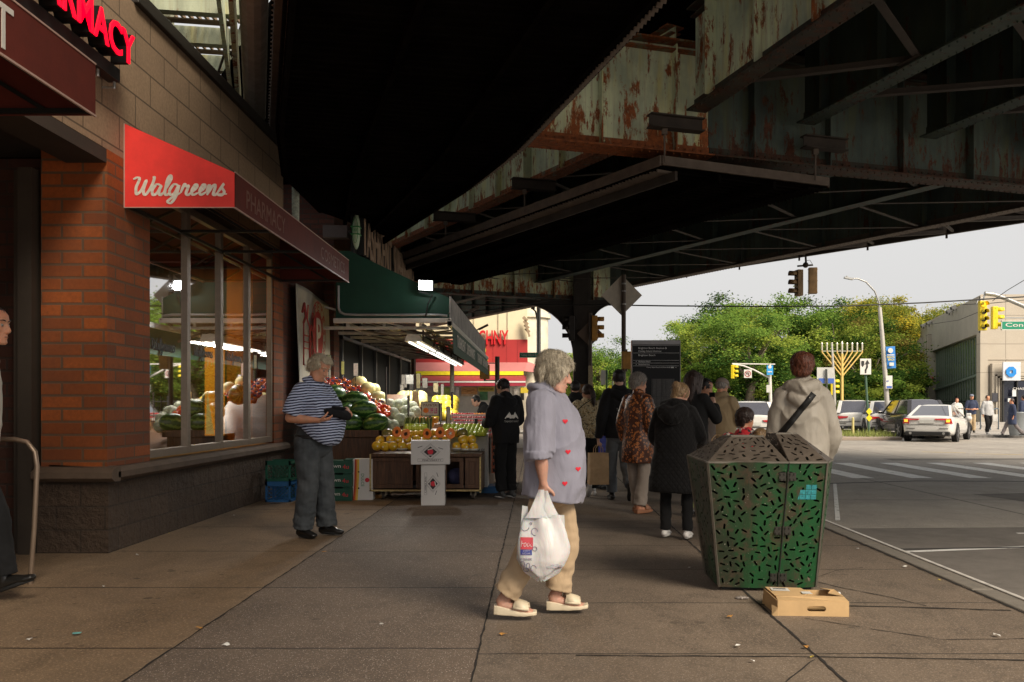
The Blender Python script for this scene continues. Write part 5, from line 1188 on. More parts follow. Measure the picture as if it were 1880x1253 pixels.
# 3 woman in the long quilted coat
def tx3(t, J, HM):
    chain(t, [(V(-.09,-.10,1.22),.075,.06),(V(0,-.15,1.17),.085,.07),(V(.09,-.10,1.22),.075,.06)], n=14, side=(0,0,1)); chain(t, [(V(-.10,-.03,1.28),.045,.05),(V(0,-.075,1.29),.05,.05),(V(.10,-.03,1.28),.045,.05)], n=12, side=(0,0,1))
def hx_bun(h): h.ell((.0,-.10,.055),(.05,.055,.045),0,14,10); chain(h, [((0,-.05,-.04),.07,.05),((0,-.06,-.07),.05,.03)], n=12)
p3, *_ = person('stooped woman in a long black quilted coat and white sneakers seen from behind', (1.32,8.29,0), R(-22), 1.50,
    pose=dict(neck=(0,.0,1.26), head=(.03,.085,1.372), shR=(.165,0,1.20), shL=(-.165,0,1.20), elR=(.22,.06,.97), wrR=(.20,.28,.88), hdR=(-.1,1,-.3), elL=(-.205,.03,.96), wrL=(-.16,.24,.9), hdL=(.2,1,0), cuR=1.2, anR=(.115,-.01,.085), anL=(-.105,.03,.085), knR=(.11,.02,.45), knL=(-.10,.03,.45)), w=1.1, sk=SK_P, res=.010, head=(R(-34),0,R(-35)),
    hair=dict(mat=H_BLOND, extra=hx_bun, N=900, L=.05, w=.004, down=.2), top=dict(mat=QUILT, name='quilted_coat', torso=[(.455,.255,.17,-.01),(.52,.255,.175,-.01),(.70,.235,.165,0),(.85,.205,.15,0),(1.0,.195,.15,0),(1.12,.195,.135,0),(1.20,.17,.115,0),(1.255,.10,.09,0)], sleeve=(.075,.068,.06), len=.98, amp=.006, extra=tx3),
    pants=dict(mat=BLK_CL, r=(.085,.066,.06), hem=.0), shoe=dict(mat=SHOE_W, sole=SOLE_W), seed=21)
# 4 leopard print
def hx_fluffy(h): h.ell((0,-.02,.045),(.094,.112,.096),0,20,14); chain(h, [((0,-.08,.0),.08,.05),((0,-.085,-.055),.06,.03)], n=12)
p4, *_ = person('woman with short curly grey hair in a leopard print blouse and taupe trousers', (1.20,10.3,0), R(-52), 1.64,
    pose=dict(elR=(.22,-.02,1.07), wrR=(.19,.12,.88), elL=(-.22,-.05,1.06), wrL=(-.2,.0,.85), cuR=.9, anR=(.07,-.04,.09), anL=(-.07,.07,.09)), w=1.05, sk=SK_T, res=.010, eyes=False, head=(R(-8),0,R(-12)), jowl=.2,
    hair=dict(mat=H_SALT, extra=hx_fluffy, N=900, L=.045, w=.005, down=.3, lift=.012, wave=.01), top=dict(mat=LEOP, name='leopard_blouse', torso=[(.60,.20,.17,0),(.72,.205,.175,0),(.95,.185,.16,.01),(1.15,.18,.15,.01),(1.30,.175,.13,0),(1.38,.13,.10,0),(1.42,.07,.07,0)], sleeve=(.078,.075,.07), len=.97, amp=.011),
    pants=dict(mat=TAUPE, r=(.095,.08,.078), hem=.01, amp=.006), shoe=dict(mat=mat('tan_leather',(.32,.14,.07),.5), sandal=True, sole=BLACK), seed=5)
# 5 black hoodie man with the paper bag
def tx_hood(t, J, HM):
    n = J['neck']; chain(t, [(n+V(-.10,-.02,-.03),.05,.05),(n+V(-.06,-.09,-.05),.055,.055),(n+V(0,-.12,-.08),.06,.06),(n+V(.06,-.09,-.05),.055,.055),(n+V(.10,-.02,-.03),.05,.05)], n=12, side=(0,0,1))
p5, J5, M5, T5 = person('young man walking away in a black hoodie carrying a brown paper bag', (1.10,11.6,0), R(8), 1.74,
    pose=dict(wrL=(-.27,.06,.83), elL=(-.25,-.06,1.10), hdL=(0,.05,-1), cuL=1.8, anR=(.06,-.34,.22), knR=(.08,-.03,.50), ftR=(0,.25,-1), anL=(-.07,.12,.09), knL=(-.08,.12,.5)), sk=SK_L, res=.010, head=(R(-8),0,R(-8)),
    hair=dict(mat=H_BLACK, N=500, L=.035, lift=.006), top=dict(mat=BLK_CL2, name='hoodie', torso=[(.84,.185,.14,0),(.95,.19,.145,0),(1.15,.19,.14,0),(1.32,.195,.135,0),(1.42,.175,.11,0),(1.48,.10,.09,0)], sleeve=(.08,.07,.05), len=.96, amp=.010, extra=tx_hood),
    pants=dict(mat=DENIM_G, r=(.095,.078,.072), amp=.008), shoe=dict(mat=SHOE_B, tilt=1), seed=6)
b = MB(); put_text(b,'Tashkent',(0,-.5,1.22),.14,.032); bv = BVHTree.FromPolygons([v.co for v in T5.data.vertices], [tuple(p.vertices) for p in T5.data.polygons])
def onback(b, T, off=.004):
    bv = BVHTree.FromPolygons([v.co for v in T.data.vertices], [tuple(p.vertices) for p in T.data.polygons]); o = []
    for v in b.v: h = bv.ray_cast(V(v[0],-1,v[2]), V(0,1,0)); o.append(tuple(h[0]-V(0,off,0)) if h[0] else v)
    b.v = o
onback(b, T5); b.build('back_print', LETTER_W, p5, local=True)
def paper_bag(label, c, rz, w=.26, d=.15, h=.42, m=None, group='brown paper bags'):
    t = thing('paper_bag', label, 'paper bag', c, rz, group); b = MB()
    def f(u, v):
        a = u*4; k = int(a) % 4; q = a-int(a); P4 = [(-w/2,-d/2),(w/2,-d/2),(w/2,d/2),(-w/2,d/2)]; p0, p1 = P4[k], P4[(k+1)%4]; x = p0[0]+(p1[0]-p0[0])*q; y = p0[1]+(p1[1]-p0[1])*q
        cr_ = .008*noise.noise(V(x*14,y*14,v*9)); return (x*(1-.03*v)+cr_, y*(1+.15*math.sin(v*3)-.1*v)+cr_, h*v)
    b.sheet(f, 32, 14, sm=False); b.box(-w/2+.003,w/2-.003,-d/2+.003,d/2-.003,.004,.01); b.build('bag_body', m or KRAFT, t, local=True, fix=False)
    for y in (-d/2*.9, d/2*.9):
        b = MB(); b.tube([(-.05,y,h-.04),(-.05,y*.8,h+.06),(-.02,y*.6,h+.10),(.02,y*.6,h+.10),(.05,y*.8,h+.06),(.05,y,h-.04)], .005, 5); b.build('handle', KRAFT, t, local=True)
    return t
hb = wm(p5) @ (J5['wrL']+V(0,.01,-.09)); paper_bag('plain brown paper bag hanging from the left hand of the man in the black hoodie', (hb.x, hb.y, hb.z-.52), R(10))
# 6 floral blouse
def hx_pony(h): chain(h, [((0,-.10,.04),.035,.03),((0,-.135,.0),.04,.035),((.01,-.14,-.08),.045,.035),((.015,-.12,-.17),.035,.028),((.02,-.11,-.23),.014,.012)], n=12)
p6, J6, *_ = person('woman with a dark ponytail in a tan floral blouse and black trousers seen from behind', (.72,12.3,0), R(14), 1.56,
    pose=dict(elR=(.22,.02,1.03), wrR=(.17,.2,.95), elL=(-.22,.02,1.03), wrL=(-.17,.2,.95), anL=(-.06,-.25,.16), ftL=(0,.6,-.8), knL=(-.08,-.02,.46)), w=1.12, sk=SK_M, res=.011, head=(R(-12),0,R(16)),
    hair=dict(mat=H_BROWN, extra=hx_pony, N=600, L=.05), top=dict(mat=FLORAL, name='blouse', torso=[(.82,.18,.14,0),(.90,.19,.15,0),(1.08,.185,.145,0),(1.22,.18,.125,0),(1.29,.14,.10,0),(1.325,.09,.08,0)], sleeve=(.085,.08,.05), len=.42, amp=.010),
    pants=dict(mat=BLK_CL, r=(.095,.08,.078)), shoe=dict(mat=SHOE_W, sole=SOLE_W, tilt=1), seed=7)
sb = thing('shoulder_bag', 'black rounded shoulder bag worn by the woman in the floral blouse', 'bag', (.55,12.15,.98)); b = MB(); chain(b, [(V(-.02,0,.12),.06,.10),(V(0,0,-.02),.075,.15),(V(.02,0,-.12),.05,.10)], n=16, pw=2.6); remesh(b, 'bag_body', BLK_CL2, sb, .012, 2)
b = MB(); b.tube([V(-.06,-.02,.15),V(.10,-.06,.30),V(.28,-.08,.42)], .014, 6, flat=.4); b.build('strap', BLK_CL2, sb, local=True)
# 7 dark figure ahead
person('person in dark clothes half hidden behind the woman with the ponytail', (.62,13.9,0), R(0), 1.66, w=1.0, sk=SK_M, res=.014, hair=dict(mat=H_BLACK, N=300), top=dict(mat=BLK_CL2, name='jacket', torso=[(.84,.185,.14,0),(1.15,.19,.14,0),(1.34,.19,.13,0),(1.42,.10,.09,0)], sleeve=(.08,.07,.05), amp=.008), pants=dict(mat=BLK_CL), shoe=dict(mat=SHOE_B), seed=8)
# 22 partly hidden with blue bag
person('dark haired person bending forward behind the man in the black hoodie', (.98,13.2,0), R(-60), 1.52, pose=dict(head=(0,.14,1.42), neck=(0,.06,1.30)), sk=SK_M, res=.014, head=(R(-30),0,0), hair=dict(mat=H_BLACK, N=300), top=dict(mat=BLK_CL2, name='jacket', torso=[(.72,.18,.14,0),(1.0,.18,.14,0),(1.22,.18,.13,.02),(1.30,.10,.09,.05)], sleeve=(.07,.06,.05), amp=.006), pants=dict(mat=BLK_CL), shoe=dict(mat=SHOE_B), seed=9)
paper_bag('bright blue shopping bag beside the bending dark haired person', (1.02,12.85,.42), R(5), .3, .16, .40, mat('blue_bag_plastic',(.06,.08,.42),.4), None)
# 8 long hair woman with phone
def hx_long(h):
    chain(h, [((0,-.05,.04),.098,.075),((0,-.065,-.06),.10,.060),((0,-.07,-.16),.095,.045),((0,-.075,-.26),.080,.03)], n=18); [chain(h, [((s*.07,.01,.06),.03,.06),((s*.085,.01,-.06),.022,.05),((s*.085,.02,-.2),.02,.03)], n=10) for s in (-1,1)]
p8, J8, *_ = person('woman with long straight dark hair in black holding a phone up to her face', (1.80,10.0,0), R(-42), 1.66,
    pose=dict(elR=(.23,.12,1.12), wrR=(.12,.26,1.28), hdR=(-.5,.2,.9), hnR=(-.3,1,0), cuR=.9, thR=(-1,0,0)), w=.95, sk=SK_L, res=.010, head=(R(-14),0,R(-10)),
    hair=dict(mat=H_BROWN, extra=hx_long, N=900, L=.12, w=.005, down=.95, lift=.002, wave=.001), top=dict(mat=BLK_CL, name='jacket', torso=[(.78,.18,.14,0),(1.0,.17,.135,0),(1.2,.17,.13,0),(1.32,.17,.11,0),(1.40,.09,.085,0)], sleeve=(.07,.06,.05), len=.95),
    pants=dict(mat=BLK_CL, r=(.085,.07,.065)), shoe=dict(mat=SHOE_B), seed=12)
hp = wm(p8) @ (J8['wrR']+V(-.06,.05,.07)); ph_ = thing('mobile_phone', 'dark mobile phone held up by the long haired woman', 'phone', hp, R(-42)); b = MB(); b.cbox((0,0,0),(.075,.009,.15),0); b.build('phone_body', BLACK_GL, ph_, local=True, bev=.004)
# 9 sunglasses on head
p9, J9, M9, _ = person('dark haired person with sunglasses pushed up on the head standing beyond the phone', (2.10,10.9,0), R(-100), 1.60, sk=SK_M, res=.012, head=(R(-20),0,0), hair=dict(mat=H_BLACK, N=400, L=.04), top=dict(mat=cloth('brown_grey_knit',(.10,.075,.06)), name='sweater', torso=[(.8,.18,.14,0),(1.1,.17,.14,0),(1.28,.165,.12,0),(1.36,.09,.08,0)], sleeve=(.07,.06,.05)), pants=dict(mat=BLK_CL), shoe=dict(mat=SHOE_B), seed=13)
b = MB(); [chain(b, [((s*.015,.09,.105),.016,.006),((s*.05,.085,.105),.018,.006)], n=8, M=M9) for s in (-1,1)]; b.build('sunglasses', BLACK_GL, p9, local=True)
# 10 tan hoodie and cap
def hx_cap0(h): pass
p10, J10, M10, _ = person('man in a tan hooded sweatshirt and grey cap looking down', (2.55,12.0,0), R(-35), 1.63, pose=dict(elR=(.22,.02,1.06), wrR=(.12,.26,1.02), elL=(-.22,.02,1.06), wrL=(-.12,.26,1.02), hdR=(-.6,.6,0), hdL=(.6,.6,0)), w=1.05, sk=SK_T, res=.011, head=(R(-22),0,R(-14)),
    hair=dict(mat=H_SALT, N=200, L=.02), top=dict(mat=TAN_H, name='hooded_sweatshirt', torso=[(.835,.185,.145,0),(.90,.20,.16,0),(1.1,.195,.155,0),(1.25,.19,.145,0),(1.34,.165,.115,0),(1.40,.10,.09,0)], sleeve=(.082,.072,.055), amp=.010, extra=tx_hood), pants=dict(mat=BLK_CL), shoe=dict(mat=SHOE_B), seed=14)
def cap(M, m, root, vis=True):
    b = MB(); b.ell((0,-.012,.052),(.096,.114,.088),0,24,14)
    b.v = [v if v[2] > .045 else (v[0],v[1],.045+(v[2]-.045)*.05) for v in b.v]
    chain(b, [((-.04,.09,.05),.022,.006),((0,.135,.045),.05,.006),((.04,.09,.05),.022,.006)], n=12)
    b.v = [tuple(M @ Vector(v)) for v in b.v]; remesh(b, 'cap', m, root, .006, 1)
cap(M10, mat('greige_cap_cloth',(.30,.24,.20),.8), p10)
# 11 grey jacket woman with strap
def tx11(t, J, HM):
    n = J['neck']; chain(t, [(n+V(-.11,.02,-.01),.055,.05),(n+V(-.08,-.08,-.01),.06,.055),(n+V(0,-.12,-.03),.065,.06),(n+V(.08,-.08,-.01),.06,.055),(n+V(.11,.02,-.01),.055,.05)], n=14, side=(0,0,1)); chain(t, [(n+V(-.09,-.10,-.09),.05,.05),(n+V(0,-.13,-.14),.06,.05),(n+V(.09,-.10,-.09),.05,.05)], n=14, side=(0,0,1))
p11, J11, M11, T11 = person('auburn haired woman in a stone grey hooded jacket with a diagonal black strap', (2.26,7.4,0), R(-12), 1.70,
    pose=dict(elR=(.225,.02,1.02), wrR=(.195,.16,.80), elL=(-.22,.02,1.02), wrL=(-.16,.20,.82), hdR=(-.4,.8,-.3), shR=(.165,-.01,1.35), shL=(-.165,-.01,1.35)), w=1.12, sk=SK_P, res=.009, head=(R(-6),0,R(-10)),
    hair=dict(mat=H_AUB, extra=lambda h: (h.ell((0,-.022,.045),(.104,.118,.100),0,24,14), chain(h, [((0,-.07,.0),.096,.055),((0,-.075,-.05),.082,.042)], n=16)), N=1300, L=.06, w=.004, down=.5, lift=.004),
    top=dict(mat=GREY_J, name='jacket', torso=[(.73,.195,.16,0),(.80,.21,.18,0),(1.0,.205,.17,0),(1.18,.20,.16,0),(1.32,.185,.13,0),(1.40,.13,.11,-.01),(1.44,.10,.09,-.01)], sleeve=(.09,.08,.065), len=.97, amp=.016, fx=5, fz=3, extra=tx11),
    pants=dict(mat=BLK_CL2), shoe=dict(mat=SHOE_B), seed=15)
lay(T11, lambda u, v: V(-.225+.30*v+.04*(u-.5), 0, .98+.39*v-.03*(u-.5)), 2, 24, (0,1,0), .004, 'strap', BLACK, p11)
# 12 short seated woman in red and 13 child
p12, J12, M12, _ = person('short dark haired woman in a red patterned top behind the litter bin', (2.02,8.45,0), R(-30), 1.26, pose=dict(head=(0,.03,1.135), neck=(0,-.02,.99), shR=(.185,0,.93), shL=(-.185,0,.93), chest=(0,0,.85)), w=1.2, sk=SK_T, res=.010, head=(R(-4),0,R(-30)),
    hair=dict(mat=H_BROWN, extra=lambda h: (h.ell((0,-.02,.045),(.100,.115,.100),0,20,14), chain(h, [((0,-.08,-.01),.082,.045),((0,-.078,-.06),.066,.03)], n=14)), N=900, L=.05, down=.5, lift=.004),
    top=dict(mat=REDSC, name='patterned_top', torso=[(.5,.21,.17,0),(.7,.21,.17,0),(.85,.21,.15,0),(.93,.18,.12,0),(.99,.10,.085,0)], sleeve=(.08,.07,.05), amp=.008), pants=dict(mat=BLK_CL), shoe=dict(mat=SHOE_B), seed=16)
b = MB(); chain(b, [(V(-.10,.02,.955),.04,.035),(V(0,-.07,.975),.045,.035),(V(.10,.02,.955),.04,.035)], n=12, side=(0,0,1)); remesh(b,'scarf',mat('red_scarf_cloth',(.42,.015,.03),.7,bump=.4,bs=30),p12,.008,2)
b = MB(); b.ell(M12 @ V(.085,-.004,-.012), .007); b.build('earring', mat('pearl',(.8,.78,.72),.2,bump=0), p12, local=True)
person('fair haired child whose head shows above the litter bin', (2.15,8.35,0), R(-10), 1.02, sk=SK_L, res=.012, head=(0,0,R(-20)), hair=dict(mat=H_BLOND, N=600, L=.04, down=.3), top=dict(mat=cloth('child_blue_shirt',(.10,.14,.25)), name='shirt', torso=[(.5,.13,.1,0),(.7,.13,.1,0),(.80,.11,.08,0),(.85,.05,.05,0)], sleeve=(.05,.045,.04)), pants=dict(mat=BLK_CL), shoe=dict(mat=SHOE_B), seed=17)
# items carried by the coat woman
paper_bag('cream paper carrier bag held out in front of the quilted coat', (1.80,8.62,.60), R(-25), .30, .16, .28, mat('cream_paper',(.58,.46,.32),.8,bump=.4,bs=14), 'paper carrier bags by the coat')
gb = thing('gift_bag', 'green and salmon striped bag hanging below the cream carrier bag', 'bag', (1.62,8.50,.28)); 
for i, c in enumerate(((.30,.34,.12),(.62,.50,.40),(.50,.22,.12))):
    b = MB(); b.prism([(-.10+i*.07,.0),(-.03+i*.07,.0),(-.04+i*.07,.52),(-.10+i*.07,.50)], -.05+i*.012, .05+i*.012, 'y'); b.build('bag_panel', mat('gift_panel_%d'%i, c, .6), gb, local=True, bev=.006)
b = MB(); b.ell((0,0,.56),(.11,.05,.03)); b.build('bag_rim', mat('gift_yellow',(.55,.50,.03),.6), gb, local=True)
# 14 worker
p14, J14, M14, T14 = person('stall worker in a black hoodie with a white bird print on the back', (-.42,11.95,0), R(38), 1.66, pose=dict(head=(0,.07,1.52), neck=(0,.01,1.38), shR=(.185,0,1.33), shL=(-.185,0,1.33), elR=(.235,.04,1.06), wrR=(.16,.26,1.02), elL=(-.235,.04,1.06), wrL=(-.16,.26,1.02), hdR=(-.2,1,-.2), hdL=(.2,1,-.2)), w=1.0, sk=SK_L, res=.010, head=(R(-26),0,R(25)),
    hair=dict(mat=H_BLACK, N=600, L=.04, lift=.006), top=dict(mat=BLK_CL2, name='hoodie', torso=[(.76,.19,.145,0),(.9,.195,.15,0),(1.1,.19,.145,0),(1.25,.195,.135,0),(1.33,.175,.115,0),(1.385,.10,.09,0)], sleeve=(.085,.075,.055), amp=.012, extra=tx_hood), pants=dict(mat=BLK_CL, r=(.10,.085,.078), amp=.01), shoe=dict(mat=mat('grey_black_sneaker',(.07,.07,.07),.6), sole=SOLE_W), seed=18)
b = MB()
for s in (-1,1):
    for k in range(5): b.add([(s*.01,-.5,1.13-.004*k),(s*(.05+.014*k),-.5,1.185-.018*k),(s*(.056+.014*k),-.5,1.165-.019*k),(s*.012,-.5,1.115-.005*k)],[(0,1,2,3)])
b.ell((0,-.5,1.12),(.018,.002,.025),0,8,6); put_text(b,'TASHKENT MARKET',(0,-.5,1.055),.24,.025); onback(b, T14); b.build('back_print', LETTER_W, p14, local=True)
# 15 vendor beyond the stand
person('dark haired vendor in black bending behind the fruit crates', (-1.05,17.4,0), R(100), 1.5, pose=dict(head=(0,.16,1.36), neck=(0,.05,1.25)), sk=SK_L, res=.016, head=(R(-30),0,0), hair=dict(mat=H_BLACK, N=200), top=dict(mat=BLK_CL, name='jacket', torso=[(.76,.19,.145,0),(1.1,.19,.145,0),(1.2,.18,.13,0),(1.27,.10,.09,.02)], sleeve=(.08,.07,.05)), pants=dict(mat=BLK_CL), shoe=dict(mat=SHOE_B), seed=19)
# 16 man entering at the left edge
p16, *_ = person('man in dark trousers and white shirt striding into the dark entrance at the left', (-3.62,5.75,0), R(-90), 1.86,
    pose=dict(head=(0,.03,1.80), neck=(0,-.06,1.64), shR=(.17,-.1,1.57), shL=(-.17,-.1,1.57), elR=(.22,-.26,1.28), wrR=(.2,-.24,1.02), elL=(-.22,-.2,1.28), wrL=(-.2,-.15,1.02), waist=(0,-.1,1.2), chest=(0,-.09,1.42), pelvis=(0,-.1,1.02), hipR=(.09,-.1,1.0), hipL=(-.09,-.1,1.0), knR=(.09,.10,.56), anR=(.09,.16,.15), ftR=(0,1,.36), knL=(-.09,-.2,.54), anL=(-.09,-.48,.16), ftL=(0,.8,-.5)),
    sk=SK_T, res=.008, eyes=True, head=(R(-4),0,0), hair=dict(mat=H_BLACK, N=400, L=.03), top=dict(mat=cloth('white_shirt_cloth',(.55,.52,.44),.06), name='shirt', torso=[(1.02,.17,.13,-.09),(1.3,.175,.135,-.08),(1.5,.17,.12,-.08),(1.58,.13,.09,-.08),(1.63,.07,.07,-.07)], sleeve=(.075,.065,.05)), pants=dict(mat=BLK_CL, r=(.095,.08,.075)), shoe=dict(mat=SHOE_B, tilt=1), seed=20)
# far pedestrians near the bank steps
def far_p(label, px, py, Y, H, rz, topc, pantc, hc, capm=None, pose=None, L=1.0, arm=SK_T, extra=None, tors=None):
    x = PX(px, Y)
    r, J, M, T = person(label, (x, Y, 0), rz, H, pose=pose, sk=arm, res=.022, hands=False, hair=dict(mat=hc, N=120, vox=.015), top=dict(mat=topc, name='top', torso=tors or [(.84*H/1.75,.19,.14,0),(1.1*H/1.75,.185,.14,0),(1.32*H/1.75,.185,.13,0),(1.46*H/1.75,.09,.08,0)], sleeve=(.08,.07,.055), len=L, amp=.01), pants=dict(mat=pantc, r=(.10,.085,.08), amp=.01), shoe=dict(mat=SHOE_W if extra == 'w' else SHOE_B), seed=int(px))
    if capm: cap(M, capm, r)
    return r
ST = dict(elR=(.25,.02,1.1), wrR=(.1,.28,1.1), elL=(-.25,.02,1.1), wrL=(-.1,.28,1.1), hdR=(-1,.3,0), hdL=(1,.3,0))
NAVY = cloth('navy_cloth',(.02,.03,.07)); KHAKI = cloth('khaki_cloth',(.42,.31,.18)); WHITE_C = cloth('white_cloth',(.6,.58,.55)); GREYV = cloth('grey_panel_cloth',(.42,.42,.42))
far_p('man in a navy polo, khaki trousers and grey cap before the bank steps', 1784, 788, 40.5, 1.78, R(170), NAVY, KHAKI, H_SALT, mat('slate_cap',(.18,.2,.25),.8), ST, .45)
far_p('man in a grey vest top and black trousers stepping forward with papers in hand', 1813, 792, 38.5, 1.72, R(185), GREYV, BLK_CL, H_BLACK, None, dict(knR=(.09,.14,.48), anR=(.1,.14,.09), knL=(-.08,.06,.5), anL=(-.09,-.22,.14)), 1.0, SK_T, 'w')
far_p('woman in white holding her hand to her face behind the parked sedan', 1757, 790, 41.5, 1.62, R(160), WHITE_C, NAVY, H_AUB, None, dict(elR=(.25,.12,1.15), wrR=(.08,.18,1.42), hdR=(0,0,1)), 1.0)
far_p('woman in a long navy cardigan and grey leggings striding left', 1858, 806, 35.5, 1.55, R(80), NAVY, cloth('grey_legging',(.16,.14,.14)), H_BROWN, None, dict(knR=(.08,.2,.45), anR=(.08,.34,.09), knL=(-.08,-.12,.45), anL=(-.08,-.38,.13)), .6, SK_T, None, [(.50,.24,.16,0),(.9,.19,.15,0),(1.12,.18,.14,0),(1.28,.08,.08,0)])
far_p('person in a blue jacket cut off by the right edge of the photo', 1880, 797, 37.5, 1.72, R(20), NAVY, DENIM_G, H_BLACK, None, None, 1.0)
b = MB(); pp_ = thing('paper_sheets', 'white papers held low by the man in the grey vest top', 'papers', (PX(1826,38.4),38.35,.62)); b.cbox((PX(1826,38.4),38.35,.72),(.28,.03,.32),.3); b.build('sheets', WHITE_P, pp_, bev=.01)
# ------------------------------------------------------------ perforated litter bin
def perforated(mb, p00, p10, p11, p01, n, seed, L=.044, Wd=.0145, m=0, margin=.004):
    p00, p10, p11, p01 = map(Vector, (p00, p10, p11, p01)); rnd = random.Random(seed)
    W_ = ((p10-p00).length+(p11-p01).length)/2; H_ = (p01-p00).length
    vs = [Vector((0,0)), Vector((W_,0)), Vector((W_,H_)), Vector((0,H_))]; faces = [[0,1,2,3]]; cs = []; tries = 0
    while len(cs) < n and tries < 12000:
        tries += 1; c = Vector((rnd.uniform(margin+L/2, W_-margin-L/2), rnd.uniform(margin+L/2, H_-margin-L/2)))
        if any((c-q).length < L*1.08 for q in cs): continue
        cs.append(c); a = rnd.uniform(0, math.pi); d = Vector((math.cos(a), math.sin(a))); e = Vector((-d.y, d.x)); b = len(vs); r = Wd/2; h = L/2-r
        for k in range(4): t = -math.pi/2+math.pi*k/3; vs.append(c+d*(h+r*math.cos(t))+e*r*math.sin(t))
        for k in range(4): t = math.pi/2+math.pi*k/3; vs.append(c+d*(-h+r*math.cos(t))+e*r*math.sin(t))
        faces.append(list(range(b, b+8)))
    ov, oe, of, a1, a2, fo = geometry.delaunay_2d_cdt(vs, [], faces, 0, 1e-6)
    def mp(p): u, v = p.x/W_, p.y/H_; return p00*(1-u)*(1-v)+p10*u*(1-v)+p11*u*v+p01*(1-u)*v
    mb.add([mp(p) for p in ov], [tuple(f) for f, o in zip(of, fo) if set(o) == {0}], m)
BG = NT('worn_green_bin_paint'); _g = BG.co(); _s = BG.n('ShaderNodeSeparateXYZ'); BG.l(_g, _s.inputs[0])
_a = BG.mix(BG.ramp(BG.noise(BG.map(_g,(2.6,2.6,.5),(.3,0,0)), 1.5, 4, .6), [(.44,0),(.66,1)]), (.024,.036,.018), (.009,.085,.024))
_a = BG.mix(BG.ramp(BG.noise(_g, 9, 6, .7), [(.5,0),(.62,.8)]), _a, (.07,.045,.03)); _a = BG.mix(BG.ramp(BG.noise(BG.map(_g,(12,12,.8)), 2, 4), [(.60,0),(.72,.4)]), _a, (.12,.05,.025))
_a = BG.mix(BG.ramp(BG.noise(_g, 60, 4), [(.66,0),(.70,.8)]), _a, (.35,.33,.28)); BG.col(_a); BG.set(Roughness=.5, Metallic=.15); BG.bump(BG.noise(_g, 50, 4), .3, .003); BINM = reg('worn_green_bin_paint', BG)
BINTOP = mat('worn_bin_top_metal', (.105,.085,.068), .45, .3, .35, 9, .3)
lb = thing('litter_bin', 'large battered green metal litter bin with oblong perforations and sloping open tops', 'litter bin', (1.58,6.0,0))
A0, A1 = (1.13,5.75,.895), (1.66,5.74,.895); B1 = (1.92,5.75,.895); C1 = (2.02,5.95,.90)
a0, a1, b1_, c1_ = (1.25,5.97,.03), (1.645,5.96,.02), (1.91,5.96,.03), (1.965,6.10,.03)
D1, D0, d1_, d0_ = (2.02,6.5,.90), (1.13,6.5,.90), (1.965,6.42,.03), (1.25,6.42,.03)
mA = tuple((Vector(A0)+Vector(A1))/2+V(0,-.012,0)); ma = tuple((Vector(a0)+Vector(a1))/2+V(0,-.006,0))
b = MB(); perforated(b, a0, ma, mA, A0, 70, 1); perforated(b, ma, a1, A1, mA, 70, 2); b.build('front_door', BINM, lb, fix=False, solid=.005)
b = MB(); perforated(b, V(*a1)+V(.004,0,0), b1_, B1, V(*A1)+V(.004,0,0), 74, 3); b.build('front_door', BINM, lb, fix=False, solid=.005)
b = MB(); perforated(b, b1_, c1_, C1, B1, 34, 4); perforated(b, c1_, d1_, D1, C1, 70, 5); perforated(b, d1_, d0_, D0, D1, 60, 6); perforated(b, d0_, a0, A0, D0, 80, 7); b.build('side_panel', BINM, lb, fix=False, solid=.005)
r0, r1, r2, r3 = (1.34,6.0,1.058), (1.565,6.0,1.058), (1.565,6.25,1.058), (1.34,6.25,1.058)
E1 = (1.66,6.5,.90); mr = tuple((Vector(r0)+Vector(r1))/2)
b = MB(); perforated(b, A0, mA, mr, r0, 26, 8); perforated(b, mA, A1, r1, mr, 26, 9); perforated(b, A1, E1, r2, r1, 34, 10); perforated(b, E1, D0, r3, r2, 34, 11); perforated(b, D0, A0, r0, r3, 40, 12); b.build('hood', BINTOP, lb, fix=False, solid=.005)
s0, s1, s2, s3 = (1.652,6.02,1.075), (1.80,6.02,1.075), (1.80,6.25,1.075), (1.652,6.25,1.075)
A1b = (1.668,5.745,.90); E1b = (1.668,6.5,.90)
b = MB(); perforated(b, A1b, B1, s1, s0, 24, 13); perforated(b, B1, C1, V(*s1)+V(.002,.01,0), s1, 4, 14, margin=.004); perforated(b, C1, D1, s2, s1, 36, 15); perforated(b, D1, E1b, s3, s2, 26, 16); perforated(b, E1b, A1b, s0, s3, 34, 17); b.build('hood', BINTOP, lb, fix=False, solid=.005)
b = MB()
for p, q in ((A0,A1),(A1,B1),(B1,C1),(C1,D1),(D0,A0),(r0,r1),(s0,s1)): b.beam(p, q, .016, .012)
b.beam(V(*a0)+V(0,-.004,0), V(*A0)+V(0,-.004,0), .014,.014); b.beam(V(*b1_)+V(0,-.004,0), V(*B1)+V(0,-.004,0), .012,.012); b.beam(V(*d0_), V(*D0), .02,.02)
b.build('edge_trim', mat('bin_edge', (.16,.145,.12), .45, .5, .3), lb)
b = MB(); q = [(1.30,6.06),(1.86,6.04),(1.90,6.38),(1.30,6.38)]; Q = [(1.19,5.86),(1.93,5.84),(1.96,6.42),(1.19,6.42)]
b.add([(*p,.05) for p in q]+[(*p,.86) for p in Q], [(0,1,2,3),(0,4,5,1),(1,5,6,2),(2,6,7,3),(3,7,4,0),(4,5,6,7)]); b.build('liner', mat('black_bin_liner',(.006,.006,.006),.6,spec=.1,bump=.5,bs=12,bd=.02), lb)
b = MB(); b.box(1.28,1.9,6.03,6.4,0,.03); b.build('base', BLACK, lb)
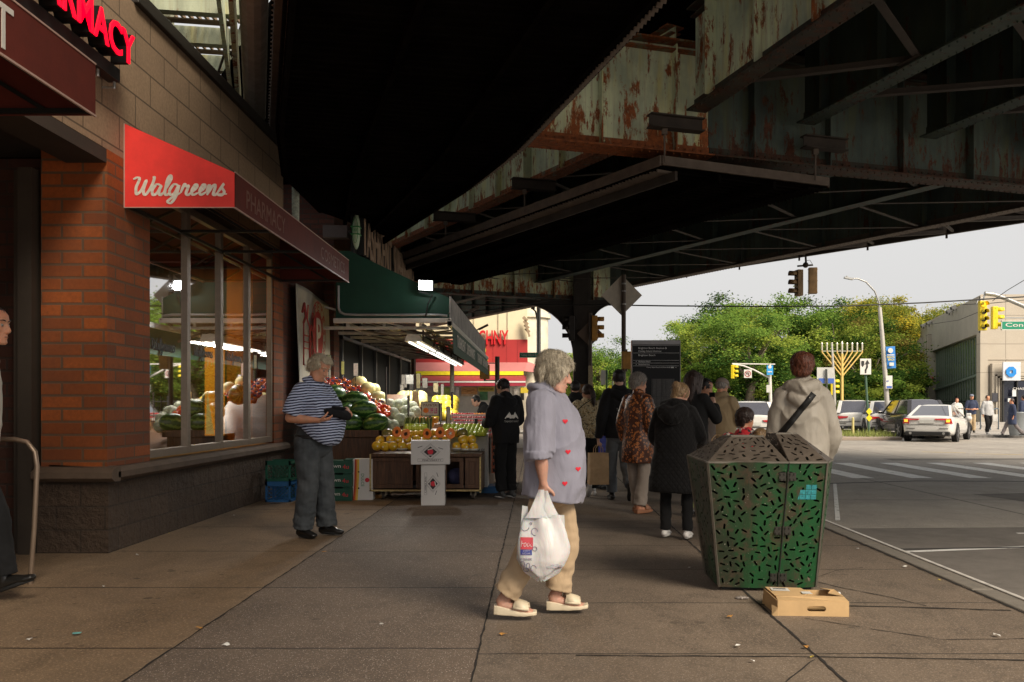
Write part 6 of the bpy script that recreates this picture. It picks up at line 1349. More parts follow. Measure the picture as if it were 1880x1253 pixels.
for z in (.80,.43,.10):
    b = MB(); t_ = (z-.02)/.875; x = 1.645+(1.66-1.645)*t_; y = 5.96+(5.74-5.96)*t_-.006
    for s in (-1,1): b.cbox((x+s*.033,y-.002,z),(.045,.006,.055)); [b.cyl((x+s*dx,y-.004,z+dz),(x+s*dx,y-.013,z+dz),.006,n=6) for dx in (.02,.045) for dz in (-.018,.018)]
    b.cyl((x,y-.008,z-.035),(x,y-.008,z+.035),.006,n=8); b.build('hinge', mat('hinge_steel',(.035,.032,.025),.45,.4), lb)
b = MB(); b.beam((1.648,5.952,.02),(1.663,5.732,.895),.006,.004); b.build('door_seam', BLACK, lb)
b = MB(); yy = lambda z: 5.96-.21*(z-.03)/.865-.008
for i in range(4):
    for j in range(3):
        if (i,j) in ((1,2),): continue
        x0, z0_ = 1.715+i*.037, .645+j*.034; b.quad((x0,yy(z0_),z0_),(x0+.034,yy(z0_),z0_),(x0+.034,yy(z0_+.031),z0_+.031),(x0,yy(z0_+.031),z0_+.031))
b.build('sticker', mat('faded_teal_sticker',(.03,.24,.27),.5,var=.5,scale=60), lb)
# torn carton at its foot
ct = thing('torn_carton', 'flattened torn brown cardboard carton with a hand hole lying at the foot of the bin', 'carton', (1.68,5.42,0), R(-4))
b = MB(); w_, d_, h_ = .42, .33, .09
fr = [Vector((0,0)),Vector((w_,0)),Vector((w_,h_)),Vector((0,h_))]; hole = []
for k in range(8): t = -math.pi/2+math.pi*k/7; hole.append(Vector((.27+.016*math.cos(t)*1.0,.045+.016*math.sin(t))))
for k in range(8): t = math.pi/2+math.pi*k/7; hole.append(Vector((.19+.016*math.cos(t),.045+.016*math.sin(t))))
ov,_,of,_,_,fo = geometry.delaunay_2d_cdt(fr+hole, [], [[0,1,2,3], list(range(4,20))], 0, 1e-6)
fp = [f for f,o in zip(of,fo) if set(o)=={0}]
b.add([(p.x-w_/2,-d_/2,p.y) for p in ov], fp); b.build('front_wall', CARD, ct, local=True, fix=False, solid=.004)
b = MB(); b.quad((-w_/2,-d_/2,0),(-w_/2-.03,d_/2,0),(-w_/2-.02,d_/2,h_*1.05),(-w_/2,-d_/2,h_)); b.quad((w_/2,-d_/2,0),(w_/2,d_/2,0),(w_/2,d_/2,h_),(w_/2,-d_/2,h_)); b.quad((-w_/2,d_/2,0),(w_/2,d_/2,0),(w_/2,d_/2,h_),(-w_/2,d_/2,h_)); b.quad((-w_/2,-d_/2,.003),(w_/2,-d_/2,.003),(w_/2,d_/2,.003),(-w_/2,d_/2,.003)); b.build('walls', CARD, ct, local=True, fix=False, solid=.004)
b = MB(); b.add([(-w_/2+.01,-.03,h_+.002),(-.05,-.05,h_+.006),(.0,-.02,h_+.012),(.02,.03,h_+.01),(.0,d_/2,h_+.01),(-w_/2-.015,d_/2,h_+.014)],[(0,1,2,3,4,5)])
b.add([(-w_/2,-d_/2,h_),(w_/2,-d_/2,h_),(w_/2,-.06,h_+.006),(.09,-.075,h_+.012),(.02,-.05,h_+.008),(-.06,-.085,h_+.012),(-w_/2+.01,-.06,h_+.004)],[(0,1,2,3,4,5,6)])
b.add([(w_/2,-.055,h_+.008),(w_/2,d_/2,h_+.004),(.12,d_/2,h_+.012),(.16,.06,h_+.02),(.13,.0,h_+.014)],[(0,1,2,3,4)])
b.build('top_flap', CARD, ct, local=True, fix=False, solid=.004)
b = MB(); b.add([(-w_/2-.035,-d_/2-.005,.0),(-w_/2,-d_/2-.012,.0),(-w_/2-.0,-d_/2-.012,.05),(-w_/2-.03,-d_/2+.03,.06)],[(0,1,2,3)]); b.build('side_flap', CARD, ct, local=True, fix=False, solid=.004)
b = MB(); b.add([(-.20,.06,h_+.0155),(-.09,.05,h_+.0145),(-.09,.13,h_+.0165),(-.2,.14,h_+.0175)],[(0,1,2,3)]); b.build('paper_label', WHITE_P, ct, local=True, fix=False, solid=.001); b = MB(); b.add([(-.03,-.02,h_+.0155),(.03,-.03,h_+.0155),(.025,.03,h_+.0175),(-.03,.03,h_+.0165)],[(0,1,2,3)]); b.build('paper_label', WHITE_P, ct, local=True, fix=False, solid=.001)
b = MB(); [b.add([(-.185+i*.009,.085,h_+.0175),(-.181+i*.009,.085,h_+.0175),(-.181+i*.009,.125,h_+.0185),(-.185+i*.009,.125,h_+.0185)],[(0,1,2,3)]) for i in range(9)]; b.build('bar_print', BLACK, ct, local=True, fix=False)
# scraps on the pavement
SC_ = [(1355,1190,'white paper scrap'),(1382,1218,'white paper scrap'),(415,1188,'white paper scrap'),(252,1021,'white paper scrap'),(142,1167,'teal and white wrapper'),(190,1080,'white paper scrap'),(53,1178,'white paper scrap'),(430,948,'white paper scrap'),(922,1168,'orange leaf'),(365,1157,'orange leaf'),(960,1055,'white paper scrap'),(1265,1045,'white paper scrap'),(1480,1192,'orange leaf'),(1490,1210,'yellow leaf'),(1725,1068,'yellow leaf'),(1662,1043,'white paper scrap'),(1575,1010,'white paper scrap'),(1830,1170,'white paper scrap'),(310,982,'yellow leaf'),(596,1016,'orange leaf'),(1340,1136,'orange leaf'),(700,1150,'white paper scrap')]
SCC = {'w': mat('litter_white',(.62,.60,.56),.7), 'o': mat('litter_orange',(.45,.22,.05),.7), 'y': mat('litter_yellow',(.55,.42,.08),.7), 't': mat('litter_teal',(.15,.40,.38),.6)}
rl = random.Random(3)
for px, py, nm in SC_:
    Y = F*EYE/(py-VY); x = PX(px, Y); near = 'the bin' if px > 1250 else ('the walking woman' if px > 650 else 'the pharmacy wall')
    t = thing(nm.split()[-1] if 'leaf' in nm or 'scrap' in nm else 'wrapper', None, 'litter', (x, Y, .004), rl.uniform(0, 3)); b = MB(); n = 7; sz = rl.uniform(.012,.022)*(1.3 if px in (142,) else 1)
    vs = [(sz*math.cos(6.283*i/n)*rl.uniform(.6,1.5), sz*math.sin(6.283*i/n)*rl.uniform(.4,.9), .004+rl.uniform(0,.012)) for i in range(n)]; b.add(vs+[(0,0,.012)], [(i,(i+1)%n,n) for i in range(n)])
    b.build('sheet' if 'leaf' not in nm else 'blade', SCC[nm[0]], t, local=True, fix=False, solid=.001)
    t['label'] = 'small %s on the pavement near %s' % (nm, near); t['group'] = 'small %ss near %s' % (nm, near)
tb_ = thing('tissue', 'crumpled white tissue beside the right foot of the litter bin', 'litter', (2.0,5.85,0)); b = MB(); [b.ell((rl.uniform(-.03,.03),rl.uniform(-.02,.02),.012),(.022,.016,.012),0,7,5) for _ in range(5)]; remesh(b,'crumple',SCC['w'],tb_,.005,1,lambda p,n:.006*noise.noise(p*90))
tb_ = thing('tissue', 'crumpled clear wrapper on the ground before the litter bin', 'litter', (1.33,5.72,0)); b = MB(); [b.ell((rl.uniform(-.04,.04),rl.uniform(-.02,.02),.008),(.03,.016,.008),0,7,5) for _ in range(5)]; remesh(b,'crumple',mat('dull_film',(.25,.22,.2),.3),tb_,.005,1,lambda p,n:.008*noise.noise(p*90))

# ------------------------------------------------------------ fruit stands
def ball(name, label, m, r, px, py, Y, group=None, sc=(1,1,1), rot=0, cat='fruit'):
    t = thing(name, label, cat, P(px,py,Y), rot, group); b = MB(); b.ell((0,0,0),(r*sc[0],r*sc[1],r*sc[2]),0,16,11); b.build('flesh', m, t, local=True, fix=False); return t
def single(name, me_o, loc, rot, label, cat, group, sc=1):
    o = bpy.data.objects.new(name, me_o); COL.objects.link(o); o.location = loc; o.rotation_euler = rot; o.scale = (sc,)*3 if isinstance(sc,(int,float)) else sc; return uniq(o, label, cat, group)
def ball_me(name, m, r, dent=0, bumpy=0, seg=16):
    b = MB(); b.ell((0,0,0), r, 0, seg, int(seg*.7)); me = b.mesh(name, m)
    for v in me.vertices:
        if bumpy: v.co *= 1+bumpy*noise.noise(v.co*(1.5/ max(r if isinstance(r,float) else r[0], .01)))
        if dent: rr = math.hypot(v.co.x, v.co.y); R_ = r if isinstance(r,float) else r[0]; v.co.z -= dent*math.exp(-(rr/(R_*.35))**2)*(1 if v.co.z > 0 else -.6)
    return me
MW = NT('watermelon_rind'); _g = MW.co(); _s = MW.n('ShaderNodeSeparateXYZ'); MW.l(_g,_s.inputs[0]); _an = MW.math('ARCTAN2', _s.outputs[1], _s.outputs[2]); _st = MW.math('SINE', MW.math('ADD', MW.math('MULTIPLY', _an, 9), MW.math('MULTIPLY', MW.noise(_g, 22, 4, .7), 9)))
_c = MW.mix(MW.ramp(_st, [(.35,0),(.62,1)]), (.025,.085,.015), (.16,.28,.06)); MW.col(MW.mix(MW.ramp(_s.outputs[2], [(0,.0),(1,0)]), _c, _c)); MW.set(Roughness=.3); WM = reg('watermelon_rind', MW)
wme = ball_me('watermelon', WM, (.195,.145,.145), 0, 0, 24)
for i,(px,py,Y,a,lb_) in enumerate([(642,777,12.55,.2,'dark watermelon at the lower left of the melon bin'),(690,778,12.5,-.4,'light striped watermelon at the lower right of the melon bin'),(668,752,12.75,.4,'largest watermelon in the middle of the melon bin'),(637,757,12.8,1.2,'watermelon half behind the striped man'),(652,736,13.0,.1,'watermelon at the back of the melon bin'),(614,725,13.1,1.1,'striped watermelon standing on end by the tomatoes'),(662,785,12.95,.1,'hidden watermelon low in the melon bin')]):
    single('watermelon', wme, P(px,py,Y), (rl.uniform(-.3,.3), rl.uniform(-.2,.2), a), lb_, 'watermelon', 'watermelons in the wooden bin', rl.uniform(.92,1.06))
def cartn(name, label, cat, x0, x1, y0, y1, z0_, z1, body, m=WOOD, lip=.0):
    t = thing(name, label, cat, ((x0+x1)/2, (y0+y1)/2, z0_)); b = MB(); b.box(x0,x1,y0,y1,z0_,z1); b.build(body, m, t, bev=.006); return t
mbn = cartn('melon_bin', 'brown wooden bin holding watermelons beside the striped man', 'produce bin', -2.98,-2.24,12.42,13.3,.02,.86,'panel')
b = MB(); b.box(-3.02,-2.2,12.37,12.42,.82,.92); b.box(-2.24,-2.19,12.37,13.3,.82,.92); b.build('rim', WOOD, mbn, bev=.006)
ds = thing('display_stand', 'sloping wooden produce stand behind the watermelon bin', 'display stand', (-2.8,13.8,0))
b = MB(); b.prism([(12.9,.75),(14.2,1.45),(14.2,1.38),(12.9,.68)], -3.55,-2.1,'x'); b.prism([(12.9,.62),(14.0,.9),(14.0,.8),(12.9,.55)], -2.1,-.95,'x'); b.build('sloping_board', WOOD, ds)
b = MB(); [b.box(x,x+.06,y,y+.06,0,.7 if y < 13.5 else 1.3) for x in (-3.5,-2.16) for y in (12.95,14.1)]; [b.box(x,x+.05,y,y+.05,0,.6) for x in (-1.0,) for y in (12.95,13.9)]; b.box(-3.55,-3.5,13.0,14.2,0,1.3); b.build('post', WOOD, ds)
TOM = mat('tomato_skin',(.80,.06,.015),.22,var=.3,scale=12,bump=0); TOM2 = mat('tomato_orange_skin',(.90,.20,.02),.25,var=.2,scale=12,bump=0)
tme = ball_me('tomato', TOM, .040, .010); tme2 = ball_me('tomato', TOM2, .040, .010)
FILM = NT('clear_produce_film'); FILM.t.nodes.remove(FILM.b); _tb = FILM.n('ShaderNodeBsdfTransparent'); _gb = FILM.n('ShaderNodeBsdfGlossy'); _gb.inputs['Roughness'].default_value=.15; _m = FILM.n('ShaderNodeMixShader'); _m.inputs[0].default_value=.16; FILM.l(_tb.outputs[0],_m.inputs[1]); FILM.l(_gb.outputs[0],_m.inputs[2]); FILM.l(_m.outputs[0],FILM.out.inputs[0])
_bp = FILM.n('ShaderNodeBump'); _bp.inputs['Distance'].default_value=.02; FILM.l(FILM.noise(FILM.co(),25,4),_bp.inputs['Height']); FILM.l(_bp.outputs[0],_gb.inputs['Normal']); FILMM = reg('clear_produce_film', FILM)
PURP = mat('purple_bag_print',(.10,.08,.20),.5,bump=0)
fb = MB(); fb.ell((0,0,0),(.125,.10,.075),0,18,12); fme = fb.mesh('bag_film', FILMM)
for v in fme.vertices: v.co *= 1+.12*noise.noise(v.co*22)
pb_ = MB(); [pb_.add([(x,-.098,z),(x+.05,-.10,z-.01),(x+.045,-.10,z+.022),(x,-.098,z+.03)],[(0,1,2,3)]) for x,z in ((-.09,.0),(-.02,-.03),(.04,.01))]; pme = pb_.mesh('bag_print', PURP)
cnt = 0
for r_ in range(5):
    for c_ in range(6):
        px = 588+c_*20+(r_%2)*8; py = 703+r_*10+(c_-2)*3.2; Y = 14.0-r_*.24
        if px < 575 or (py > 738 and px < 640) or px > 655+r_*14: continue
        t = thing('tomato_bag', None, 'bag of tomatoes', P(px,py,Y), rl.uniform(-.6,.6), 'clear bags of tomatoes heaped behind the watermelons'); t['label'] = 'clear printed bag of red tomatoes heaped behind the watermelons'
        for k in range(6):
            a = k*1.05; o = bpy.data.objects.new('tomato', tme if rl.random() > .35 else tme2); COL.objects.link(o); o.parent = t; o.location = (.06*math.cos(a), .045*math.sin(a), .028*(k%2)); o.rotation_euler = (rl.uniform(-1,1),rl.uniform(-1,1),0)
        for me_, nm in ((fme,'film'),(pme,'print')): o = bpy.data.objects.new(nm, me_); COL.objects.link(o); o.parent = t; o.location = (0,0,.02)
for i in range(34):
    u, v = rl.random(), rl.random(); px = 672+u*42; py = 745+u*8+v*18-8; Y = 13.05-v*.25
    single('tomato', tme if i%3 else tme2, P(px,py,Y), (rl.uniform(-1,1),)*3, 'loose red tomato piled between watermelons and wrapped cauliflower', 'tomato', 'loose tomatoes piled by the cauliflower')
MEL = mat('pale_melon_skin',(.62,.56,.26),.5,var=.1,scale=5,bump=.4,bs=90,bd=.002); me_m = ball_me('melon', MEL, (.125,.11,.11), .006)
for i,(px,py,Y,l) in enumerate([(660,703,13.9,'topmost pale melon above the tomatoes'),(676,714,13.75,'pale melon below the topmost one'),(685,716,13.9,'pale melon tucked behind its neighbour'),(695,731,13.5,'netted pale melon at the right end of the row'),(703,745,13.3,'lowest pale melon of the sloping row')]): single('melon', me_m, P(px,py,Y), (rl.uniform(-.5,.5),0,rl.uniform(0,3)), l, 'melon', 'pale melons beside the tomatoes')
CAU = mat('cauliflower_white',(.55,.58,.42),.6,var=.35,scale=30,bump=.9,bs=45,bd=.01); me_c = ball_me('cauliflower', CAU, .095, 0, .12, 20)
for i,(px,py,Y) in enumerate([(697,768,12.9),(715,744,13.3),(722,760,13.0),(735,771,12.8),(731,744,13.4),(708,780,12.7),(700,752,13.3),(744,756,13.2),(722,783,12.6),(752,768,13.1),(762,757,13.4),(742,742,13.6),(757,748,13.6)]):
    t = thing('wrapped_cauliflower', 'pale cauliflower head wrapped in clear film on the sloping stand', 'cauliflower', P(px,py,Y), rl.uniform(0,3), 'wrapped cauliflowers on the stand')
    for me_, nm, s in ((me_c,'head',1),(fme,'film',.8)): o = bpy.data.objects.new(nm, me_); COL.objects.link(o); o.parent = t; o.scale = (s,s,s*(1.3 if nm=='film' else 1))
# papaya cart
pc = thing('produce_cart', 'low brown wooden cabinet cart on caster wheels heaped with papayas', 'cart', (-1.5,12.1,0))
x0, x1, y0, y1 = -2.24, -.74, 11.72, 12.45
b = MB(); b.box(x0,x1,y0,y1,.12,.15); b.box(x0,x1,y0,y1,.58,.62); b.box(x0,x0+.03,y0,y1,.15,.58); b.box(x1-.03,x1,y0,y1,.15,.58); b.box(x0,x1,y1-.03,y1,.15,.58); b.build('carcass', WOOD, pc, bev=.004)
for i,(a,c,op) in enumerate(((x0+.04,-1.66,0),(-1.62,-1.3,0),(-1.26,-.98,1),(-.96,x1-.03,0))):
    b = MB(); f_ = .055
    b.box(a,c,y0-.02,y0,.16,.16+f_); b.box(a,c,y0-.02,y0,.57-f_,.57); b.box(a,a+f_,y0-.02,y0,.16+f_,.57-f_); b.box(c-f_,c,y0-.02,y0,.16+f_,.57-f_)
    if not op: b.box(a+f_,c-f_,y0-.008,y0,.16+f_,.57-f_)
    b.build('cabinet_door', WOOD, pc, bev=.004)
b = MB(); b.beam((x0+.01,y0-.024,.12),(x0+.01,y0-.024,.62),.02,.01); b.beam((x1-.015,y0-.024,.1),(x1-.015,y0-.024,.58),.022,.01); b.beam((x0,y0-.024,.13),(x1,y0-.024,.13),.01,.02); b.build('worn_edge', mat('bare_wood_edge',(.50,.38,.16),.7,var=.4,scale=30), pc)
b = MB(); b.box(x0+.4,x1-.1,y0+.02,y1-.05,.16,.2); b.ell((-1.1,11.95,.3),(.13,.12,.12),1); b.build('cloth_bundle', [BLACK, mat('blue_violet_cloth',(.06,.06,.14),.9,bump=.6,bs=10,bd=.02)], pc)
for x in (-2.08,-.86):
    for y in (11.85,12.3):
        b = MB(); b.cyl((x-.018,y,.05),(x+.018,y,.05),.05,n=16); w_ = b.build('caster_wheel', mat('caster_rubber',(.06,.045,.035),.6), pc); b = MB(); b.cyl((x-.021,y,.05),(x+.021,y,.05),.024,n=12); b.beam((x+.026,y,.05),(x+.026,y+.02,.12),.03,.006); b.beam((x-.026,y,.05),(x-.026,y+.02,.12),.03,.006); b.build('hub', mat('caster_cream',(.38,.32,.22),.5), w_)
PAP = mat('papaya_skin',(.90,.45,.02),.4,second=(.72,.50,.03),scale=9,var=.05,bump=.1); PAPG = mat('papaya_green_skin',(.12,.13,.03),.4,second=(.28,.22,.04),scale=12,bump=.1); PFL = mat('papaya_flesh',(.95,.22,.01),.35,var=.1,scale=14,bump=.1); PSD = mat('papaya_seeds',(.10,.035,.01),.4,bump=1,bs=180,bd=.006)
CUSH = mat('foam_net',(.70,.68,.62),.7)
me_p = ball_me('papaya', PAP, (.062,.068,.058), .004, .05); me_pg = ball_me('mango', PAPG, (.07,.06,.062), .0, .05)
STK = mat('fruit_sticker',(.8,.76,.6),.5,bump=0)
def fruit(px, py, Y, me_, lab, cat, g, sc=1.0, sticker=True):
    t = thing(cat, lab, cat, P(px,py,Y), rl.uniform(-.4,.4), g); o = bpy.data.objects.new('fruit_body', me_); COL.objects.link(o); o.parent = t; o.scale = (sc,)*3; o.rotation_euler = (rl.uniform(-.4,.4),0,0)
    if sticker: b = MB(); b.cyl((.01,-.066*sc,.0),(.01,-.072*sc,.0),.011,n=10); b.build('sticker', STK, t, local=True)
    
    if rl.random() < .25: b = MB(); b.lathe([(.052,-.05),(.063,-.03),(.066,-.022)], n=14); b.build('foam_collar', CUSH, t, local=True, fix=False, solid=.004)
    return t
G1 = 'whole papayas on the cart'
for px in (692,707,722,739,754,770,786,801,818,838,854,870): fruit(px, 820+rl.uniform(-1,1), 11.80, me_p, 'whole papaya in the front row on the cart edge', 'papaya', G1, rl.uniform(.9,1.1))
for px, s in ((698,1),(717,1),(732,.95),(748,.9),(765,1),(782,1),(800,.9),(820,1),(851,1.2),(866,1.05)): fruit(px, 808+rl.uniform(-1,1), 11.93, me_p, 'whole papaya in the second row on the cart', 'papaya', G1+' second row', s)
fruit(711,796,12.0,me_pg,'dark green mango at the left end of the papaya heap','mango',None,1.05); fruit(849,796,12.05,me_pg,'greenish mango at the right end of the papaya heap','mango',None,1.15)
for i in range(14): fruit(716+i*9.5, 796+rl.uniform(-2,2), 12.12, me_p, 'yellow green papaya in the back row behind the cut halves', 'papaya', G1+' back row', .9, False)
for i,(px,py,a,sc) in enumerate(((728.5,793,.0,1),(745,797,.5,1),(784,796,-.3,1),(808,794,.15,1.05),(827,796,0,1.05))):
    t = thing('papaya_half', ['leftmost cut papaya half showing dark seeds','cut papaya half tilted beside the leftmost one','cut papaya half left of the price card stick','cut papaya half in the middle right of the heap','rightmost cut half with a pale star shaped centre'][i], 'papaya half', P(px,py,11.86), 0, 'cut papaya halves on the cart')
    M_ = Matrix.Rotation(a,4,'Y') @ Matrix.Rotation(R(-12),4,'X')
    b = MB(); n = 22; rx, rz_ = .060*sc, .072*sc
    def el(f, y): return [(rx*f*math.cos(6.283*k/n)*(1-.12*math.sin(6.283*k/n)), y, rz_*f*math.sin(6.283*k/n)) for k in range(n)]
    rings_ = [el(1.0,0),el(1.03,.01),el(.9,.035),el(.55,.055),el(.1,.06)]; vs = [p for r in rings_ for p in r]; b.add(vs,[(i_*n+j,i_*n+(j+1)%n,(i_+1)*n+(j+1)%n,(i_+1)*n+j) for i_ in range(4) for j in range(n)]+[tuple(range(4*n,5*n))],0,True,M_); b.build('skin', PAP, t, local=True)
    b = MB(); rings_ = [el(1.0,0),el(.86,-.001),el(.42,-.0),el(.36,.02),el(.1,.026)]; vs = [p for r in rings_ for p in r]; b.add(vs,[(i_*n+j,i_*n+(j+1)%n,(i_+1)*n+(j+1)%n,(i_+1)*n+j) for i_ in range(4) for j in range(n)]+[tuple(range(4*n,5*n))],0,False,M_); b.build('flesh', PFL, t, local=True)
    b = MB()
    if i < 4: [b.ell(M_ @ V(rx*.28*math.cos(k*2.4)*math.sqrt(k/26), .006, rz_*.34*math.sin(k*2.4)*math.sqrt(k/26)), .0065,0,6,4) for k in range(26)]
    else: [b.add([M_ @ V(0,-.002,0), M_ @ V(.012*math.cos(k*1.2566),-.003,.012*math.sin(k*1.2566)), M_ @ V(.034*math.cos(k*1.2566+.628),-.003,.04*math.sin(k*1.2566+.628)), M_ @ V(.012*math.cos(k*1.2566+1.2566),-.003,.012*math.sin(k*1.2566+1.2566))],[(0,1,2,3)]) for k in range(5)]
    b.build('seeds', PSD if i < 4 else STK, t, local=True, fix=False)
# apples, peppers, zucchini, packs
APP = mat('green_apple_skin',(.55,.66,.07),.25,var=.12,scale=20,bump=0); me_a = ball_me('apple', APP, .042, .010)
for r_ in range(5):
    for c_ in range(11):
        px = 812+c_*7.6+r_*1.5; py = 797-r_*3.6
        if px > 893: continue
        single('apple', me_a, P(px,py,12.2+r_*.09), (rl.uniform(-.5,.5),rl.uniform(-.5,.5),0), 'green apple heaped in the open white carton', 'apple', 'green apples in the white carton')
for i in range(16): single('apple', me_a, P(748+i%8*4.6,787-(i//8)*4,12.25+.1*(i//8)), (0,0,0), 'yellow green pear shaped apple behind the papaya halves', 'apple', 'green apples behind the papaya halves', (.9,.9,1.1))
ac = thing('apple_carton', 'tall white carton of green apples standing behind the papaya cart', 'carton', (-.8,12.5,.1)); b = MB(); b.box(-1.62,-.70,12.5,13.0,.10,.86); b.build('carton_body', WHITE_P, ac, bev=.004)
b = MB(); put_text(b,'APPLES',(-.83,12.495,.62),.18,.06); b.cbox((-.85,12.497,.54),(.06,.004,.06)); b.build('print', BLACK, ac)
RP = mat('red_fruit_skin',(.40,.03,.03),.3,var=.5,scale=40,bump=.2)
def pack(px, py, Y, lab, g, c=RP):
    t = thing('fruit_pack', lab, 'fruit pack', P(px,py,Y), rl.uniform(-.05,.05), g); b = MB(); b.cbox((0,0,0),(.16,.12,.05)); b.build('tray', mat('clear_tray',(.45,.40,.38),.25), t, local=True, bev=.006); b = MB(); [b.ell((-.055+.037*k,-.035+.035*j,.03),.02,0,7,5) for k in range(4) for j in range(3)]; b.build('fruits', c, t, local=True, fix=False)
ORG = mat('orange_peel',(.75,.28,.03),.45,bump=.3,bs=200,bd=.001)
for r_ in range(7):
    for c_ in range(5-(r_>4)): pack(836+c_*14+r_*3, 764+r_*6.3, 14.2-r_*.2, 'clear tray of dark red fruit stacked on the slope by the worker', 'trays of red fruit by the worker', ORG if (r_==0 and c_>2) else RP)
for i in range(9): single('orange', ball_me('orange', ORG, .045, .004) if i == 0 else bpy.data.objects['orange'].data, P(768+(i%5)*8,772+(i//5)*8,12.9), (0,0,0), 'orange piled behind the price card', 'orange', 'oranges behind the price card')
rc = thing('red_carton_stack', 'tall stack of orange red slotted cartons beside the worker', 'carton stack', (-.62,12.9,.15)); b = MB(); [b.box(-.66,-.56,12.75,13.3,.28+k*.095,.365+k*.095) for k in range(6)]; b.build('carton', mat('orange_red_card',(.50,.14,.07),.7,var=.2), rc, bev=.004)
b = MB(); [b.box(-.64+dx,-.615+dx,12.745,12.755,.30+k*.095,.35+k*.095) for k in range(6) for dx in (0,.035)]; b.build('slot', BLACK, rc)
for x,y,z,c,l in ((-.66,12.6,.0,(.02,.12,.30),'blue plastic crate low beside the cart wheel'),(-.86,12.62,.0,(.02,.14,.22),'teal plastic crate under the white apple carton')):
    t = thing('plastic_crate', l, 'crate', (x,y,z)); b = MB(); b.box(x-.1,x+.1,y,y+.4,z,z+.10); b.box(x-.11,x+.11,y-.01,y+.41,z+.085,z+.105); b.build('crate_body', mat('crate_'+l[:4], c, .5), t, bev=.004)
ZUC = mat('zucchini_skin',(.10,.16,.03),.35,var=.3,scale=30); ZUL = mat('leek_pale',(.40,.46,.18),.5)
for i in range(14):
    px = 742+i*3.8; t = thing('cucumber', 'slim green vegetable standing upright behind the papayas', 'vegetable', P(px,787,12.4), 0, 'upright green vegetables'); b = MB(); chain(b, [(V(0,0,-.02),.016),(V(rl.uniform(-.01,.01),.02,.07),.018),(V(rl.uniform(-.02,.02),.05,.15),.012)], n=8); b.build('stalk', ZUC if i % 3 else ZUL, t, local=True)
YEL = mat('yellow_melon_skin',(.66,.50,.05),.4,bump=.2); me_y = ball_me('yellow_melon', YEL, (.13,.10,.10))
for i in range(16): single('yellow_melon', me_y, P(802+(i%4)*10+rl.uniform(-2,2),763-(i//4)*9,15.2+(i//4)*.2), (0,rl.uniform(-.4,.4),rl.uniform(0,3)), 'bright yellow melon heaped under the canopy beyond the price card', 'melon', 'yellow melons under the canopy')
for i in range(8): single('pale_melon', me_m, P(742+(i%4)*10,738-(i//4)*8,15.8+.2*(i//4)), (0,0,rl.uniform(0,3)), 'pale melon heaped in the far crate under the canopy', 'melon', 'pale melons in the far crate', 1.2)
s2 = thing('far_produce_stand', 'wooden produce stand deeper under the canopy', 'display stand', (-1.7,15.6,0)); b = MB(); b.box(-2.5,-1.1,15.1,16.4,.0,.95); b.box(-2.6,-1.9,15.4,16.8,.9,1.25); b.build('stand_body', WOOD, s2, bev=.006); b = MB(); b.box(-2.45,-1.95,15.05,15.1,.95,1.2); b.build('crate', mat('orange_wood',(.30,.12,.04),.7), s2)
s3 = thing('fruit_tray_stand', 'sloping stand holding trays of red fruit next to the worker', 'display stand', (-1,13.8,0)); b = MB(); b.prism([(12.85,.82),(14.6,1.12),(14.6,0),(12.85,0)], -1.35,-.70,'x'); b.build('stand_body', WOOD, s3)
# price cards
def card(lab, px, py, Y, w, h, txt=None, c='price_card_white', stick=.3, rot=0, col_=(.6,.58,.5), big=None):
    t = thing('price_card', lab, 'price sign', P(px,py,Y), rot, 'price cards on sticks'); b = MB(); b.box(-w/2-.01,w/2+.01,-.004,.006,-h/2-.01,h/2+.01); b.build('frame', BLACK, t, local=True); b = MB(); b.box(-w/2,w/2,-.006,-.004,-h/2,h/2); cd_ = b.build('card', mat(c, col_, .6, var=.3, scale=25), t, local=True)
    b = MB(); b.cyl((0,0,-h/2),(0,0,-h/2-stick),.006,n=6); b.build('stick', BLACK, t, local=True)
    if txt:
        b = MB(); put_text(b, txt, (0,-.008,h*.28), w*.8, h*.2, th=.002, bold=.01); b.build('lettering', mat('price_brown',(.25,.08,.04),.6), t, local=True)
        b = MB(); put_text(b, big, (w*.16,-.008,-h*.14), w*.5, h*.45, th=.002, bold=.02); b.build('price', mat('price_pink',(.62,.05,.18),.6), t, local=True)
        b = MB(); b.ell((-w*.26,-.008,-h*.12),(w*.16,.002,h*.2)); b.ell((-w*.24,-.010,-h*.02),(w*.1,.002,h*.1)); b.build('picture', PFL, t, local=True)
    return t
G_ = card('large framed price card reading papaya above the cut halves', 790,751,12.0,.23,.18,'PAPAYA',stick=.25,big='1.99 LB',col_=(.66,.58,.42),c='price_card_cream')
b = MB(); b.box(-.125,.125,-.007,-.005,.09,.10); b.box(-.125,.125,-.007,-.005,-.1,-.09); b.build('border', mat('border_green',(.05,.10,.03),.6), G_, local=True)
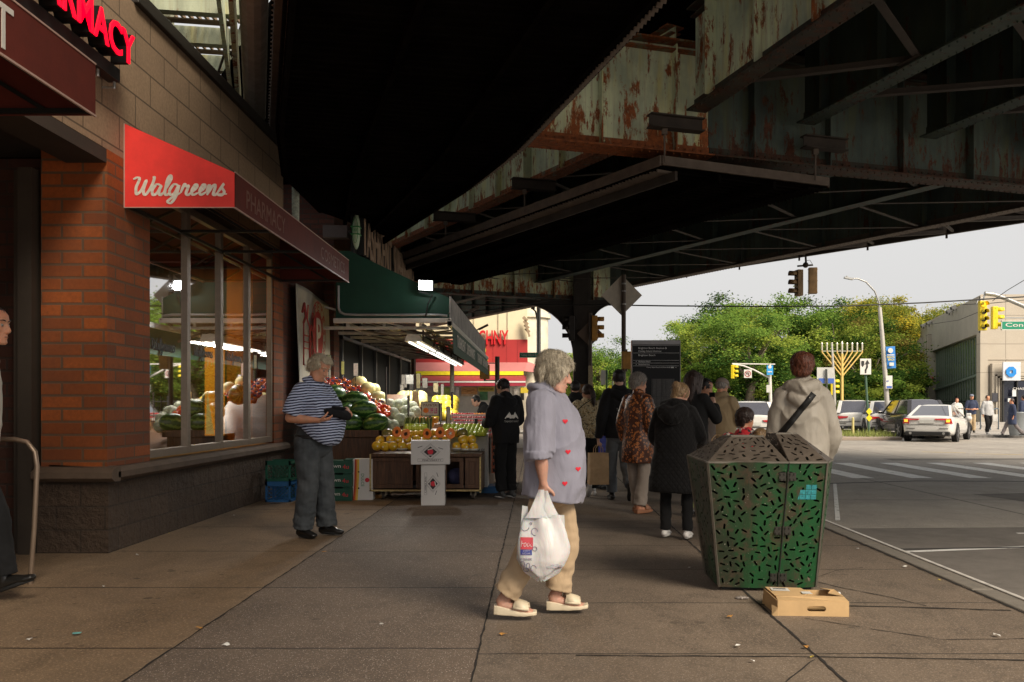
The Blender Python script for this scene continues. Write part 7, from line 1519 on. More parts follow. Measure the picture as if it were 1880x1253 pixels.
for l,px,py,Y,w,h,rot,c,cc in (('narrow yellow and white card highest above the tomatoes at the left',604,665,13.4,.06,.2,.6,'card_y1',(.5,.5,.3)),('narrow card between its two neighbours above the tomatoes',629,676,13.6,.05,.2,.8,'card_y2',(.45,.42,.1)),('narrow white and pink card above the pale melons',653,679,13.8,.07,.2,.5,'card_y3',(.55,.48,.42)),
    ('black framed card with an orange picture left of the papaya card',763,733,14.0,.08,.24,.3,'card_o',(.45,.30,.15)),('thin edge on card rising beside the wrapped cauliflower',709,705,13.0,.015,.5,1.2,'card_g',(.3,.28,.25)),('thin pale card leaning right of the papaya card',809,757,12.6,.035,.24,.9,'card_p',(.5,.4,.4)),('thin pinkish card farthest right of the papaya card',823,763,12.7,.05,.24,.7,'card_p',(.5,.4,.4)),('thin dark card stick above the zucchini',750,745,13.0,.02,.28,1.1,'card_g',(.3,.28,.25)),('thin card under the canopy left of the yellow melons',830,735,14.0,.03,.24,.9,'card_g',(.3,.28,.25)),('grey card hung under the canopy above the yellow melons',752,697,15.5,.13,.16,.3,'card_g2',(.16,.16,.15)),('dark card stick among the red fruit trays',874,778,12.8,.03,.12,.5,'card_d',(.02,.02,.02))):
    card(l,px,py,Y,w,h,rot=rot,c=c,col_=cc)
for i,(px,py,Y,w,h) in enumerate(((742,700,17,.1,.25),(755,706,17.5,.08,.22),(768,700,18,.08,.3),(780,704,18,.1,.2),(738,722,16,.06,.3),(800,712,19,.1,.2),(812,720,17,.05,.3))):
    card('small card hanging among the produce signs under the far canopy', px,py,Y,w,h,c='card_h%d'%(i%3),col_=((.4,.38,.34),(.15,.14,.13),(.42,.36,.2))[i%3],stick=.15)['group'] = 'small cards under the far canopy'
# white cartons before the cart
EMBR = mat('emblem_red',(.62,.02,.04),.6,bump=0); EMBK = mat('emblem_black',(.035,.02,.02),.6,bump=0); BOXW = mat('white_carton',(.66,.63,.60),.7,var=.04,scale=3,bump=.1)
def veg_box(label, c, rz, w, d, h, side):
    t = thing('white_carton', label, 'carton', c, rz, 'white produce cartons by the cart'); b = MB(); b.box(-w/2,w/2,-d/2,d/2,0,h); b.build('carton_body', BOXW, t, local=True, bev=.003)
    o = -d/2-.002; ce = V(0,o,h*.53); rr = Matrix.Rotation(R(90) if side else 0, 3, 'Y'); s = .88 if side else 1
    def q(x,z): return ce+rr @ V(x*s,0,z*s)
    b = MB(); b.add([q(-.085,0),q(0,.07),q(.085,0),q(0,-.07)],[(0,1,2,3)])
    for r0_,r1_ in ((.125,.121),(.108,.105)):
        for k in range(4):
            A = [(-1,0),(0,.85),(1,0),(0,-.85)]; p,p2 = A[k],A[(k+1)%4]; b.add([q(p[0]*r0_,p[1]*r0_),q(p2[0]*r0_,p2[1]*r0_),q(p2[0]*r1_,p2[1]*r1_),q(p[0]*r1_,p[1]*r1_)],[(0,1,2,3)])
    put_text(b,'FINE LIBERTY',q(.02,-.105),.24*s,.020,rr @ V(1,0,0),rr @ V(0,0,1),.002)
    for z in (-.088,-.122): b.add([q(-.16,z),q(.16,z),q(.16,z+.002),q(-.16,z+.002)],[(0,1,2,3)])
    for x in (-.16,.158): b.add([q(x,-.122),q(x+.002,-.122),q(x+.002,-.088),q(x,-.088)],[(0,1,2,3)])
    for x,s_ in ((-.13,1),(.13,-1)): b.add([q(x-.03,.05),q(x+.03,.05+.02*s_),q(x+.03,.058+.02*s_),q(x-.03,.058)],[(0,1,2,3)])
    b.build('emblem', EMBK, t, local=True, fix=False)
    b = MB(); v = [q(.036*math.cos(k*.5236),.003+.036*math.sin(k*.5236)) for k in range(12)]; v = [p-V(0,.002,0) for p in v]; b.add(v,[tuple(range(12))]); b.build('red_disc', EMBR, t, local=True, fix=False)
    b = MB(); b.add([q(-.035,.02)-V(0,.003,0),q(.03,.035)-V(0,.003,0),q(.03,.048)-V(0,.003,0),q(-.035,.033)-V(0,.003,0)],[(0,1,2,3)]); b.add([q(-.03,-.045)-V(0,.003,0),q(.03,-.045)-V(0,.003,0),q(.03,-.036)-V(0,.003,0),q(-.03,-.036)-V(0,.003,0)],[(0,1,2,3)]); b.build('ribbon', BOXW, t, local=True, fix=False)
    b = MB()
    if side: [b.box(w/2,w/2+.002,-d/2+.05+k*.17,-d/2+.11+k*.17,.12,h-.08) for k in (0,1)]
    else: b.box(w/2,w/2+.002,-.03,.03,.06,.10); b.box(w/2,w/2+.002,-.06,-.02,.2,.25)
    b.build('side_print', EMBK, t, local=True); 
    if side: b = MB(); b.box(w/2+.0005,w/2+.0025,-.005,.005,.0,h); b.build('seam', mat('carton_seam',(.2,.18,.16),.8), t, local=True)
    return t
veg_box('white produce carton with a red disc emblem standing on end on the pavement', (-1.33,11.27,0), R(4), .30, .38, .52, True)
veg_box('white produce carton lying across the top of the upright one', (-1.36,11.22,.524), R(5), .49, .36, .30, False)
# crates at the left
def milk_crate(label, x, y, z, m):
    t = thing('milk_crate', label, 'crate', (x,y,z)); w, d, h = .33,.33,.27; b = MB()
    for sx in (-1,1):
        for sy in (-1,1): b.cbox((sx*(w/2-.012),sy*(d/2-.012),h/2),(.024,.024,h))
    for zz in (.015,h-.03): b.cbox((0,-d/2+.008,zz),(w,.016,.03 if zz < .1 else .06)); b.cbox((0,d/2-.008,zz),(w,.016,.03 if zz < .1 else .06)); b.cbox((-w/2+.008,0,zz),(.016,d,.03)); b.cbox((w/2-.008,0,zz),(.016,d,.03))
    for k in range(-3,9):
        for s in (-1,1):
            x0_, z0_ = -w/2+.05*k, .02; 
            a = [x0_, z0_]; e = [x0_+s*.2, z0_+.2]
            if min(a[0],e[0]) < -w/2-.1 or max(a[0],e[0]) > w/2+.1: continue
            for yy_ in (-d/2+.008, d/2-.008): 
                t0, t1_ = 0, 1
                pts = [(x0_+s*.2*q/8, z0_+.2*q/8) for q in range(9)]; pts = [p for p in pts if abs(p[0]) <= w/2]
                if len(pts) > 1: b.beam((pts[0][0],yy_,pts[0][1]),(pts[-1][0],yy_,pts[-1][1]),.006,.008)
    b.cbox((0,0,.01),(w-.02,d-.02,.01)); b.build('crate_body', m, t, local=True)
milk_crate('blue plastic milk crate on the pavement at the bottom of the pair', -3.40,11.62,0, mat('crate_blue',(.03,.08,.30),.45)); milk_crate('green plastic milk crate stacked on the blue one', -3.40,11.62,.275, mat('crate_green',(.01,.10,.06),.45))
milk_crate('green plastic milk crate behind the pair under the banner', -3.38,12.05,0, mat('crate_green',(.01,.10,.06),.45))
CGRN = mat('carton_dark_green',(.012,.075,.045),.6)
for k in range(3):
    t = thing('green_carton', ['bottom green carton of the stack behind the striped man','middle green carton of the stack behind the striped man','top green carton of the stack behind the striped man'][k], 'carton', (-2.70,11.75,k*.185), R(1.5*k), 'dark green lettered cartons'); b = MB(); b.box(-.24,.24,-.15,.15,0,.165); b.box(-.235,-.12,-.145,.145,.165,.182); b.box(.12,.235,-.145,.145,.165,.182); b.build('carton_body', CGRN, t, local=True, bev=.004)
    b = MB(); put_text(b,'grown',(-.02,-.152,.08),.21,.05); b.build('white_lettering', LETTER_W, t, local=True); b = MB(); put_text(b,'4u',(.15,-.152,.085),.08,.055); b.build('red_lettering', EMBR, t, local=True)
t = thing('striped_carton', 'white upright carton with orange and yellow stripes next to the cart', 'carton', (-2.34,11.82,0), R(3)); b = MB(); b.box(-.135,.135,-.12,.12,0,.55); b.build('carton_body', BOXW, t, local=True, bev=.003)
for i,(c,x) in enumerate((((.45,.03,.02),-.128),((.7,.22,.02),-.11),((.75,.5,.03),-.088))):
    b = MB(); b.add([(x+.012*math.sin(q*.3)+.02*(q/10)**2,-.1225,.0+.055*q) for q in range(11)]+[(x+.02+.012*math.sin(q*.3)+.02*(q/10)**2,-.1225,.0+.055*q) for q in range(10,-1,-1)],[tuple(range(22))]); b.build('stripe', mat('stripe_%d'%i,c,.6,bump=0), t, local=True, fix=False)
b = MB(); put_text(b,'DULCE',(.0,-.123,.27),.17,.04,(0,0,-1),(1,0,0)); b.build('lettering', mat('green_letter',(.03,.22,.08),.6), t, local=True); b = MB(); b.ell((.06,-.122,.27),(.03,.002,.03)); b.build('logo', EMBR, t, local=True); b = MB(); b.ell((-.055,-.12,.38),(.013,.004,.013)); b.ell((-.055,-.12,.16),(.013,.004,.013)); b.build('vent_hole', BLACK, t, local=True)
# ------------------------------------------------------------ street furniture
def pole(t, x, y, z0_, z1, r, m, r1=None): b = MB(); b.cyl((x,y,z0_),(x,y,z1),r,r1,10); return b.build('pole', m, t)
PB = mat('brown_pole_paint',(.085,.06,.045),.6); 
# wayfinding pylon
ks = thing('wayfinding_pylon', 'black street information pylon with white lettering and a map', 'information pylon', (1.99,14.5,0))
x0, x1 = PX(1161,14.5), PX(1248,14.5); zt = PZ(625,14.5)
b = MB(); b.box(x0,x1,14.5,14.62,.1,zt-.03); b.build('panel', BLACK_GL, ks, bev=.004)
b = MB(); b.box(x0-.012,x0,14.49,14.63,0,zt); b.box(x1,x1+.012,14.49,14.63,0,zt); b.box(x0,x1,14.49,14.63,zt-.075,zt); b.box(x0,x1,14.5,14.62,0,.1); b.build('edge_frame', mat('pylon_grey',(.20,.19,.19),.4,.6), ks, bev=.003)
TXT = mat('pylon_white',(.72,.72,.72),.5,bump=0)
def ktext(s, px, py, h, px1): 
    b = MB(); vs, fs, bb = text_geo(s,1); w = PX(px1,14.5)-PX(px,14.5); put_text(b, s, ((PX(px,14.5)+PX(px1,14.5))/2,14.494,PZ(py,14.5)), w, h); b.build('lettering', TXT, ks)
ktext('Brighton Beach Avenue &',1172,640,.040,1224); ktext('Coney Island Avenue',1172,644.8,.040,1214) if False else None
ktext('Coney Island Avenue',1172,645.5,.042,1214); ktext('Brighton Beach',1172,653,.038,1203); ktext('Manhattan Beach',1172,664.3,.026,1194); ktext('Sheepshead Bay',1172,669.8,.026,1193); ktext('Coney Island Beach and Boardwalk',1187,675,.026,1231)
b = MB()
for py in (634.6,648.5,662,667,672.2): b.box(x0+.01,x1-.01,14.492,14.497,PZ(py,14.5)-.0018,PZ(py,14.5)+.0018)
b.box(PX(1232,14.5),PX(1237,14.5),14.492,14.497,PZ(675,14.5)-.01,PZ(675,14.5)+.01)
for px,py in ((1168,664.3),(1168,669.8),(1241,675)): b.cyl((PX(px,14.5),14.492,PZ(py,14.5)),(PX(px,14.5),14.497,PZ(py,14.5)),.009,n=3)
b.build('rule_lines', TXT, ks)
b = MB(); b.box(PX(1196,14.5),PX(1238,14.5),14.488,14.499,.55,PZ(696,14.5)); mp_ = b.build('map', mat('map_grey',(.07,.066,.064),.6,var=.3,scale=40), ks)
b = MB()
for i in range(10): z = .6+i*.09+rl.uniform(-.02,.02); b.beam((PX(1197,14.5),14.486,z),(PX(1237,14.5),14.486,z+rl.uniform(-.05,.07)),.006,.004)
for i in range(6): x = PX(1199+i*6.5,14.5); b.beam((x,14.486,.57),(x+rl.uniform(-.03,.03),14.486,PZ(697,14.5)),.006,.004)
b.build('map_street', BLACK, ks)
# sign pole with diamond sign back and signal box
dp = thing('sign_pole', 'brown street pole with the back of a large diamond sign near its top', 'sign pole', (PX(1145,23.5),23.5,0))
x = PX(1145,23.5); pole(dp, x, 23.5, -.1, PZ(505,23.5), .062, PB)
c = V(PX(1142,23.5), 23.42, PZ(542,23.5)); h_ = .55
DSB = mat('sign_back_greige',(.60,.54,.46),.5,0,.12)
b = MB(); b.prism([(c.x-h_,c.z),(c.x,c.z-h_),(c.x+h_,c.z),(c.x,c.z+h_)],23.57,23.58,'y'); b.build('sign_plate', DSB, dp, bev=.002)
b = MB(); [b.cyl((x,23.5,z-.02),(x,23.5,z+.02),.072,n=12) for z in (c.z-.25,c.z+.1,c.z+.3)]; b.build('clamp', SILVER, dp)
def ped_box(lab, px, py, Y, w, h, m, arm_to=None):
    t = thing('pedestrian_signal', lab, 'pedestrian signal', P(px,py,Y)); b = MB(); b.box(-w/2,w/2,-.09,.09,-h/2,h/2); b.build('housing', m, t, local=True, bev=.02); b = MB(); b.cyl((0,0,h/2),(0,0,h/2+.06),.03,n=8); b.cyl((0,0,-h/2),(0,0,-h/2-.06),.03,n=8)
    if arm_to is not None: b.beam((0,0,h/2+.04),(arm_to,0.02,h/2+.04),.03,.03); b.beam((0,0,-h/2-.04),(arm_to,.02,-h/2-.04),.03,.03)
    b.build('bracket', PB, t, local=True); return t
ped_box('amber pedestrian signal box on the pole left of the pylon',1150,662,23.2,.24,.47,AMBER)
def signal(lab, px, py, Y, face=0, n=3, m=YELLOW, lit=None, g=None, sz=1.0, big=False):
    """face: rotation about z; the visors point along local -Y"""
    t = thing('traffic_signal', lab, 'traffic signal', P(px,py,Y), face, g); b = MB(); hh = .27*sz; tot = hh*n
    b.box(-.13*sz,.13*sz,-.08*sz,.10*sz,-tot/2,tot/2); b.build('housing', m, t, local=True, bev=.015)
    for i in range(n):
        z = tot/2-hh*(i+.5); rr = .10*sz; b = MB(); 
        v = [(rr*math.cos(a),y,z+rr*math.sin(a)) for y in (-.08*sz,-.30*sz) for a in [R(-20)+R(220)*k/12 for k in range(13)]]; b.add(v,[(k,k+1,14+k,13+k) for k in range(12)],0,True); vi = b.build('visor', m, t, local=True, fix=False, solid=.008)
        b = MB(); b.cyl((0,-.08*sz,z),(0,-.10*sz,z),.085*sz,n=16); b.build('lens', (lit if lit and i == 0 else mat('signal_lens_dark',(.03,.035,.04),.2,bump=0)), t, local=True)
    b = MB(); [b.cyl((s*.135*sz,.0,z),(s*.15*sz,0,z),.012,n=6) for s in (-1,1) for z in (tot/2-.05,0,-tot/2+.05)]; b.build('latch', m, t, local=True); return t
sp = thing('signal_post', 'thin brown post beside the viaduct column carrying traffic signals', 'signal post', (PX(1084,28.3),28.3,0)); pole(sp, PX(1084,28.3), 28.3, -.1, PZ(575,28.3), .06, PB)
signal('yellow traffic signal on the post right of the viaduct column facing right',1092,603,28.3,R(90),3,AMBER)
signal('dark traffic signal seen from the left side of the viaduct column',1049,603,28.6,R(-90),3,COLSTEEL)
b = MB(); c = V(PX(1083,28.45),28.45,PZ(613,28.45)); b.prism([(c.x-.42,c.z),(c.x,c.z-.42),(c.x+.42,c.z),(c.x,c.z+.42)],28.45,28.46,'y'); dsn = thing('diamond_sign','brown diamond sign back behind the yellow signal on the post','sign',c); b.build('sign_plate', mat('diamond_dark',(.16,.11,.08),.6), dsn)
b = MB(); b.box(PX(1080,28.2),PX(1088,28.2),28.1,28.18,PZ(708,28.2),PZ(672,28.2)); csn = thing('weathered_notice','narrow weathered white notice on the signal post','notice',(PX(1084,28.2),28.1,PZ(708,28.2))); b.build('board', mat('weathered_cream',(.42,.34,.22),.8,var=.5,scale=30), csn)
# pedestrian signal and pole near the supermarket end
np_ = thing('signal_post', 'grey post beyond the canopy end with an amber signal box', 'signal post', (PX(913,25.2),25.2,0)); pole(np_, PX(913,25.2), 25.2, 0, PZ(655,25.2), .07, mat('dark_grey_post',(.10,.085,.075),.6))
ped_box('amber pedestrian signal box hanging left of the grey post',890,683,25.2,.28,.42,AMBER,.35)
wp = thing('steel_post', 'pale round post in front of the red awning shop', 'post', (PX(830,24),24,0)); pole(wp, PX(830,24), 24, 0, PZ(685,24)+.4, .06, mat('post_beige',(.38,.34,.28),.6))
# street lamp and name sign at the left
slp = thing('street_lamp', 'tall grey street lamp with a short bent arm near the cream building', 'street lamp', (PX(989,34),34,0))
pole(slp, PX(989,34), 34, -.1, PZ(555,34)+1.5, .10, SILVER, .08); b = MB(); b.tube([P(989,610,34),P(987,590,34),P(983,572,34),P(978,567,34)],.035,6); b.build('arm', STEEL_BR, slp); b = MB(); b.beam(P(982,566,34),P(975,566,34),.16,.08); b.build('lamp_head', STEEL_GB, slp)
def name_sign(lab, px, py, Y, w, h, txt, tw):
    t = thing('street_name_sign', lab, 'street sign', P(px,py,Y)); b = MB(); b.box(-w/2,w/2,-.015,.015,-h/2,h/2); b.build('plate', mat('street_sign_green',(.0,.22,.12),.5,bump=0), t, local=True); b = MB(); put_text(b, txt, (-w/2+tw/2+.06,-.02,0), tw, h*.6, bold=.01); b.build('lettering', WHITE_P, t, local=True)
    b = MB(); [b.box(-w/2,w/2,-.02,-.016,z-.01,z+.01) for z in (-h/2+.01,h/2-.01)]; b.build('border', WHITE_P, t, local=True); return t
name_sign('small green Coney Island street name plate left of the grey haired woman',971,652.5,33.5,.72,.20,'Coney Island Av',.62)
name_sign('large green Coney Island street name sign hanging at the right edge',1870,597.5,28,1.15,.32,'Coney Island Av',2.0) if False else None
t = thing('street_name_sign', 'large green Coney street name sign hanging at the right edge', 'street sign', P(1880,598,28)); w_ = 1.5
b = MB(); b.box(-.74,.9,-.015,.015,-.15,.15); b.build('plate', mat('street_sign_green',(.0,.22,.12),.5,bump=0), t, local=True); b = MB(); put_text(b,'Coney Isl',(.02,-.02,0),1.25,.17,bold=.01); b.build('lettering', WHITE_P, t, local=True); b = MB(); [b.box(-.74,.9,-.02,-.016,z-.012,z+.012) for z in (-.138,.138)]; b.box(-.74,-.716,-.02,-.016,-.15,.15); b.build('border', WHITE_P, t, local=True)
# hanging signals under the viaduct edge
hg = thing('signal_hanger', 'short brown hanger below the viaduct edge holding two signals', 'signal hanger', P(1479,478,27)); b = MB(); b.beam(P(1479,470,27),P(1480,488,27),.05,.05); b.beam(P(1464,489,27),P(1492,487,27),.05,.05); b.ell(P(1479,487,27),.09); b.tube([P(1480,479,27),P(1487,478,27),P(1493,488,27)],.008,4); b.build('arm', STEEL_BR, hg)
signal('left brown signal of the hanging pair with visors to the left',1466,520,27,R(-80),3,BROWN_SIG,None,None); signal('right brown signal of the hanging pair seen from behind',1492,516,27,R(170),3,BROWN_SIG,None,None)
# right hand signal
YL = mat('lit_amber_lens',(.8,.5,.02),.3,emis=(1,.42,.02),es=1.0,bump=0)
signal('yellow four lens traffic signal with its top lens lit beside the street name sign',1804,580,28,R(0),4,YELLOW,YL,None,.88); signal('yellow traffic signal turned sideways right of the lit one',1826,584,28.2,R(80),3,YELLOW,None,None,.9)
ar = thing('mast_arm', 'curved grey signal mast arm reaching in from the right edge', 'mast arm', P(1880,560,28.4)); b = MB(); b.tube([P(1808,539,28.4),P(1825,541,28.4),P(1850,550,28.4),P(1885,565,28.4),P(1960,605,28.4),P(2000,640,28.4),P(2000,800,28.4)],.07,8); b.beam(P(1838,584,28.2),P(1990,584,28.2),.04,.04); b.tube([P(1808,541,28.4),P(1806,548,28.4),P(1805,553,28.4)],.03,6); b.tube([P(1806,545,28.3),P(1795,552,28.2),P(1793,560,28.1)],.01,5); b.build('arm', SILVER, ar)
# overhead cables
for l, pts in (('black overhead cable crossing the sky before the trees',[(700,560,30),(1100,560,27),(1225,562,27),(1400,563,27),(1560,562,27),(1700,556,27),(1885,545,27)]),('thin wire from the bank roof to the lit signal',[(1700,597,40),(1760,588,34),(1800,572,28.2)]),('thin straight wire right of the lit signal',[(1760,560,30),(1820,557,29),(1885,551,29)]),('thin cable rising to the right above the bank corner',[(1822,553,28),(1850,533,28),(1885,512,28)]),('dark cable sloping below the viaduct at the left',[(850,573,26),(930,566,26),(1010,552,27)])):
    w = thing('overhead_cable', l, 'cable', P(*pts[0])); b = MB(); b.tube([P(*p) for p in pts],.022 if 'black' in l else .012,5); b.build('wire', BLACK, w)
# menorah
mn = thing('menorah', 'tall golden nine branched menorah standing before the trees', 'menorah', (PX(1546,45),45,0)); Y = 45; cx_ = PX(1546,45)
b = MB(); b.cyl((cx_,Y,-.1),(cx_,Y,PZ(650,Y)),.085,.07,8); b.build('stem', GOLD, mn)
for i in range(1,5):
    for s in (-1,1):
        dx = i*.26; zb_ = PZ(650,Y)-.26*i-.0+.52; zz = PZ(647,Y); b = MB(); b.tube([(cx_,Y,zz-.30-i*.24),(cx_+s*dx,Y,zz),(cx_+s*dx,Y,zz+.12)],.036,6); b.build('branch', GOLD, mn); b = MB(); b.cyl((cx_+s*dx,Y,zz+.1),(cx_+s*dx,Y,zz+.42),.045,n=8); b.cyl((cx_+s*dx,Y,zz+.42),(cx_+s*dx,Y,zz+.50),.06,.03,8); b.build('candle_cup', mat('cup_silver_gold',(.66,.62,.50),.3,.5), mn)
b = MB(); b.cyl((cx_,Y,PZ(650,Y)),(cx_,Y,PZ(630,Y)),.05,n=8); b.cyl((cx_,Y,PZ(632,Y)),(cx_,Y,PZ(627,Y)),.07,.03,8); b.beam((cx_-1.05,Y,PZ(645,Y)),(cx_+1.05,Y,PZ(645,Y)),.03,.03); b.build('centre_cup', mat('cup_silver_gold',(.66,.62,.50),.3,.5), mn)
# street lamp right, banner
l2 = thing('street_lamp', 'tall leaning grey street lamp with a long curved arm in front of the trees', 'street lamp', P(1632,800,40)); b = MB(); b.tube([P(1632,790,40),P(1626,700,40),P(1620,620,40),P(1615,565,40)],[.12,.11,.10,.09],8); b.build('pole', mat('lamp_pole_grey',(.46,.44,.40),.5,.2), l2); b = MB(); b.tube([P(1618,600,40),P(1614,555,40),P(1606,535,40),P(1590,518,40),P(1575,512,40),P(1562,512,40)],.04,6); b.build('arm', SILVER, l2); b = MB(); b.beam(P(1566,513,40),P(1550,510,40),.18,.08); b.cyl(P(1555,509,40),P(1555,507,40),.05); b.build('lamp_head', SILVER, l2)
bb = thing('pole_banner', 'blue vertical banner with a white disc hanging on the leaning street lamp', 'banner', P(1635,655,39.9)); B0 = MB(); B0.add([P(1626,637,39.9),P(1643,636,39.9),P(1645,676,39.9),P(1629,677,39.9)],[(0,1,2,3)]); B0.build('cloth', mat('banner_blue',(.03,.20,.55),.6,bump=0), bb, fix=False, solid=.01)
b = MB(); c = P(1635,644,39.8); b.cyl(c, c+V(0,.02,0),.115,n=18); [b.box(P(1629,0,39.8).x,P(1642,0,39.8).x,39.80,39.81,PZ(q,39.8)-.02,PZ(q,39.8)+.02) for q in (652,)]; b.box(P(1633,0,39.8).x,P(1641,0,39.8).x,39.8,39.81,PZ(672,39.8),PZ(666,39.8)); b.build('white_print', WHITE_P, bb); b = MB(); put_text(b,'BRIGHTON',(P(1635.5,0,39.8).x,39.79,PZ(656,39.8)),.33,.07,bold=.02); put_text(b,'BEACH',(P(1636,0,39.8).x,39.79,PZ(660.5,39.8)),.27,.09,bold=.02); b.build('yellow_print', YELLOW, bb)
wb = thing('bus_stop_sign', 'white and blue bus stop plate low on the leaning street lamp', 'sign', P(1632,702,39.8)); b = MB(); b.box(PX(1626,39.8),PX(1638,39.8),39.78,39.82,PZ(714,39.8),PZ(690,39.8)); b.build('plate', WHITE_P, wb); b = MB(); b.box(PX(1627.5,39.8),PX(1637,39.8),39.77,39.78,PZ(713,39.8),PZ(709,39.8)); put_text(b,'68',(PX(1629,39.8),39.77,PZ(700,39.8)),.10,.08); b.build('print', mat('print_blue2',(.05,.12,.42),.5,bump=0), wb)
# keep right sign with its median post
kr = thing('keep_right_sign', 'white keep right sign with a black curved arrow on a green post', 'traffic sign', P(1590,800,37)); b = MB(); b.tube([P(1596,803,37),P(1592,740,37),P(1589,686,37)],.05,6); b.build('post', mat('post_green',(.06,.12,.08),.6), kr)
b = MB(); b.box(PX(1579,36.9),PX(1599,36.9),36.88,36.9,PZ(688,36.9),PZ(659,36.9)); b.build('plate', WHITE_P, kr, bev=.004)
KX = lambda p: PX(p,36.85); KZ = lambda p: PZ(p,36.85)
b = MB(); b.prism([(KX(1582),KZ(663)),(KX(1587),KZ(663)),(KX(1587),KZ(670)),(KX(1584.5),KZ(674)),(KX(1582),KZ(670))],36.86,36.87,'y'); b.prism([(KX(1588),KZ(670)),(KX(1592.5),KZ(661)),(KX(1597),KZ(668)),(KX(1593.6),KZ(667.5)),(KX(1593.8),KZ(675)),(KX(1591),KZ(680)),(KX(1591),KZ(685)),(KX(1588.5),KZ(685)),(KX(1588.5),KZ(679)),(KX(1591),KZ(674)),(KX(1591),KZ(668))],36.86,36.87,'y'); b.build('arrow', BLACK, kr)
for py in (756,768): b = MB(); c = P(1595,py,36.9); b.prism([(c.x-.13,c.z),(c.x,c.z-.15),(c.x+.13,c.z),(c.x,c.z+.15)],36.85,36.87,'y'); b.build('reflector', YELLOW, kr)
# white sign with poles (left of menorah)
ws = thing('parking_sign', 'pale double sign with blue bands on a dark post left of the menorah', 'sign', P(1516,800,42)); b = MB(); b.box(PX(1500,42),PX(1532,42),42,42.03,PZ(705,42),PZ(675,42)); b.build('plate', mat('sign_grey_white',(.50,.50,.47),.5), ws); b = MB(); b.box(PX(1503,42),PX(1514,42),41.98,42,PZ(704,42),PZ(695,42)); b.box(PX(1520,42),PX(1531,42),41.98,42,PZ(704,42),PZ(695,42)); b.build('blue_band', mat('print_blue2',(.05,.12,.42),.5,bump=0), ws); b = MB(); b.cyl(P(1517,678,41.9),P(1519,790,41.9),.05,n=6); b.build('post', mat('post_dark',(.05,.055,.05),.6), ws)
wp2 = thing('flag_pole', 'slim pale pole standing just left of the menorah stem', 'pole', P(1533,790,43)); b = MB(); b.tube([P(1533,785,43),P(1531,700,43),P(1527,630,43)],[.10,.07,.05],8); b.build('pole', mat('lamp_pole_grey',(.46,.44,.40),.5,.2), wp2)
signal('small yellow traffic signal by the slim pale pole',1529,711,43.5,R(80),3,YELLOW,None,None,1.0)
# far mast arm signal with no-turn sign
ma_ = thing('signal_mast', 'white signal mast with a long arm in front of the park trees', 'signal mast', P(1415,780,42)); b = MB(); b.cyl(P(1416,790,42),P(1413,668,42),.09,.07,8); b.build('pole', WHITE_P, ma_); b = MB(); b.tube([P(1414,695,42),P(1385,680,42),P(1365,672,42),P(1345,669,42)],.04,6); b.beam(P(1344,668,42),P(1423,669,42),.05,.05); b.build('arm', WHITE_P, ma_)
signal('small yellow signal hanging at the end of the white mast arm',1346,683,42,R(60),3,YELLOW,None,None,.8)
nt = thing('no_turn_sign', 'square white no turn sign hanging from the white mast arm', 'traffic sign', P(1373,686,41.9)); b = MB(); b.cbox(P(1373,686.5,41.9),(.37,.03,.40)); b.build('plate', WHITE_P, nt)
b = MB(); c = P(1373,686.5,41.87); n = 28; v = []
for i in range(n): a = 6.283*i/n; v += [c+V(.15*math.cos(a),0,.15*math.sin(a)), c+V(.12*math.cos(a),0,.12*math.sin(a))]
b.add(v,[(2*i,(2*i+2)%(2*n),(2*i+3)%(2*n),2*i+1) for i in range(n)]); b.beam(c+V(-.1,-.01,.1),c+V(.1,-.01,-.1),.025,.01); b.build('red_ring', mat('sign_red',(.35,.03,.03),.5,bump=0), nt, fix=False); b = MB(); b.tube([c+V(.05,-.005,-.09),c+V(.05,-.005,.03),c+V(0,-.005,.07),c+V(-.05,-.005,.02),c+V(-.05,-.005,-.03)],.013,4); b.build('turn_arrow', BLACK, nt)
bs = thing('bike_route_sign', 'blue sign with a white disc on the white signal mast', 'sign', P(1414,679,41.8)); b = MB(); b.cbox(P(1413.5,680,41.8),(.30,.03,.45)); b.build('plate', mat('sign_cyan_blue',(.02,.28,.62),.5,bump=0), bs); b = MB(); c = P(1413.5,674,41.77); b.cyl(c,c+V(0,.01,0),.08,n=14); b.cbox(P(1413.5,683,41.77),(.2,.01,.05)); b.build('print', WHITE_P, bs)
w3 = thing('small_white_sign', 'small pale sign low on the white signal mast', 'sign', P(1411,714,41.8)); b = MB(); b.cbox(P(1411,714,41.8),(.2,.03,.36)); b.build('plate', mat('sign_grey_white',(.50,.50,.47),.5), w3)
# bus stop signs mid left
b1 = thing('bus_stop_sign', 'white bus stop sign on a slim post right of the viaduct column', 'sign', P(1108,695,30)); b = MB(); b.box(PX(1103.5,30),PX(1112,30),30,30.03,PZ(707,30),PZ(680,30)); b.build('plate', WHITE_P, b1); b = MB(); b.cyl(P(1114,680,30),P(1114,805,30),.03,n=6); b.build('post', mat('post_green',(.06,.12,.08),.6), b1)
b2 = thing('yellow_sign', 'small yellow crossing sign behind the bus stop sign', 'sign', P(1122,712,33)); b = MB(); b.box(PX(1118,33),PX(1128,33),33,33.03,PZ(719,33),PZ(708,33)); b.build('plate', YELLOW, b2); b = MB(); b.cyl(P(1125,700,33),P(1125,800,33),.03,n=6); b.build('post', mat('post_grey2',(.3,.3,.28),.6), b2)
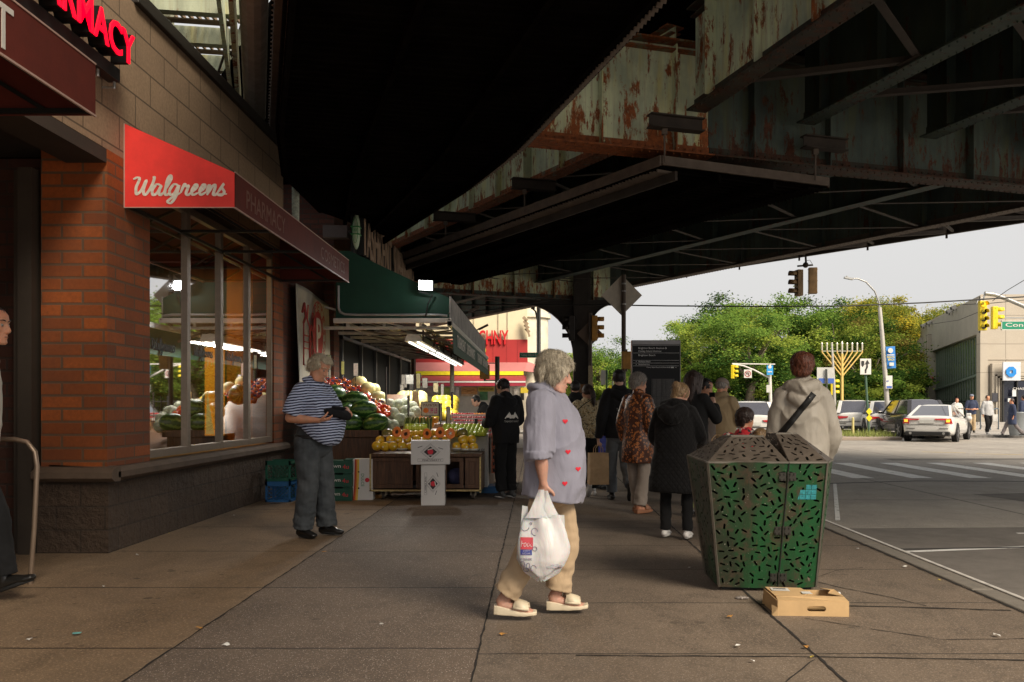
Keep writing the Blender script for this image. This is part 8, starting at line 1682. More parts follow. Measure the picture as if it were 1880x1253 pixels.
# median island
mi = MB(); mi.box(PX(1530,35.5)-1.5,PX(1640,35.5),34.6,37.8,-.12,.02); uniq(mi.build('median_island', mat('median_concrete',(.30,.24,.19),.8), bev=.03), None, None, kind='structure')
gm = MB()
for i in range(900):
    x = rl.uniform(PX(1545,35.5),PX(1638,35.5)); y = rl.uniform(34.7,37.5); h = rl.uniform(.06,.3)*(1.5 if rl.random() < .12 else 1); a = rl.uniform(0,6.28); w = .012; dx, dy = rl.uniform(-.08,.08), rl.uniform(-.08,.08)
    gm.add([(x-w*math.cos(a),y-w*math.sin(a),.02),(x+w*math.cos(a),y+w*math.sin(a),.02),(x+dx,y+dy,.02+h)],[(0,1,2)])
uniq(gm.build('median_grass', mat('dry_grass',(.24,.28,.07),.8,var=.4,scale=2), fix=False), 'sparse grass growing on the median island under the keep right sign', 'grass', None, 'stuff')
for i,(px,py) in enumerate(((1533,800),(1566,802))): t = thing('bollard', ['thin yellow bollard left of the keep right sign near the white car','thin yellow bollard closer to the keep right sign'][i], 'bollard', P(px,py,36), 0, 'yellow bollards on the median'); b = MB(); b.cyl((0,0,0),(0,0,.75),.05,n=10); b.cyl((0,0,.75),(0,0,.8),.055,.03,10); b.build('tube', mat('bollard_yellow',(.55,.48,.20),.6), t, local=True)
# far bollards / litter basket on the right
tb2 = thing('litter_basket', 'grey street litter basket behind the striding woman in the navy cardigan', 'litter bin', (PX(1868,37),37,0)); b = MB(); b.lathe([(.30,0),(.36,.4),(.38,.95),(.40,.98),(.37,1.0),(.30,.98)],(0,0,0),18); b.build('basket', mat('basket_grey',(.25,.27,.28),.5,.4), tb2, local=True)
# ------------------------------------------------------------ cars
RIM = mat('alloy_rim',(.35,.35,.36),.3,.7); TYRE = mat('tyre_rubber',(.012,.012,.012),.8); TLR = mat('tail_light_red',(.42,.01,.015),.2,bump=0,coat=.5); TLO = mat('turn_light_lit',(.9,.4,.02),.3,emis=(1,.45,.05),es=.7,bump=0); TLW = mat('clear_lamp',(.6,.6,.6),.2,bump=0)
def paint(n,c,met=0): return mat('car_paint_'+n,c,.25,met,.02,2,0,coat=.8)
def car(name, label, px, Y, a, L, Wd, H, pm, kind='sedan', plate=None, lit=False, trim=None, dz=-.115):
    t = thing(name, label, 'car', (PX(px,Y),Y,dz), -R(a)); w = Wd/2; suv = kind == 'suv'; cl = .20 if not suv else .24
    bl = .96 if not suv else 1.02   # beltline
    body = MB()
    st = [(-L/2,.74,.42,bl-.04),(-L/2+.07,.90,.30,bl+.02),(-L/2+.45,.99,cl,bl+.04),(-L/2+1.3,1.0,cl,bl+.0),(0,1.0,cl,bl-.02),(L/2-1.35,1.0,cl,bl-.04),(L/2-.8,.97,cl,bl-.12),(L/2-.25,.88,.25,bl-.22),(L/2,.66,.38,bl-.34)]
    n = 0; rings = []
    for y, f, z0_, z1 in st:
        ww = w*f; hh = z1-z0_; half = [(0,z0_),(ww*.86,z0_),(ww*.97,z0_+.08),(ww,z0_+hh*.42),(ww*.985,z0_+hh*.66),(ww*.93,z0_+hh*.93),(ww*.82,z1),(ww*.4,z1+.02),(0,z1+.025)]
        ring = [(x,y,z) for x,z in half]+[(-x,y,z) for x,z in half[-2:0:-1]]; rings.append(ring); n = len(ring)
    vs = [p for r in rings for p in r]; body.add(vs,[(i*n+j,i*n+(j+1)%n,(i+1)*n+(j+1)%n,(i+1)*n+j) for i in range(len(rings)-1) for j in range(n)]+[tuple(range(n)),tuple(range((len(rings)-1)*n,len(rings)*n))[::-1]],0,True)
    o = body.build('body', pm, t, local=True); md = o.modifiers.new('s','SUBSURF'); md.levels = 1; md.render_levels = 2
    # cabin glass and roof
    if suv: yr0,yr1,yf1,yf0 = -L/2+.12,-L/2+.55,L*.06,L*.22
    else: yr0,yr1,yf1,yf0 = -L/2+.55,-L/2+1.7,L*.04,L*.26
    wb_, wt = (w*.86, w*.66) if suv else (w*.82, w*.58)
    def ringc(z, y0_, y1, ww): return [(-ww,y0_,z),(-ww*.9,y0_-.06,z),(ww*.9,y0_-.06,z),(ww,y0_,z),(ww,y1,z),(ww*.85,y1+.08,z),(-ww*.85,y1+.08,z),(-ww,y1,z)]
    zt_ = H-.05; r0_ = ringc(bl-.02,yr0,yf0,wb_); r1_ = ringc(zt_,yr1,yf1,wt)
    g_ = MB(); g_.add(r0_+r1_,[(i,(i+1)%8,8+(i+1)%8,8+i) for i in range(8)],0,False); g_.build('window', CARGLASS, t, local=True, bev=.05)
    rf = MB(); r2 = ringc(zt_-.02,yr1-.02,yf1+.02,wt+.015); r3 = ringc(H-.015,yr1+.08,yf1-.08,wt*.9); r4 = ringc(H,yr1+.35,yf1-.35,wt*.6)
    rf.add(r2+r3+r4,[(i,(i+1)%8,8+(i+1)%8,8+i) for i in range(8)]+[(8+i,8+(i+1)%8,16+(i+1)%8,16+i) for i in range(8)]+[tuple(range(16,24))],0,True); ro = rf.build('roof', pm, t, local=True); md = ro.modifiers.new('s','SUBSURF'); md.levels = md.render_levels = 1
    for s in (-1,1):
        pl = MB(); pl.beam((s*wb_*.97,yr0-.02,bl),(s*wt*.98,yr1-.02,zt_),.10 if not suv else .16,.05); pl.build('pillar', pm, t, local=True); pl = MB(); pl.beam((s*wb_*.98,yf0+.02,bl),(s*wt*.98,yf1+.04,zt_),.07,.05)
        pl.build('pillar', pm, t, local=True); pl = MB(); pl.beam((s*(wb_+.0),(yr0+yf0)/2+.1,bl),(s*(wt+.005),(yr1+yf1)/2+.1,zt_),.03,.07,up=(0,1,0))
        pl.build('pillar', pm, t, local=True)
    # rear details
    yb = -L/2
    for s in (-1,1):
        b = MB()
        if suv: b.add([(s*w*.35,yb-.012,.86),(s*w*.86,yb+.04,.88),(s*w*.90,yb+.10,.78),(s*w*.80,yb+.01,.74),(s*w*.4,yb-.012,.80)],[(0,1,2,3,4)])
        else: b.add([(s*w*.30,yb-.02,.885),(s*w*.88,yb+.07,.905),(s*w*.93,yb+.13,.70),(s*w*.66,yb+.0,.70),(s*w*.70,yb-.005,.83),(s*w*.30,yb-.02,.845)],[(0,1,2,3,4,5)])
        b.build('tail_light', TLR, t, local=True, fix=False, solid=.04)
        if lit: b = MB(); b.add([(s*w*.72,yb-.03,.86),(s*w*.86,yb+.01,.86),(s*w*.84,yb-.0,.76),(s*w*.72,yb-.03,.76)],[(0,1,2,3)]); b.build('turn_light', TLO, t, local=True, fix=False, solid=.02)
        b = MB(); b.cbox((s*w*1.08,L*.16,bl+.06),(.18,.12,.12)); b.build('mirror', pm, t, local=True, bev=.03)
        b = MB(); b.beam((s*w*.88,yb+.7,bl+.02),(s*w*.88,L*.25,bl-.0),.02,.02); b.build('window_trim', trim or BLACK, t, local=True)
    b = MB(); b.box(-w*.84,w*.84,yb-.015,yb+.2,.25,.40); b.build('lower_bumper', BLACK, t, local=True, bev=.03)
    b = MB(); b.box(-.26,.26,yb-.03,yb-.01,.72 if not suv else .66,.84 if not suv else .78); b.build('licence_plate', mat('plate_'+('yellow' if plate else 'white'),(.62,.48,.08) if plate else (.55,.55,.52),.5), t, local=True)
    b = MB(); b.beam((-w*.85,yb+.0,.66),(w*.85,yb+.0,.66),.012,.012) if not suv else b.beam((-w*.8,yb-.0,.6),(w*.8,yb-.0,.6),.02,.03); [b.beam((s*w*.45,yb-.012,.52),(s*w*.78,yb+.03,.52),.02,.02) for s in (-1,1)]; b.build('panel_line', BLACK, t, local=True)
    b = MB(); [b.cyl((s*w*.62,yb-.03,.34),(s*w*.62,yb+.1,.34),.05,n=10) for s in (-1,1)]; b.build('exhaust', SILVER, t, local=True)
    for y in (-L/2+.95, L/2-.95):
        for s in (-1,1):
            r = .33 if not suv else .37; b = MB(); b.cyl((s*(w-.03),y,r+.02),(s*(w+.004),y,r+.02),r+.05,n=24); b.build('wheel_arch', BLACK, t, local=True)
            wl = MB(); wl.lathe([(r*.62,-.11),(r*.95,-.10),(r,-.06),(r,.06),(r*.95,.10),(r*.62,.11)],n=26); wl.v = [(s*(w-.10)+v[2],y+v[0],r+v[1]) for v in wl.v]; wo_ = wl.build('wheel', TYRE, t, local=True)
            b = MB(); xo = s*(w+.006); b.cyl((xo-s*.05,y,r),(xo-s*.03,y,r),r*.64,n=22)
            for k in range(5): an = 2*math.pi*k/5; b.beam((xo,y,r),(xo,y+r*.6*math.cos(an),r+r*.6*math.sin(an)),.05,.02,up=(1,0,0))
            b.build('rim', RIM, wo_, local=True)
    return t
WHP = paint('white',(.66,.65,.62)); DKP = paint('dark_plum_grey',(.035,.032,.035),.4)
car('white_sedan','white sedan seen from behind with lit amber turn lights at the right of the street',1722,32.6+2.3,34,4.75,1.88,1.43,WHP,'sedan',lit=True)
car('dark_suv','dark metallic sport utility car between the white taxi and the white sedan',1668,38.8,3,4.6,1.86,1.66,DKP,'suv')
car('white_suv','white sport utility car with a yellow licence plate right behind the keep right sign',1612,42.5,10,4.7,1.86,1.62,WHP,'suv',plate=True)
car('white_suv','white sport utility car farthest left of the waiting group, left of the yellow bollard',1558,44.5,12,4.7,1.88,1.66,WHP,'suv')
car('white_hatchback','white car partly hidden between the tan hooded man and the grey jacket',1372,33.5,8,4.5,1.8,1.55,WHP,'suv')
car('dark_car','dark parked car far away behind the white hatchback',1432,58,40,4.5,1.8,1.45,DKP,'sedan'); 
car('silver_car','silver parked car far away by the park fence',1402,60,70,4.5,1.8,1.45,paint('silver',(.45,.46,.48),.5),'sedan')
# scooter near the bank wall
sc = thing('white_scooter','white scooter parked by the steps railing behind the white sedan','scooter',(PX(1769,40.2),40.2,0)); b = MB(); b.cyl((-.03,.4,.25),(.03,.4,.25),.24,n=18); b.cyl((-.03,-.5,.25),(.03,-.5,.25),.24,n=18); b.build('wheel', TYRE, sc, local=True); b = MB(); chain(b,[(V(0,-.5,.7),.14,.12),(V(0,-.1,.5),.12,.10),(V(0,.3,.7),.14,.08),(V(0,.35,1.05),.08,.06)],n=12); b.build('body', WHITE_P, sc, local=True); b = MB(); b.beam((-.3,.35,1.12),(.3,.35,1.12),.04,.04); b.build('handlebar', BLACK, sc, local=True)
# ------------------------------------------------------------ cream building with red fascia
cb = thing('cream_corner_building', 'cream rendered corner building with a red fascia and pink awnings across the street', 'building', (PX(900,47),47,0))
Y = 47; x1 = PX(968,Y); xl = PX(700,Y)
WN = mat('old_window_dark',(.05,.05,.055),.3)
b = MB(); b.box(xl,x1,Y,Y+14,3.0,9.5); b.build('wall', CREAM, cb)
b = MB(); b.cyl((x1,Y+1.6,0),(x1,Y+1.6,9.0),1.15,n=20); b.cyl((x1,Y+1.6,6.1),(x1,Y+1.6,6.3),1.3,n=20); b.build('corner_turret', mat('turret_pale',(.66,.60,.48),.8,var=.2,scale=1.5), cb)
b = MB(); b.beam(P(964,592,46.6),P(972,618,46.6),.35,.1); [b.beam(P(962+i*1.5,588+i*7,46.6),P(966+i*1.5,584+i*7,46.6),.05,.3) for i in range(4)]; b.build('fire_escape', mat('rust_tan',(.30,.22,.14),.8), cb)
b = MB(); [b.beam(P(px,555,46.95),P(px,622,46.95),.03,.03) for px in (915,932,870)]; b.build('wall_crack', mat('pipe_tan',(.45,.40,.28),.8), cb)
b = MB(); b.box(xl,x1+.02,Y-.12,Y,PZ(681,Y),PZ(624,Y)); b.build('fascia', mat('fascia_red',(.36,.022,.022),.6,var=.06,scale=1), cb)
b = MB(); [b.box(PX(px,Y),PX(px,Y)+.03,Y-.135,Y-.12,PZ(680,Y),PZ(625,Y)) for px in (880,905,930,950)]; b.build('fascia_seam', mat('fascia_dark_red',(.30,.02,.02),.7), cb)
b = MB(); b.box(xl,x1-.3,Y+.3,Y+.4,0,3.0); b.build('shopfront', mat('shopfront_pale',(.45,.43,.38),.6,var=.3,scale=.8), cb)
for px0,px1,c in ((846,876,(.40,.30,.20)),(806,826,(.22,.30,.06)),(835,842,(.5,.48,.44)),(910,922,(.12,.14,.13)),(880,895,(.05,.16,.07)),(780,802,(.25,.20,.17)),(925,936,(.14,.15,.15)),(943,950,(.45,.42,.38)),(956,962,(.04,.04,.04))):
    b = MB(); b.box(PX(px0,Y),PX(px1,Y),Y+.2,Y+.3,PZ(735 if c[0] < .2 else 728,Y) ,PZ(711,Y)); b.build('poster' if c[0] > .2 else 'window', mat('shop_pane_%d'%px0,c,.5,var=.5,scale=3), cb)
b = MB(); b.box(PX(878,Y),PX(907,Y),Y+.1,Y+.2,PZ(719,Y),PZ(710.5,Y)); sb_ = b.build('sign_board', mat('olive_yellow',(.45,.36,.06),.6), cb); b = MB(); put_text(b,'FISCHER BAZAAR',(PX(892.5,Y),Y+.08,PZ(715,Y)),.72,.14); b.build('sign_lettering', BLACK, sb_)
b = MB(); b.box(PX(956,Y),PX(975,Y),Y-.3,Y-.2,PZ(722,Y),PZ(712,Y)); b.build('sign_board', mat('warn_yellow',(.55,.42,.03),.6), cb)
b = MB(); b.add([(PX(846,46.9),Y+.19,PZ(711,Y)),(PX(876,46.9),Y+.19,PZ(711,Y)),(PX(876,46.9),Y+.19,PZ(724,Y)),(PX(846,46.9),Y+.19,PZ(724,Y))],[(0,1,2,3)]); [b.ell((PX(852+i*8,46.9),Y+.15,PZ(718+(i%2)*2,Y)),(.12,.03,.07)) for i in range(3)]; b.build('bread_picture', mat('bread_brown',(.42,.22,.08),.6), cb)
# letters on the roof of the fascia
cs = thing('red_letter_sign','tall red letters on the cream wall above the red fascia','sign',(PX(905,46.8),46.8,PZ(640,46.8)))
b = MB(); put_text(b,'CHNY',(PX(906,46.8),46.8,PZ(620,46.8)),PX(933,46.8)-PX(878,46.8),.78,th=.12,bold=.02); b.build('letter', mat('red_letter',(.55,.01,.015),.5,bump=0), cs)
ys_ = thing('yellow_letter_sign','yellow letter R on the red fascia beside the canopy end','sign',(PX(888,46.8),46.8,PZ(660,46.8))); b = MB(); put_text(b,'R',(PX(888.5,46.8),46.75,PZ(649,46.8)),.46,.80,th=.1,bold=.03); b.build('letter', mat('yellow_letter',(.80,.68,.02),.5,bump=0), ys_)
PKA = mat('pink_awning',(.42,.16,.15),.6,var=.08,scale=1); RDA = mat('crimson_awning',(.30,.02,.04),.6)
aw3 = thing('shop_awning','pink sloping awning with a yellow edge under the red fascia','awning',(PX(900,46.5),46.5,3))
b = MB(); b.add([(xl,Y,PZ(664,Y)),(PX(968,Y),Y,PZ(664,Y)),(PX(962,46),46.0,PZ(682,46)),(xl,46.0,PZ(682,46))],[(0,1,2,3)]); b.add([(PX(968,Y),Y,PZ(664,Y)),(PX(990,Y),Y+.4,PZ(672,Y)),(PX(985,46),46.3,PZ(684,46)),(PX(962,46),46.0,PZ(682,46))],[(0,1,2,3)]); b.build('canvas', PKA, aw3, fix=False, solid=.02); b = MB(); b.box(xl,PX(961,45.9),45.9,46,PZ(689,45.9),PZ(682,45.9)); b.build('edge', mat('bright_yellow_band',(.80,.74,.02),.5,bump=0), aw3)
aw4 = thing('shop_awning','crimson awning with a white stripe over the posters across the street','awning',(PX(870,44.5),44.5,2.4))
xa, xb = PX(768,44.4), PX(965,44.4)
b = MB(); b.add([(xa,46.2,PZ(689,46.2)),(xb-.1,46.2,PZ(689,46.2)),(xb,44.4,PZ(699,44.4)),(xa,44.4,PZ(699,44.4))],[(0,1,2,3)]); b.box(xa,xb,44.36,44.4,PZ(709,44.4),PZ(699,44.4)); b.prism([(46.2,PZ(690,46.2)),(44.4,PZ(699,44.4)),(44.4,PZ(708,44.4))],xb-.02,xb,'x'); b.build('canvas', RDA, aw4, fix=False, solid=.01); b = MB(); b.box(xa,xb,44.34,44.36,PZ(703,44.4),PZ(700,44.4)); b.build('white_stripe', WHITE_P, aw4)
# ------------------------------------------------------------ bank
bk = thing('concrete_bank', 'beige concrete bank with a slanted glass corner and a blue ring sign', 'building', (23.2,45.7,0))
c0 = V(PX(1798,45.7),45.7,0); c1 = V(PX(1690,62),62,0); c2_ = V(60,45.7,0); zr = PZ(545,45.7); zf1 = PZ(602,62)
b = MB(); d = (c1-c0); dn = d.normalized(); nrm = V(-dn.y,dn.x,0)
zb0, zb1 = PZ(612,45.7), PZ(653,62)
b.add([c0+V(0,0,zb0),c1+V(0,0,zb1),c1+V(0,0,zf1),c0+V(0,0,zr), c0-nrm*-1.0*-1+V(0,0,zb0) if False else c0+V(1,.3,zb0),c1+V(1,.3,zb1),c1+V(1,.3,zf1),c0+V(1,.3,zr)],[(0,1,2,3),(4,7,6,5),(0,4,5,1),(3,2,6,7),(1,5,6,2)]); b.build('parapet', mat('board_marked_concrete',(.40,.36,.30),.8,0,.12,1.2,.4,30,.01), bk)
b = MB(); b.add([c0+V(.06,0,0),V(60,45.7,0),V(60,45.7,zr+.12),c0+V(.06,0,zr+.12)],[(0,1,2,3)]); b.prism([(c0.x+.1,45.72),(60,45.72),(60,62),(c1.x+.2,62)],zr-.02,zr+.1,'z'); b.box(c0.x+.04,60,45.66,45.7,PZ(661,45.7),PZ(661,45.7)+.05); b.build('front_wall', PANEL_CON, bk)
b = MB(); b.box(c0.x+.0,c0.x+.4,45.6,46.0,0,zb0); b.build('corner_pier', PANEL_CON, bk)
for t_, w_ in ((.93,1.0),(.80,.25),(.76,.2)):
    p = c0+d*t_; b = MB(); b.add([p+V(0,-.02,0),p+dn*w_*1.3+V(0,-.02,0),p+dn*w_*1.3+V(0,-.02,PZ(650,60)+1.0),p+V(0,-.02,PZ(650,60)+1.2)],[(0,1,2,3)]); b.build('pier', PANEL_CON, bk, fix=False, solid=.5)
GLB = NT('green_reflecting_glass'); GLB.col((.55,.66,.50)); GLB.set(Roughness=.05, Metallic=1.0); reg('green_reflecting_glass', GLB)
g0, g1 = c0+d*.03+V(.3,.1,0), c0+d*.88+V(.3,.1,0)
b = MB(); b.add([g0,g1,g1+V(0,0,zb1+.6),g0+V(0,0,zb0+.3)],[(0,1,2,3)]); b.build('glass_wall', GLB.m, bk, fix=False)
for k in range(24):
    p = g0.lerp(g1, k/23)+V(-.03,-.02,0); b = MB(); b.beam(p, p+V(0,0,zb0+(zb1-zb0)*k/23-.05),.05,.05); b.build('mullion', mat('mullion_grey_green',(.16,.19,.16),.5), bk)
b = MB(); b.beam(g0+V(-.1,-.05,2.95), g1+V(-.1,-.05,2.2),.08,.12); b.build('transom', mat('transom_green',(.2,.25,.2),.5), bk)
# entrance surround
ex0, ex1 = PX(1822,45.6), PX(1900,45.6); b = MB(); b.box(PX(1818,45.6),ex1,45.4,45.65,0,PZ(668,45.6)); b.build('door_surround', PANEL_CON, bk, bev=.02)
for i,(px,py) in enumerate(((1829,688),(1833,692),(1838,696))): b = MB(); b.box(PX(px,45.4),ex1,45.34-i*.02,45.42,0,PZ(py,45.4)) if False else b.box(PX(px,45.3),PX(px,45.3)+.07,45.3-.03*i,45.4,0,PZ(py,45.3)); b.box(PX(px,45.3),ex1,45.3-.03*i,45.4,PZ(py,45.3)-.07,PZ(py,45.3)); b.build('moulding', PANEL_CON, bk)
b = MB(); b.box(PX(1842,45.3),ex1,45.3,45.38,.35,PZ(700,45.3)); dr = b.build('door', mat('bank_door_dark',(.015,.017,.03),.15,bump=0,coat=.5), bk)
b = MB(); b.cbox(P(1862,722,45.1),(.2,.02,.35)); b.cbox(P(1853,735,45.1),(.15,.02,.18)); b.build('notice', mat('notice_white',(.6,.62,.62),.5), dr); b = MB(); put_text(b,'CHASE',P(1872,714,45.05),.7,.12); b.build('door_lettering', WHITE_P, dr)
b = MB(); b.box(PX(1840,45.2),PX(1842,45.2)+.02,45.15,45.3,.35,PZ(700,45.2)); b.box(PX(1866,45.2),PX(1866,45.2)+.06,45.15,45.3,.35,PZ(700,45.2)); b.build('door_frame', BLACK, dr)
rs = thing('ring_sign','white square panel with a blue octagonal ring above the bank door','sign',P(1857,682,45)); b = MB(); b.box(PX(1841,45),PX(1873,45),44.95,45.05,PZ(699,45),PZ(665,45)); b.build('panel', mat('panel_white_grey',(.58,.60,.64),.4,bump=0), rs)
b = MB(); c = P(1856.5,683,44.9); n = 8; 
for k in range(4):
    a = R(90*k+22.5); o = [(.28*math.cos(a+R(45)*j),.28*math.sin(a+R(45)*j)) for j in (0,1,2)]; i_ = [(.11*math.cos(R(90*k+45)),.11*math.sin(R(90*k+45))),(.11*math.cos(R(90*k+135)),.11*math.sin(R(90*k+135)))]
    b.add([c+V(x,0,z) for x,z in (o[0],o[1],o[2],i_[1],i_[0])],[(0,1,2,3,4)])
b.build('ring', mat('bank_blue',(.01,.22,.62),.4,bump=0), rs, fix=False, solid=.04)
pq = thing('wall_plaque','dark plaque on the bank wall left of the door','plaque',P(1826,729,45.3)); b = MB(); b.box(PX(1821,45.3),PX(1831,45.3),45.26,45.32,PZ(738,45.3),PZ(722,45.3)); b.build('plate', mat('plaque_dark',(.04,.04,.05),.4,var=.5,scale=30), pq)
rd = thing('projecting_sign','small red and white sign projecting from the far bank pier','sign',P(1708,696,58)); b = MB(); b.cbox(P(1708,696,58),(.48,.06,.38)); b.build('plate', WHITE_P, rd); b = MB(); b.cbox(P(1708.3,696,57.9),(.40,.06,.30)); b.build('red_panel', mat('sign_red2',(.50,.02,.03),.5,bump=0), rd); b = MB(); put_text(b,'F',P(1708,696,57.8),.24,.2,bold=.03); b.build('lettering', WHITE_P, rd)
b = MB(); [b.box(PX(1752,44)-.2*k*0,60,43.6+.45*k,44.2+.45*k,0.0,.14*(k+1)) for k in range(3)]; stp = thing('bank_steps','three long pale steps before the bank entrance','steps',(30,44,0)); b.build('steps', FARWALK, stp, bev=.01)
rl_ = thing('steps_railing','blue grey tubular railing on the bank steps','railing',P(1800,790,42.8)); b = MB()
for px in (1771,1797,1830): b.tube([P(px-12,790,42.6),P(px-12,757,42.6),P(px-9,753,42.6),P(px,750,42.9),P(px+3,752,43.2),P(px+3,788,43.6)],.03,6)
b.build('rail', mat('rail_blue_grey',(.12,.16,.20),.4,.4), rl_)
rc_ = thing('rooftop_lights','cluster of small dark floodlights on the slanted bank parapet','floodlights',P(1700,596,60)); b = MB()
for px,py,Yq in ((1695,598,60),(1705,593,58),(1742,572,52),(1750,565,51)): b.beam(P(px-4,py+2,Yq),P(px+4,py-2,Yq),.25,.18); b.beam(P(px,py,Yq),P(px+1,py+7,Yq),.06,.06)
b.build('lamp', mat('flood_dark',(.10,.10,.10),.6), rc_)
# ------------------------------------------------------------ distant blocks
for l,px0,px1,py,Yq,c in (('grey apartment tower far behind the street lamp',985,1004,612,150,(.34,.31,.28)),('tan low building glimpsed between trees left of the pylon',1195,1262,668,130,(.50,.42,.28)),('pale low building behind the park trees',1380,1700,700,170,(.42,.38,.33)),('brick building far behind the viaduct column',1010,1150,705,150,(.30,.22,.17)),('low cream building far down the road at the left',700,985,690,120,(.50,.46,.38))):
    t = thing('distant_building', l, 'building', (PX((px0+px1)/2,Yq),Yq,0)); x0_, x1_ = PX(px0,Yq), PX(px1,Yq); h = PZ(py,Yq); b = MB(); b.box(x0_,x1_,Yq,Yq+15,-.1,h); b.build('wall', mat('far_wall_%d'%px0,c,.9,var=.08,scale=.2), t); b = MB(); b.box(x0_-.2,x1_+.2,Yq-.2,Yq+15,h,h+.5); b.build('cornice', mat('far_cornice',(.3,.28,.25),.8), t)
    k = 0; x = x0_+1.0
    while x < x1_-1.5 and k < 60:
        z = 1.5
        while z < h-1.8 and k < 60: b = MB(); b.box(x,x+1.2,Yq-.04,Yq,z,z+1.5); b.build('window', WN, t); z += 3; k += 1
        x += 2.8
# park fence
pf = thing('park_fence','dark iron railing along the park below the trees','fence',(30,49,0)); b = MB()
for z in (.25,1.5): b.beam((8,49,z),(34,49,z),.04,.05)
for i in range(150): x = 8+i*.175; b.beam((x,49,0),(x,49,1.65),.018,.018)
for i in range(11): b.beam((8+i*2.6,49,0),(8+i*2.6,49,1.8),.08,.08)
b.build('railings', BLACK, pf)
# ------------------------------------------------------------ trees
BARK = mat('tree_bark',(.14,.115,.08),.9,0,.35,8,.8,20,.02)
def leafm(n,c): 
    t = NT(n); t.col(c); t.set(Roughness=.6, Subsurface_Weight=0); t.t.nodes.remove(t.b)
    d = t.n('ShaderNodeBsdfDiffuse'); tr = t.n('ShaderNodeBsdfTranslucent'); g = t.noise(t.co(),1.2,3); cc = t.mix(g, mul(c,.75), mul(c,1.25)); t.l(cc,d.inputs[0]); t.l(cc,tr.inputs[0]); m = t.n('ShaderNodeMixShader'); m.inputs[0].default_value=.35; t.l(d.outputs[0],m.inputs[1]); t.l(tr.outputs[0],m.inputs[2]); t.l(m.outputs[0],t.out.inputs[0]); return reg(n,t)
LF = {'green':[leafm('leaf_dark',(.05,.105,.022)),leafm('leaf_mid',(.15,.25,.045)),leafm('leaf_light',(.29,.36,.06))],
      'yellow':[leafm('leaf_olive',(.17,.20,.035)),leafm('leaf_gold',(.30,.28,.04)),leafm('leaf_bright_gold',(.42,.33,.035))]}
LF['mixed'] = [LF['green'][0], LF['green'][2], leafm('leaf_rust',(.24,.20,.05))]
def crown_mesh(seed, rx, ry, rz, nclump, per, ls, pal, drop=.0):
    rnd = random.Random(seed); b = MB()
    for c in range(nclump):
        while True:
            p = V(rnd.uniform(-1,1),rnd.uniform(-1,1),rnd.uniform(-1,1)); l = p.length
            if .35 < l < 1: break
        p = p*(.55+.45*rnd.random())/max(l,.5)*.95; lob = 1+.28*noise.noise(p*1.7+V(seed,0,0)); cc = V(p.x*rx*lob,p.y*ry*lob,p.z*rz*lob); cr_ = rnd.uniform(.5,1.0)*min(rx,rz)*.26
        mi = 0 if rnd.random() < .38 else (1 if rnd.random() < .6 else 2)
        for _ in range(per):
            q = V(rnd.gauss(0,1),rnd.gauss(0,1),rnd.gauss(0,.55))*cr_*.6+cc
            a = V(rnd.uniform(-1,1),rnd.uniform(-1,1),rnd.uniform(-.5,.5)).normalized(); u = a.orthogonal().normalized()*ls*rnd.uniform(.35,.6); w = a*ls*rnd.uniform(.5,1.0)
            b.add([q-w,q+u*.8,q+w,q-u],[(0,1,2,3)],mi if rnd.random() < .8 else rnd.randrange(3))
    return b.mesh('crown', pal)
CRN = {k: crown_mesh(s, *a) for k, s, a in (('g1',1,(3.4,3.0,2.9,84,300,.10,LF['green'])),('g2',2,(3.1,3.0,3.3,80,300,.10,LF['green'])),('y1',3,(3.0,2.8,2.7,74,270,.10,LF['yellow'])),('m1',4,(3.2,3.0,3.0,78,290,.10,LF['mixed'])),('b1',5,(2.6,1.8,1.5,60,200,.10,LF['green'])))}
def tree(label, px, Yq, top_py, kind, sc=1.0, trunk=.24, rz=0, lean=0, base=0, flat=1.0):
    x = PX(px,Yq); top = PZ(top_py,Yq); t = thing('shrub' if kind == 'b1' else 'tree', label, 'shrub' if kind == 'b1' else 'tree', (x,Yq,base), rz); me = CRN[kind]; hz = max(v.co.z for v in me.vertices)*sc*flat
    o = bpy.data.objects.new('crown', me); COL.objects.link(o); o.parent = t; o.location = (0,0,top-hz*.93-base); o.scale = (sc,sc,sc*flat)
    b = MB(); zc = top-hz; 
    if kind != 'b1':
        b.tube([(0,0,-.1),(lean*.2,0,zc*.3),(lean*.5,0,zc*.6),(lean,0,zc*.95)],[trunk*1.25,trunk,trunk*.85,trunk*.6],9)
        rnd = random.Random(int(px))
        for k in range(7): a = rnd.uniform(0,6.28); b.tube([(lean*.5,0,zc*(.5+.05*k)),(lean+math.cos(a)*1.0,math.sin(a)*1.0,zc*.85+.2*k),(lean+math.cos(a)*2.2*sc,math.sin(a)*2.2*sc,zc+rnd.uniform(0,1.6)*sc)],[trunk*.5,trunk*.3,.04],6)
    else:
        for k in range(5): a = k*1.25; b.tube([(0,0,0),(.3*math.cos(a),.3*math.sin(a),top*.4),(1.0*math.cos(a),.8*math.sin(a),top*.7)],[.06,.05,.02],5)
    b.build('trunk', BARK, t, local=True); return t
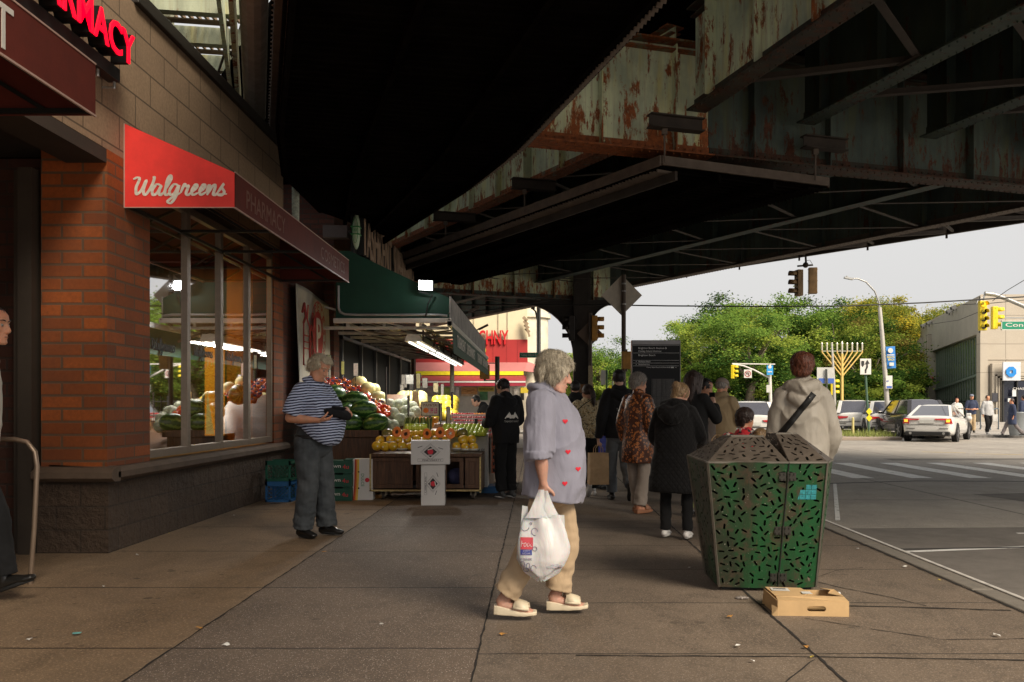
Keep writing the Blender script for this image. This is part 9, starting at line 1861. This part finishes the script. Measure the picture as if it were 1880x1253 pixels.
for a in (('broad light green tree at the left of the park with a thick forked trunk',1375,50.5,548,'g1',1.0,.30,0,.2),('tall green tree at the left edge of the park group',1290,56,560,'g2',.95,.2,1),('full green tree rising behind the auburn haired woman',1450,55,538,'g1',1.05,.2,2),('tallest green tree near the hanging signals',1345,62,533,'g2',1.15,.2,3),
          ('green tree directly behind the menorah',1540,57,545,'g2',1.1,.2,4),('yellowing tree right of the menorah top',1600,64,540,'y1',1.15,.2,1),('olive green tree behind the keep right sign',1600,53,580,'m1',.95,.2,5),('golden tree behind the blue lamp banner',1618,66,556,'y1',1.15,.2,2),('golden tree topmost near the bank parapet',1668,76,552,'y1',1.5,.2,2.5),('rusty green tree left of the bank pier',1598,56,585,'m1',.95,.2,4),('yellow green tree showing above the bank parapet',1720,84,556,'y1',1.3,.2,.5),('green tree filling the gap behind the hanging signals',1490,68,548,'g2',1.25,.2,1.4),('pale yellow tree behind the menorah left arm',1560,72,548,'y1',1.1,.2,.4),
          ('sparse young tree left of the sign pole',1098,44,622,'g2',.62,.14,.7),('rounded tree behind the sign pole and pylon',1128,52,640,'g1',.72,.14,1.7),('small tree left behind the viaduct column',1042,60,650,'g1',.72,.14,2.7),('dark green tree behind the pylon right edge',1252,60,615,'m1',.8,.16,3.7),('green tree low between the pylon and the park',1235,72,640,'g2',.9,.16,.3)): tree(*a)
for i,(px,Yq,py,sc) in enumerate(((1250,50,700,1.0),(1300,51,705,1.1),(1350,54,700,1.2),(1420,52,690,1.3),(1470,51,680,1.4),(1520,50.5,690,1.3),(1570,51,680,1.4),(1605,51,675,1.3),(1610,56,690,1.0),(1635,56,690,.8),(1080,46,700,1.0),(1120,44,705,1.0),(1050,50,720,1.0),(1180,52,715,1.1),(1440,60,640,1.9),(1530,62,630,2.0),(1590,60,630,2.0),(1340,60,650,1.9),(1390,58,700,1.4),(1500,56,650,1.7),(1580,57,640,1.8),(1615,62,640,1.6))):
    t = tree('leafy dark green undergrowth along the park edge',px,Yq,py,'b1',sc,.1,i*.7); t['group'] = 'shrubs along the park edge'
b = MB(); b.ell((0,0,0),1); 
hd = MB()
rnd = random.Random(9)
for i in range(26000):
    x = rnd.uniform(5,70); y = rnd.uniform(80,86); z = rnd.uniform(-.1,1)*(5.2+1.6*noise.noise(V(x*.15,0,3))); a = V(rnd.uniform(-1,1),rnd.uniform(-1,1),rnd.uniform(-1,1)).normalized()*.3; u = a.orthogonal().normalized()*.22
    q = V(x,y,z); hd.add([q-a,q+u,q+a,q-u],[(0,1,2,3)],rnd.randrange(3))
uniq(hd.build('far_trees', LF['green'], fix=False), 'distant mass of trees closing the view behind the park', 'trees', None, 'stuff')
# far walkers under the viaduct
for l,px,Yq,H,c,g in (('distant pedestrian in red far behind the sign pole',1118,46,1.65,cloth('red_cloth',(.35,.03,.03)),0),('distant pedestrian in a dark coat left of the viaduct column',1040,40,1.7,BLK_CL,0),('distant pedestrian in teal beyond the bus stop sign',1098,48,1.65,cloth('teal_cloth',(.03,.2,.2)),0)):
    far_p(l,px,0,Yq,H,R(180),c,BLK_CL,H_BLACK)
# ------------------------------------------------------------ number look-alikes by where they stand
ORD = 'leftmost|second from left|third from left|fourth from left|fifth from left|sixth from left|seventh from left|eighth from left|ninth from left|tenth from left|eleventh from left|twelfth from left|thirteenth from left|fourteenth from left|fifteenth from left|sixteenth from left|seventeenth from left|eighteenth from left|nineteenth from left|twentieth from left|21st from left|22nd from left|23rd from left|24th from left|25th from left|26th from left|27th from left|28th from left|29th from left|30th from left|31st from left|32nd from left|33rd from left|34th from left'.split('|')
_by = {}
for o in COL.objects:
    if o.parent is None and o.get('label') and o.get('category') and o.get('kind') is None: _by.setdefault(o['label'], []).append(o)
for l, os_ in _by.items():
    if 1 < len(os_) <= 34:
        os_.sort(key=lambda o: o.location.x/max(o.location.y, .1)); w = l.split()
        for i, o in enumerate(os_): o['label'] = ' '.join(w[:12]) + ', ' + ORD[i] if i else ' '.join(w[:12]) + ', leftmost'
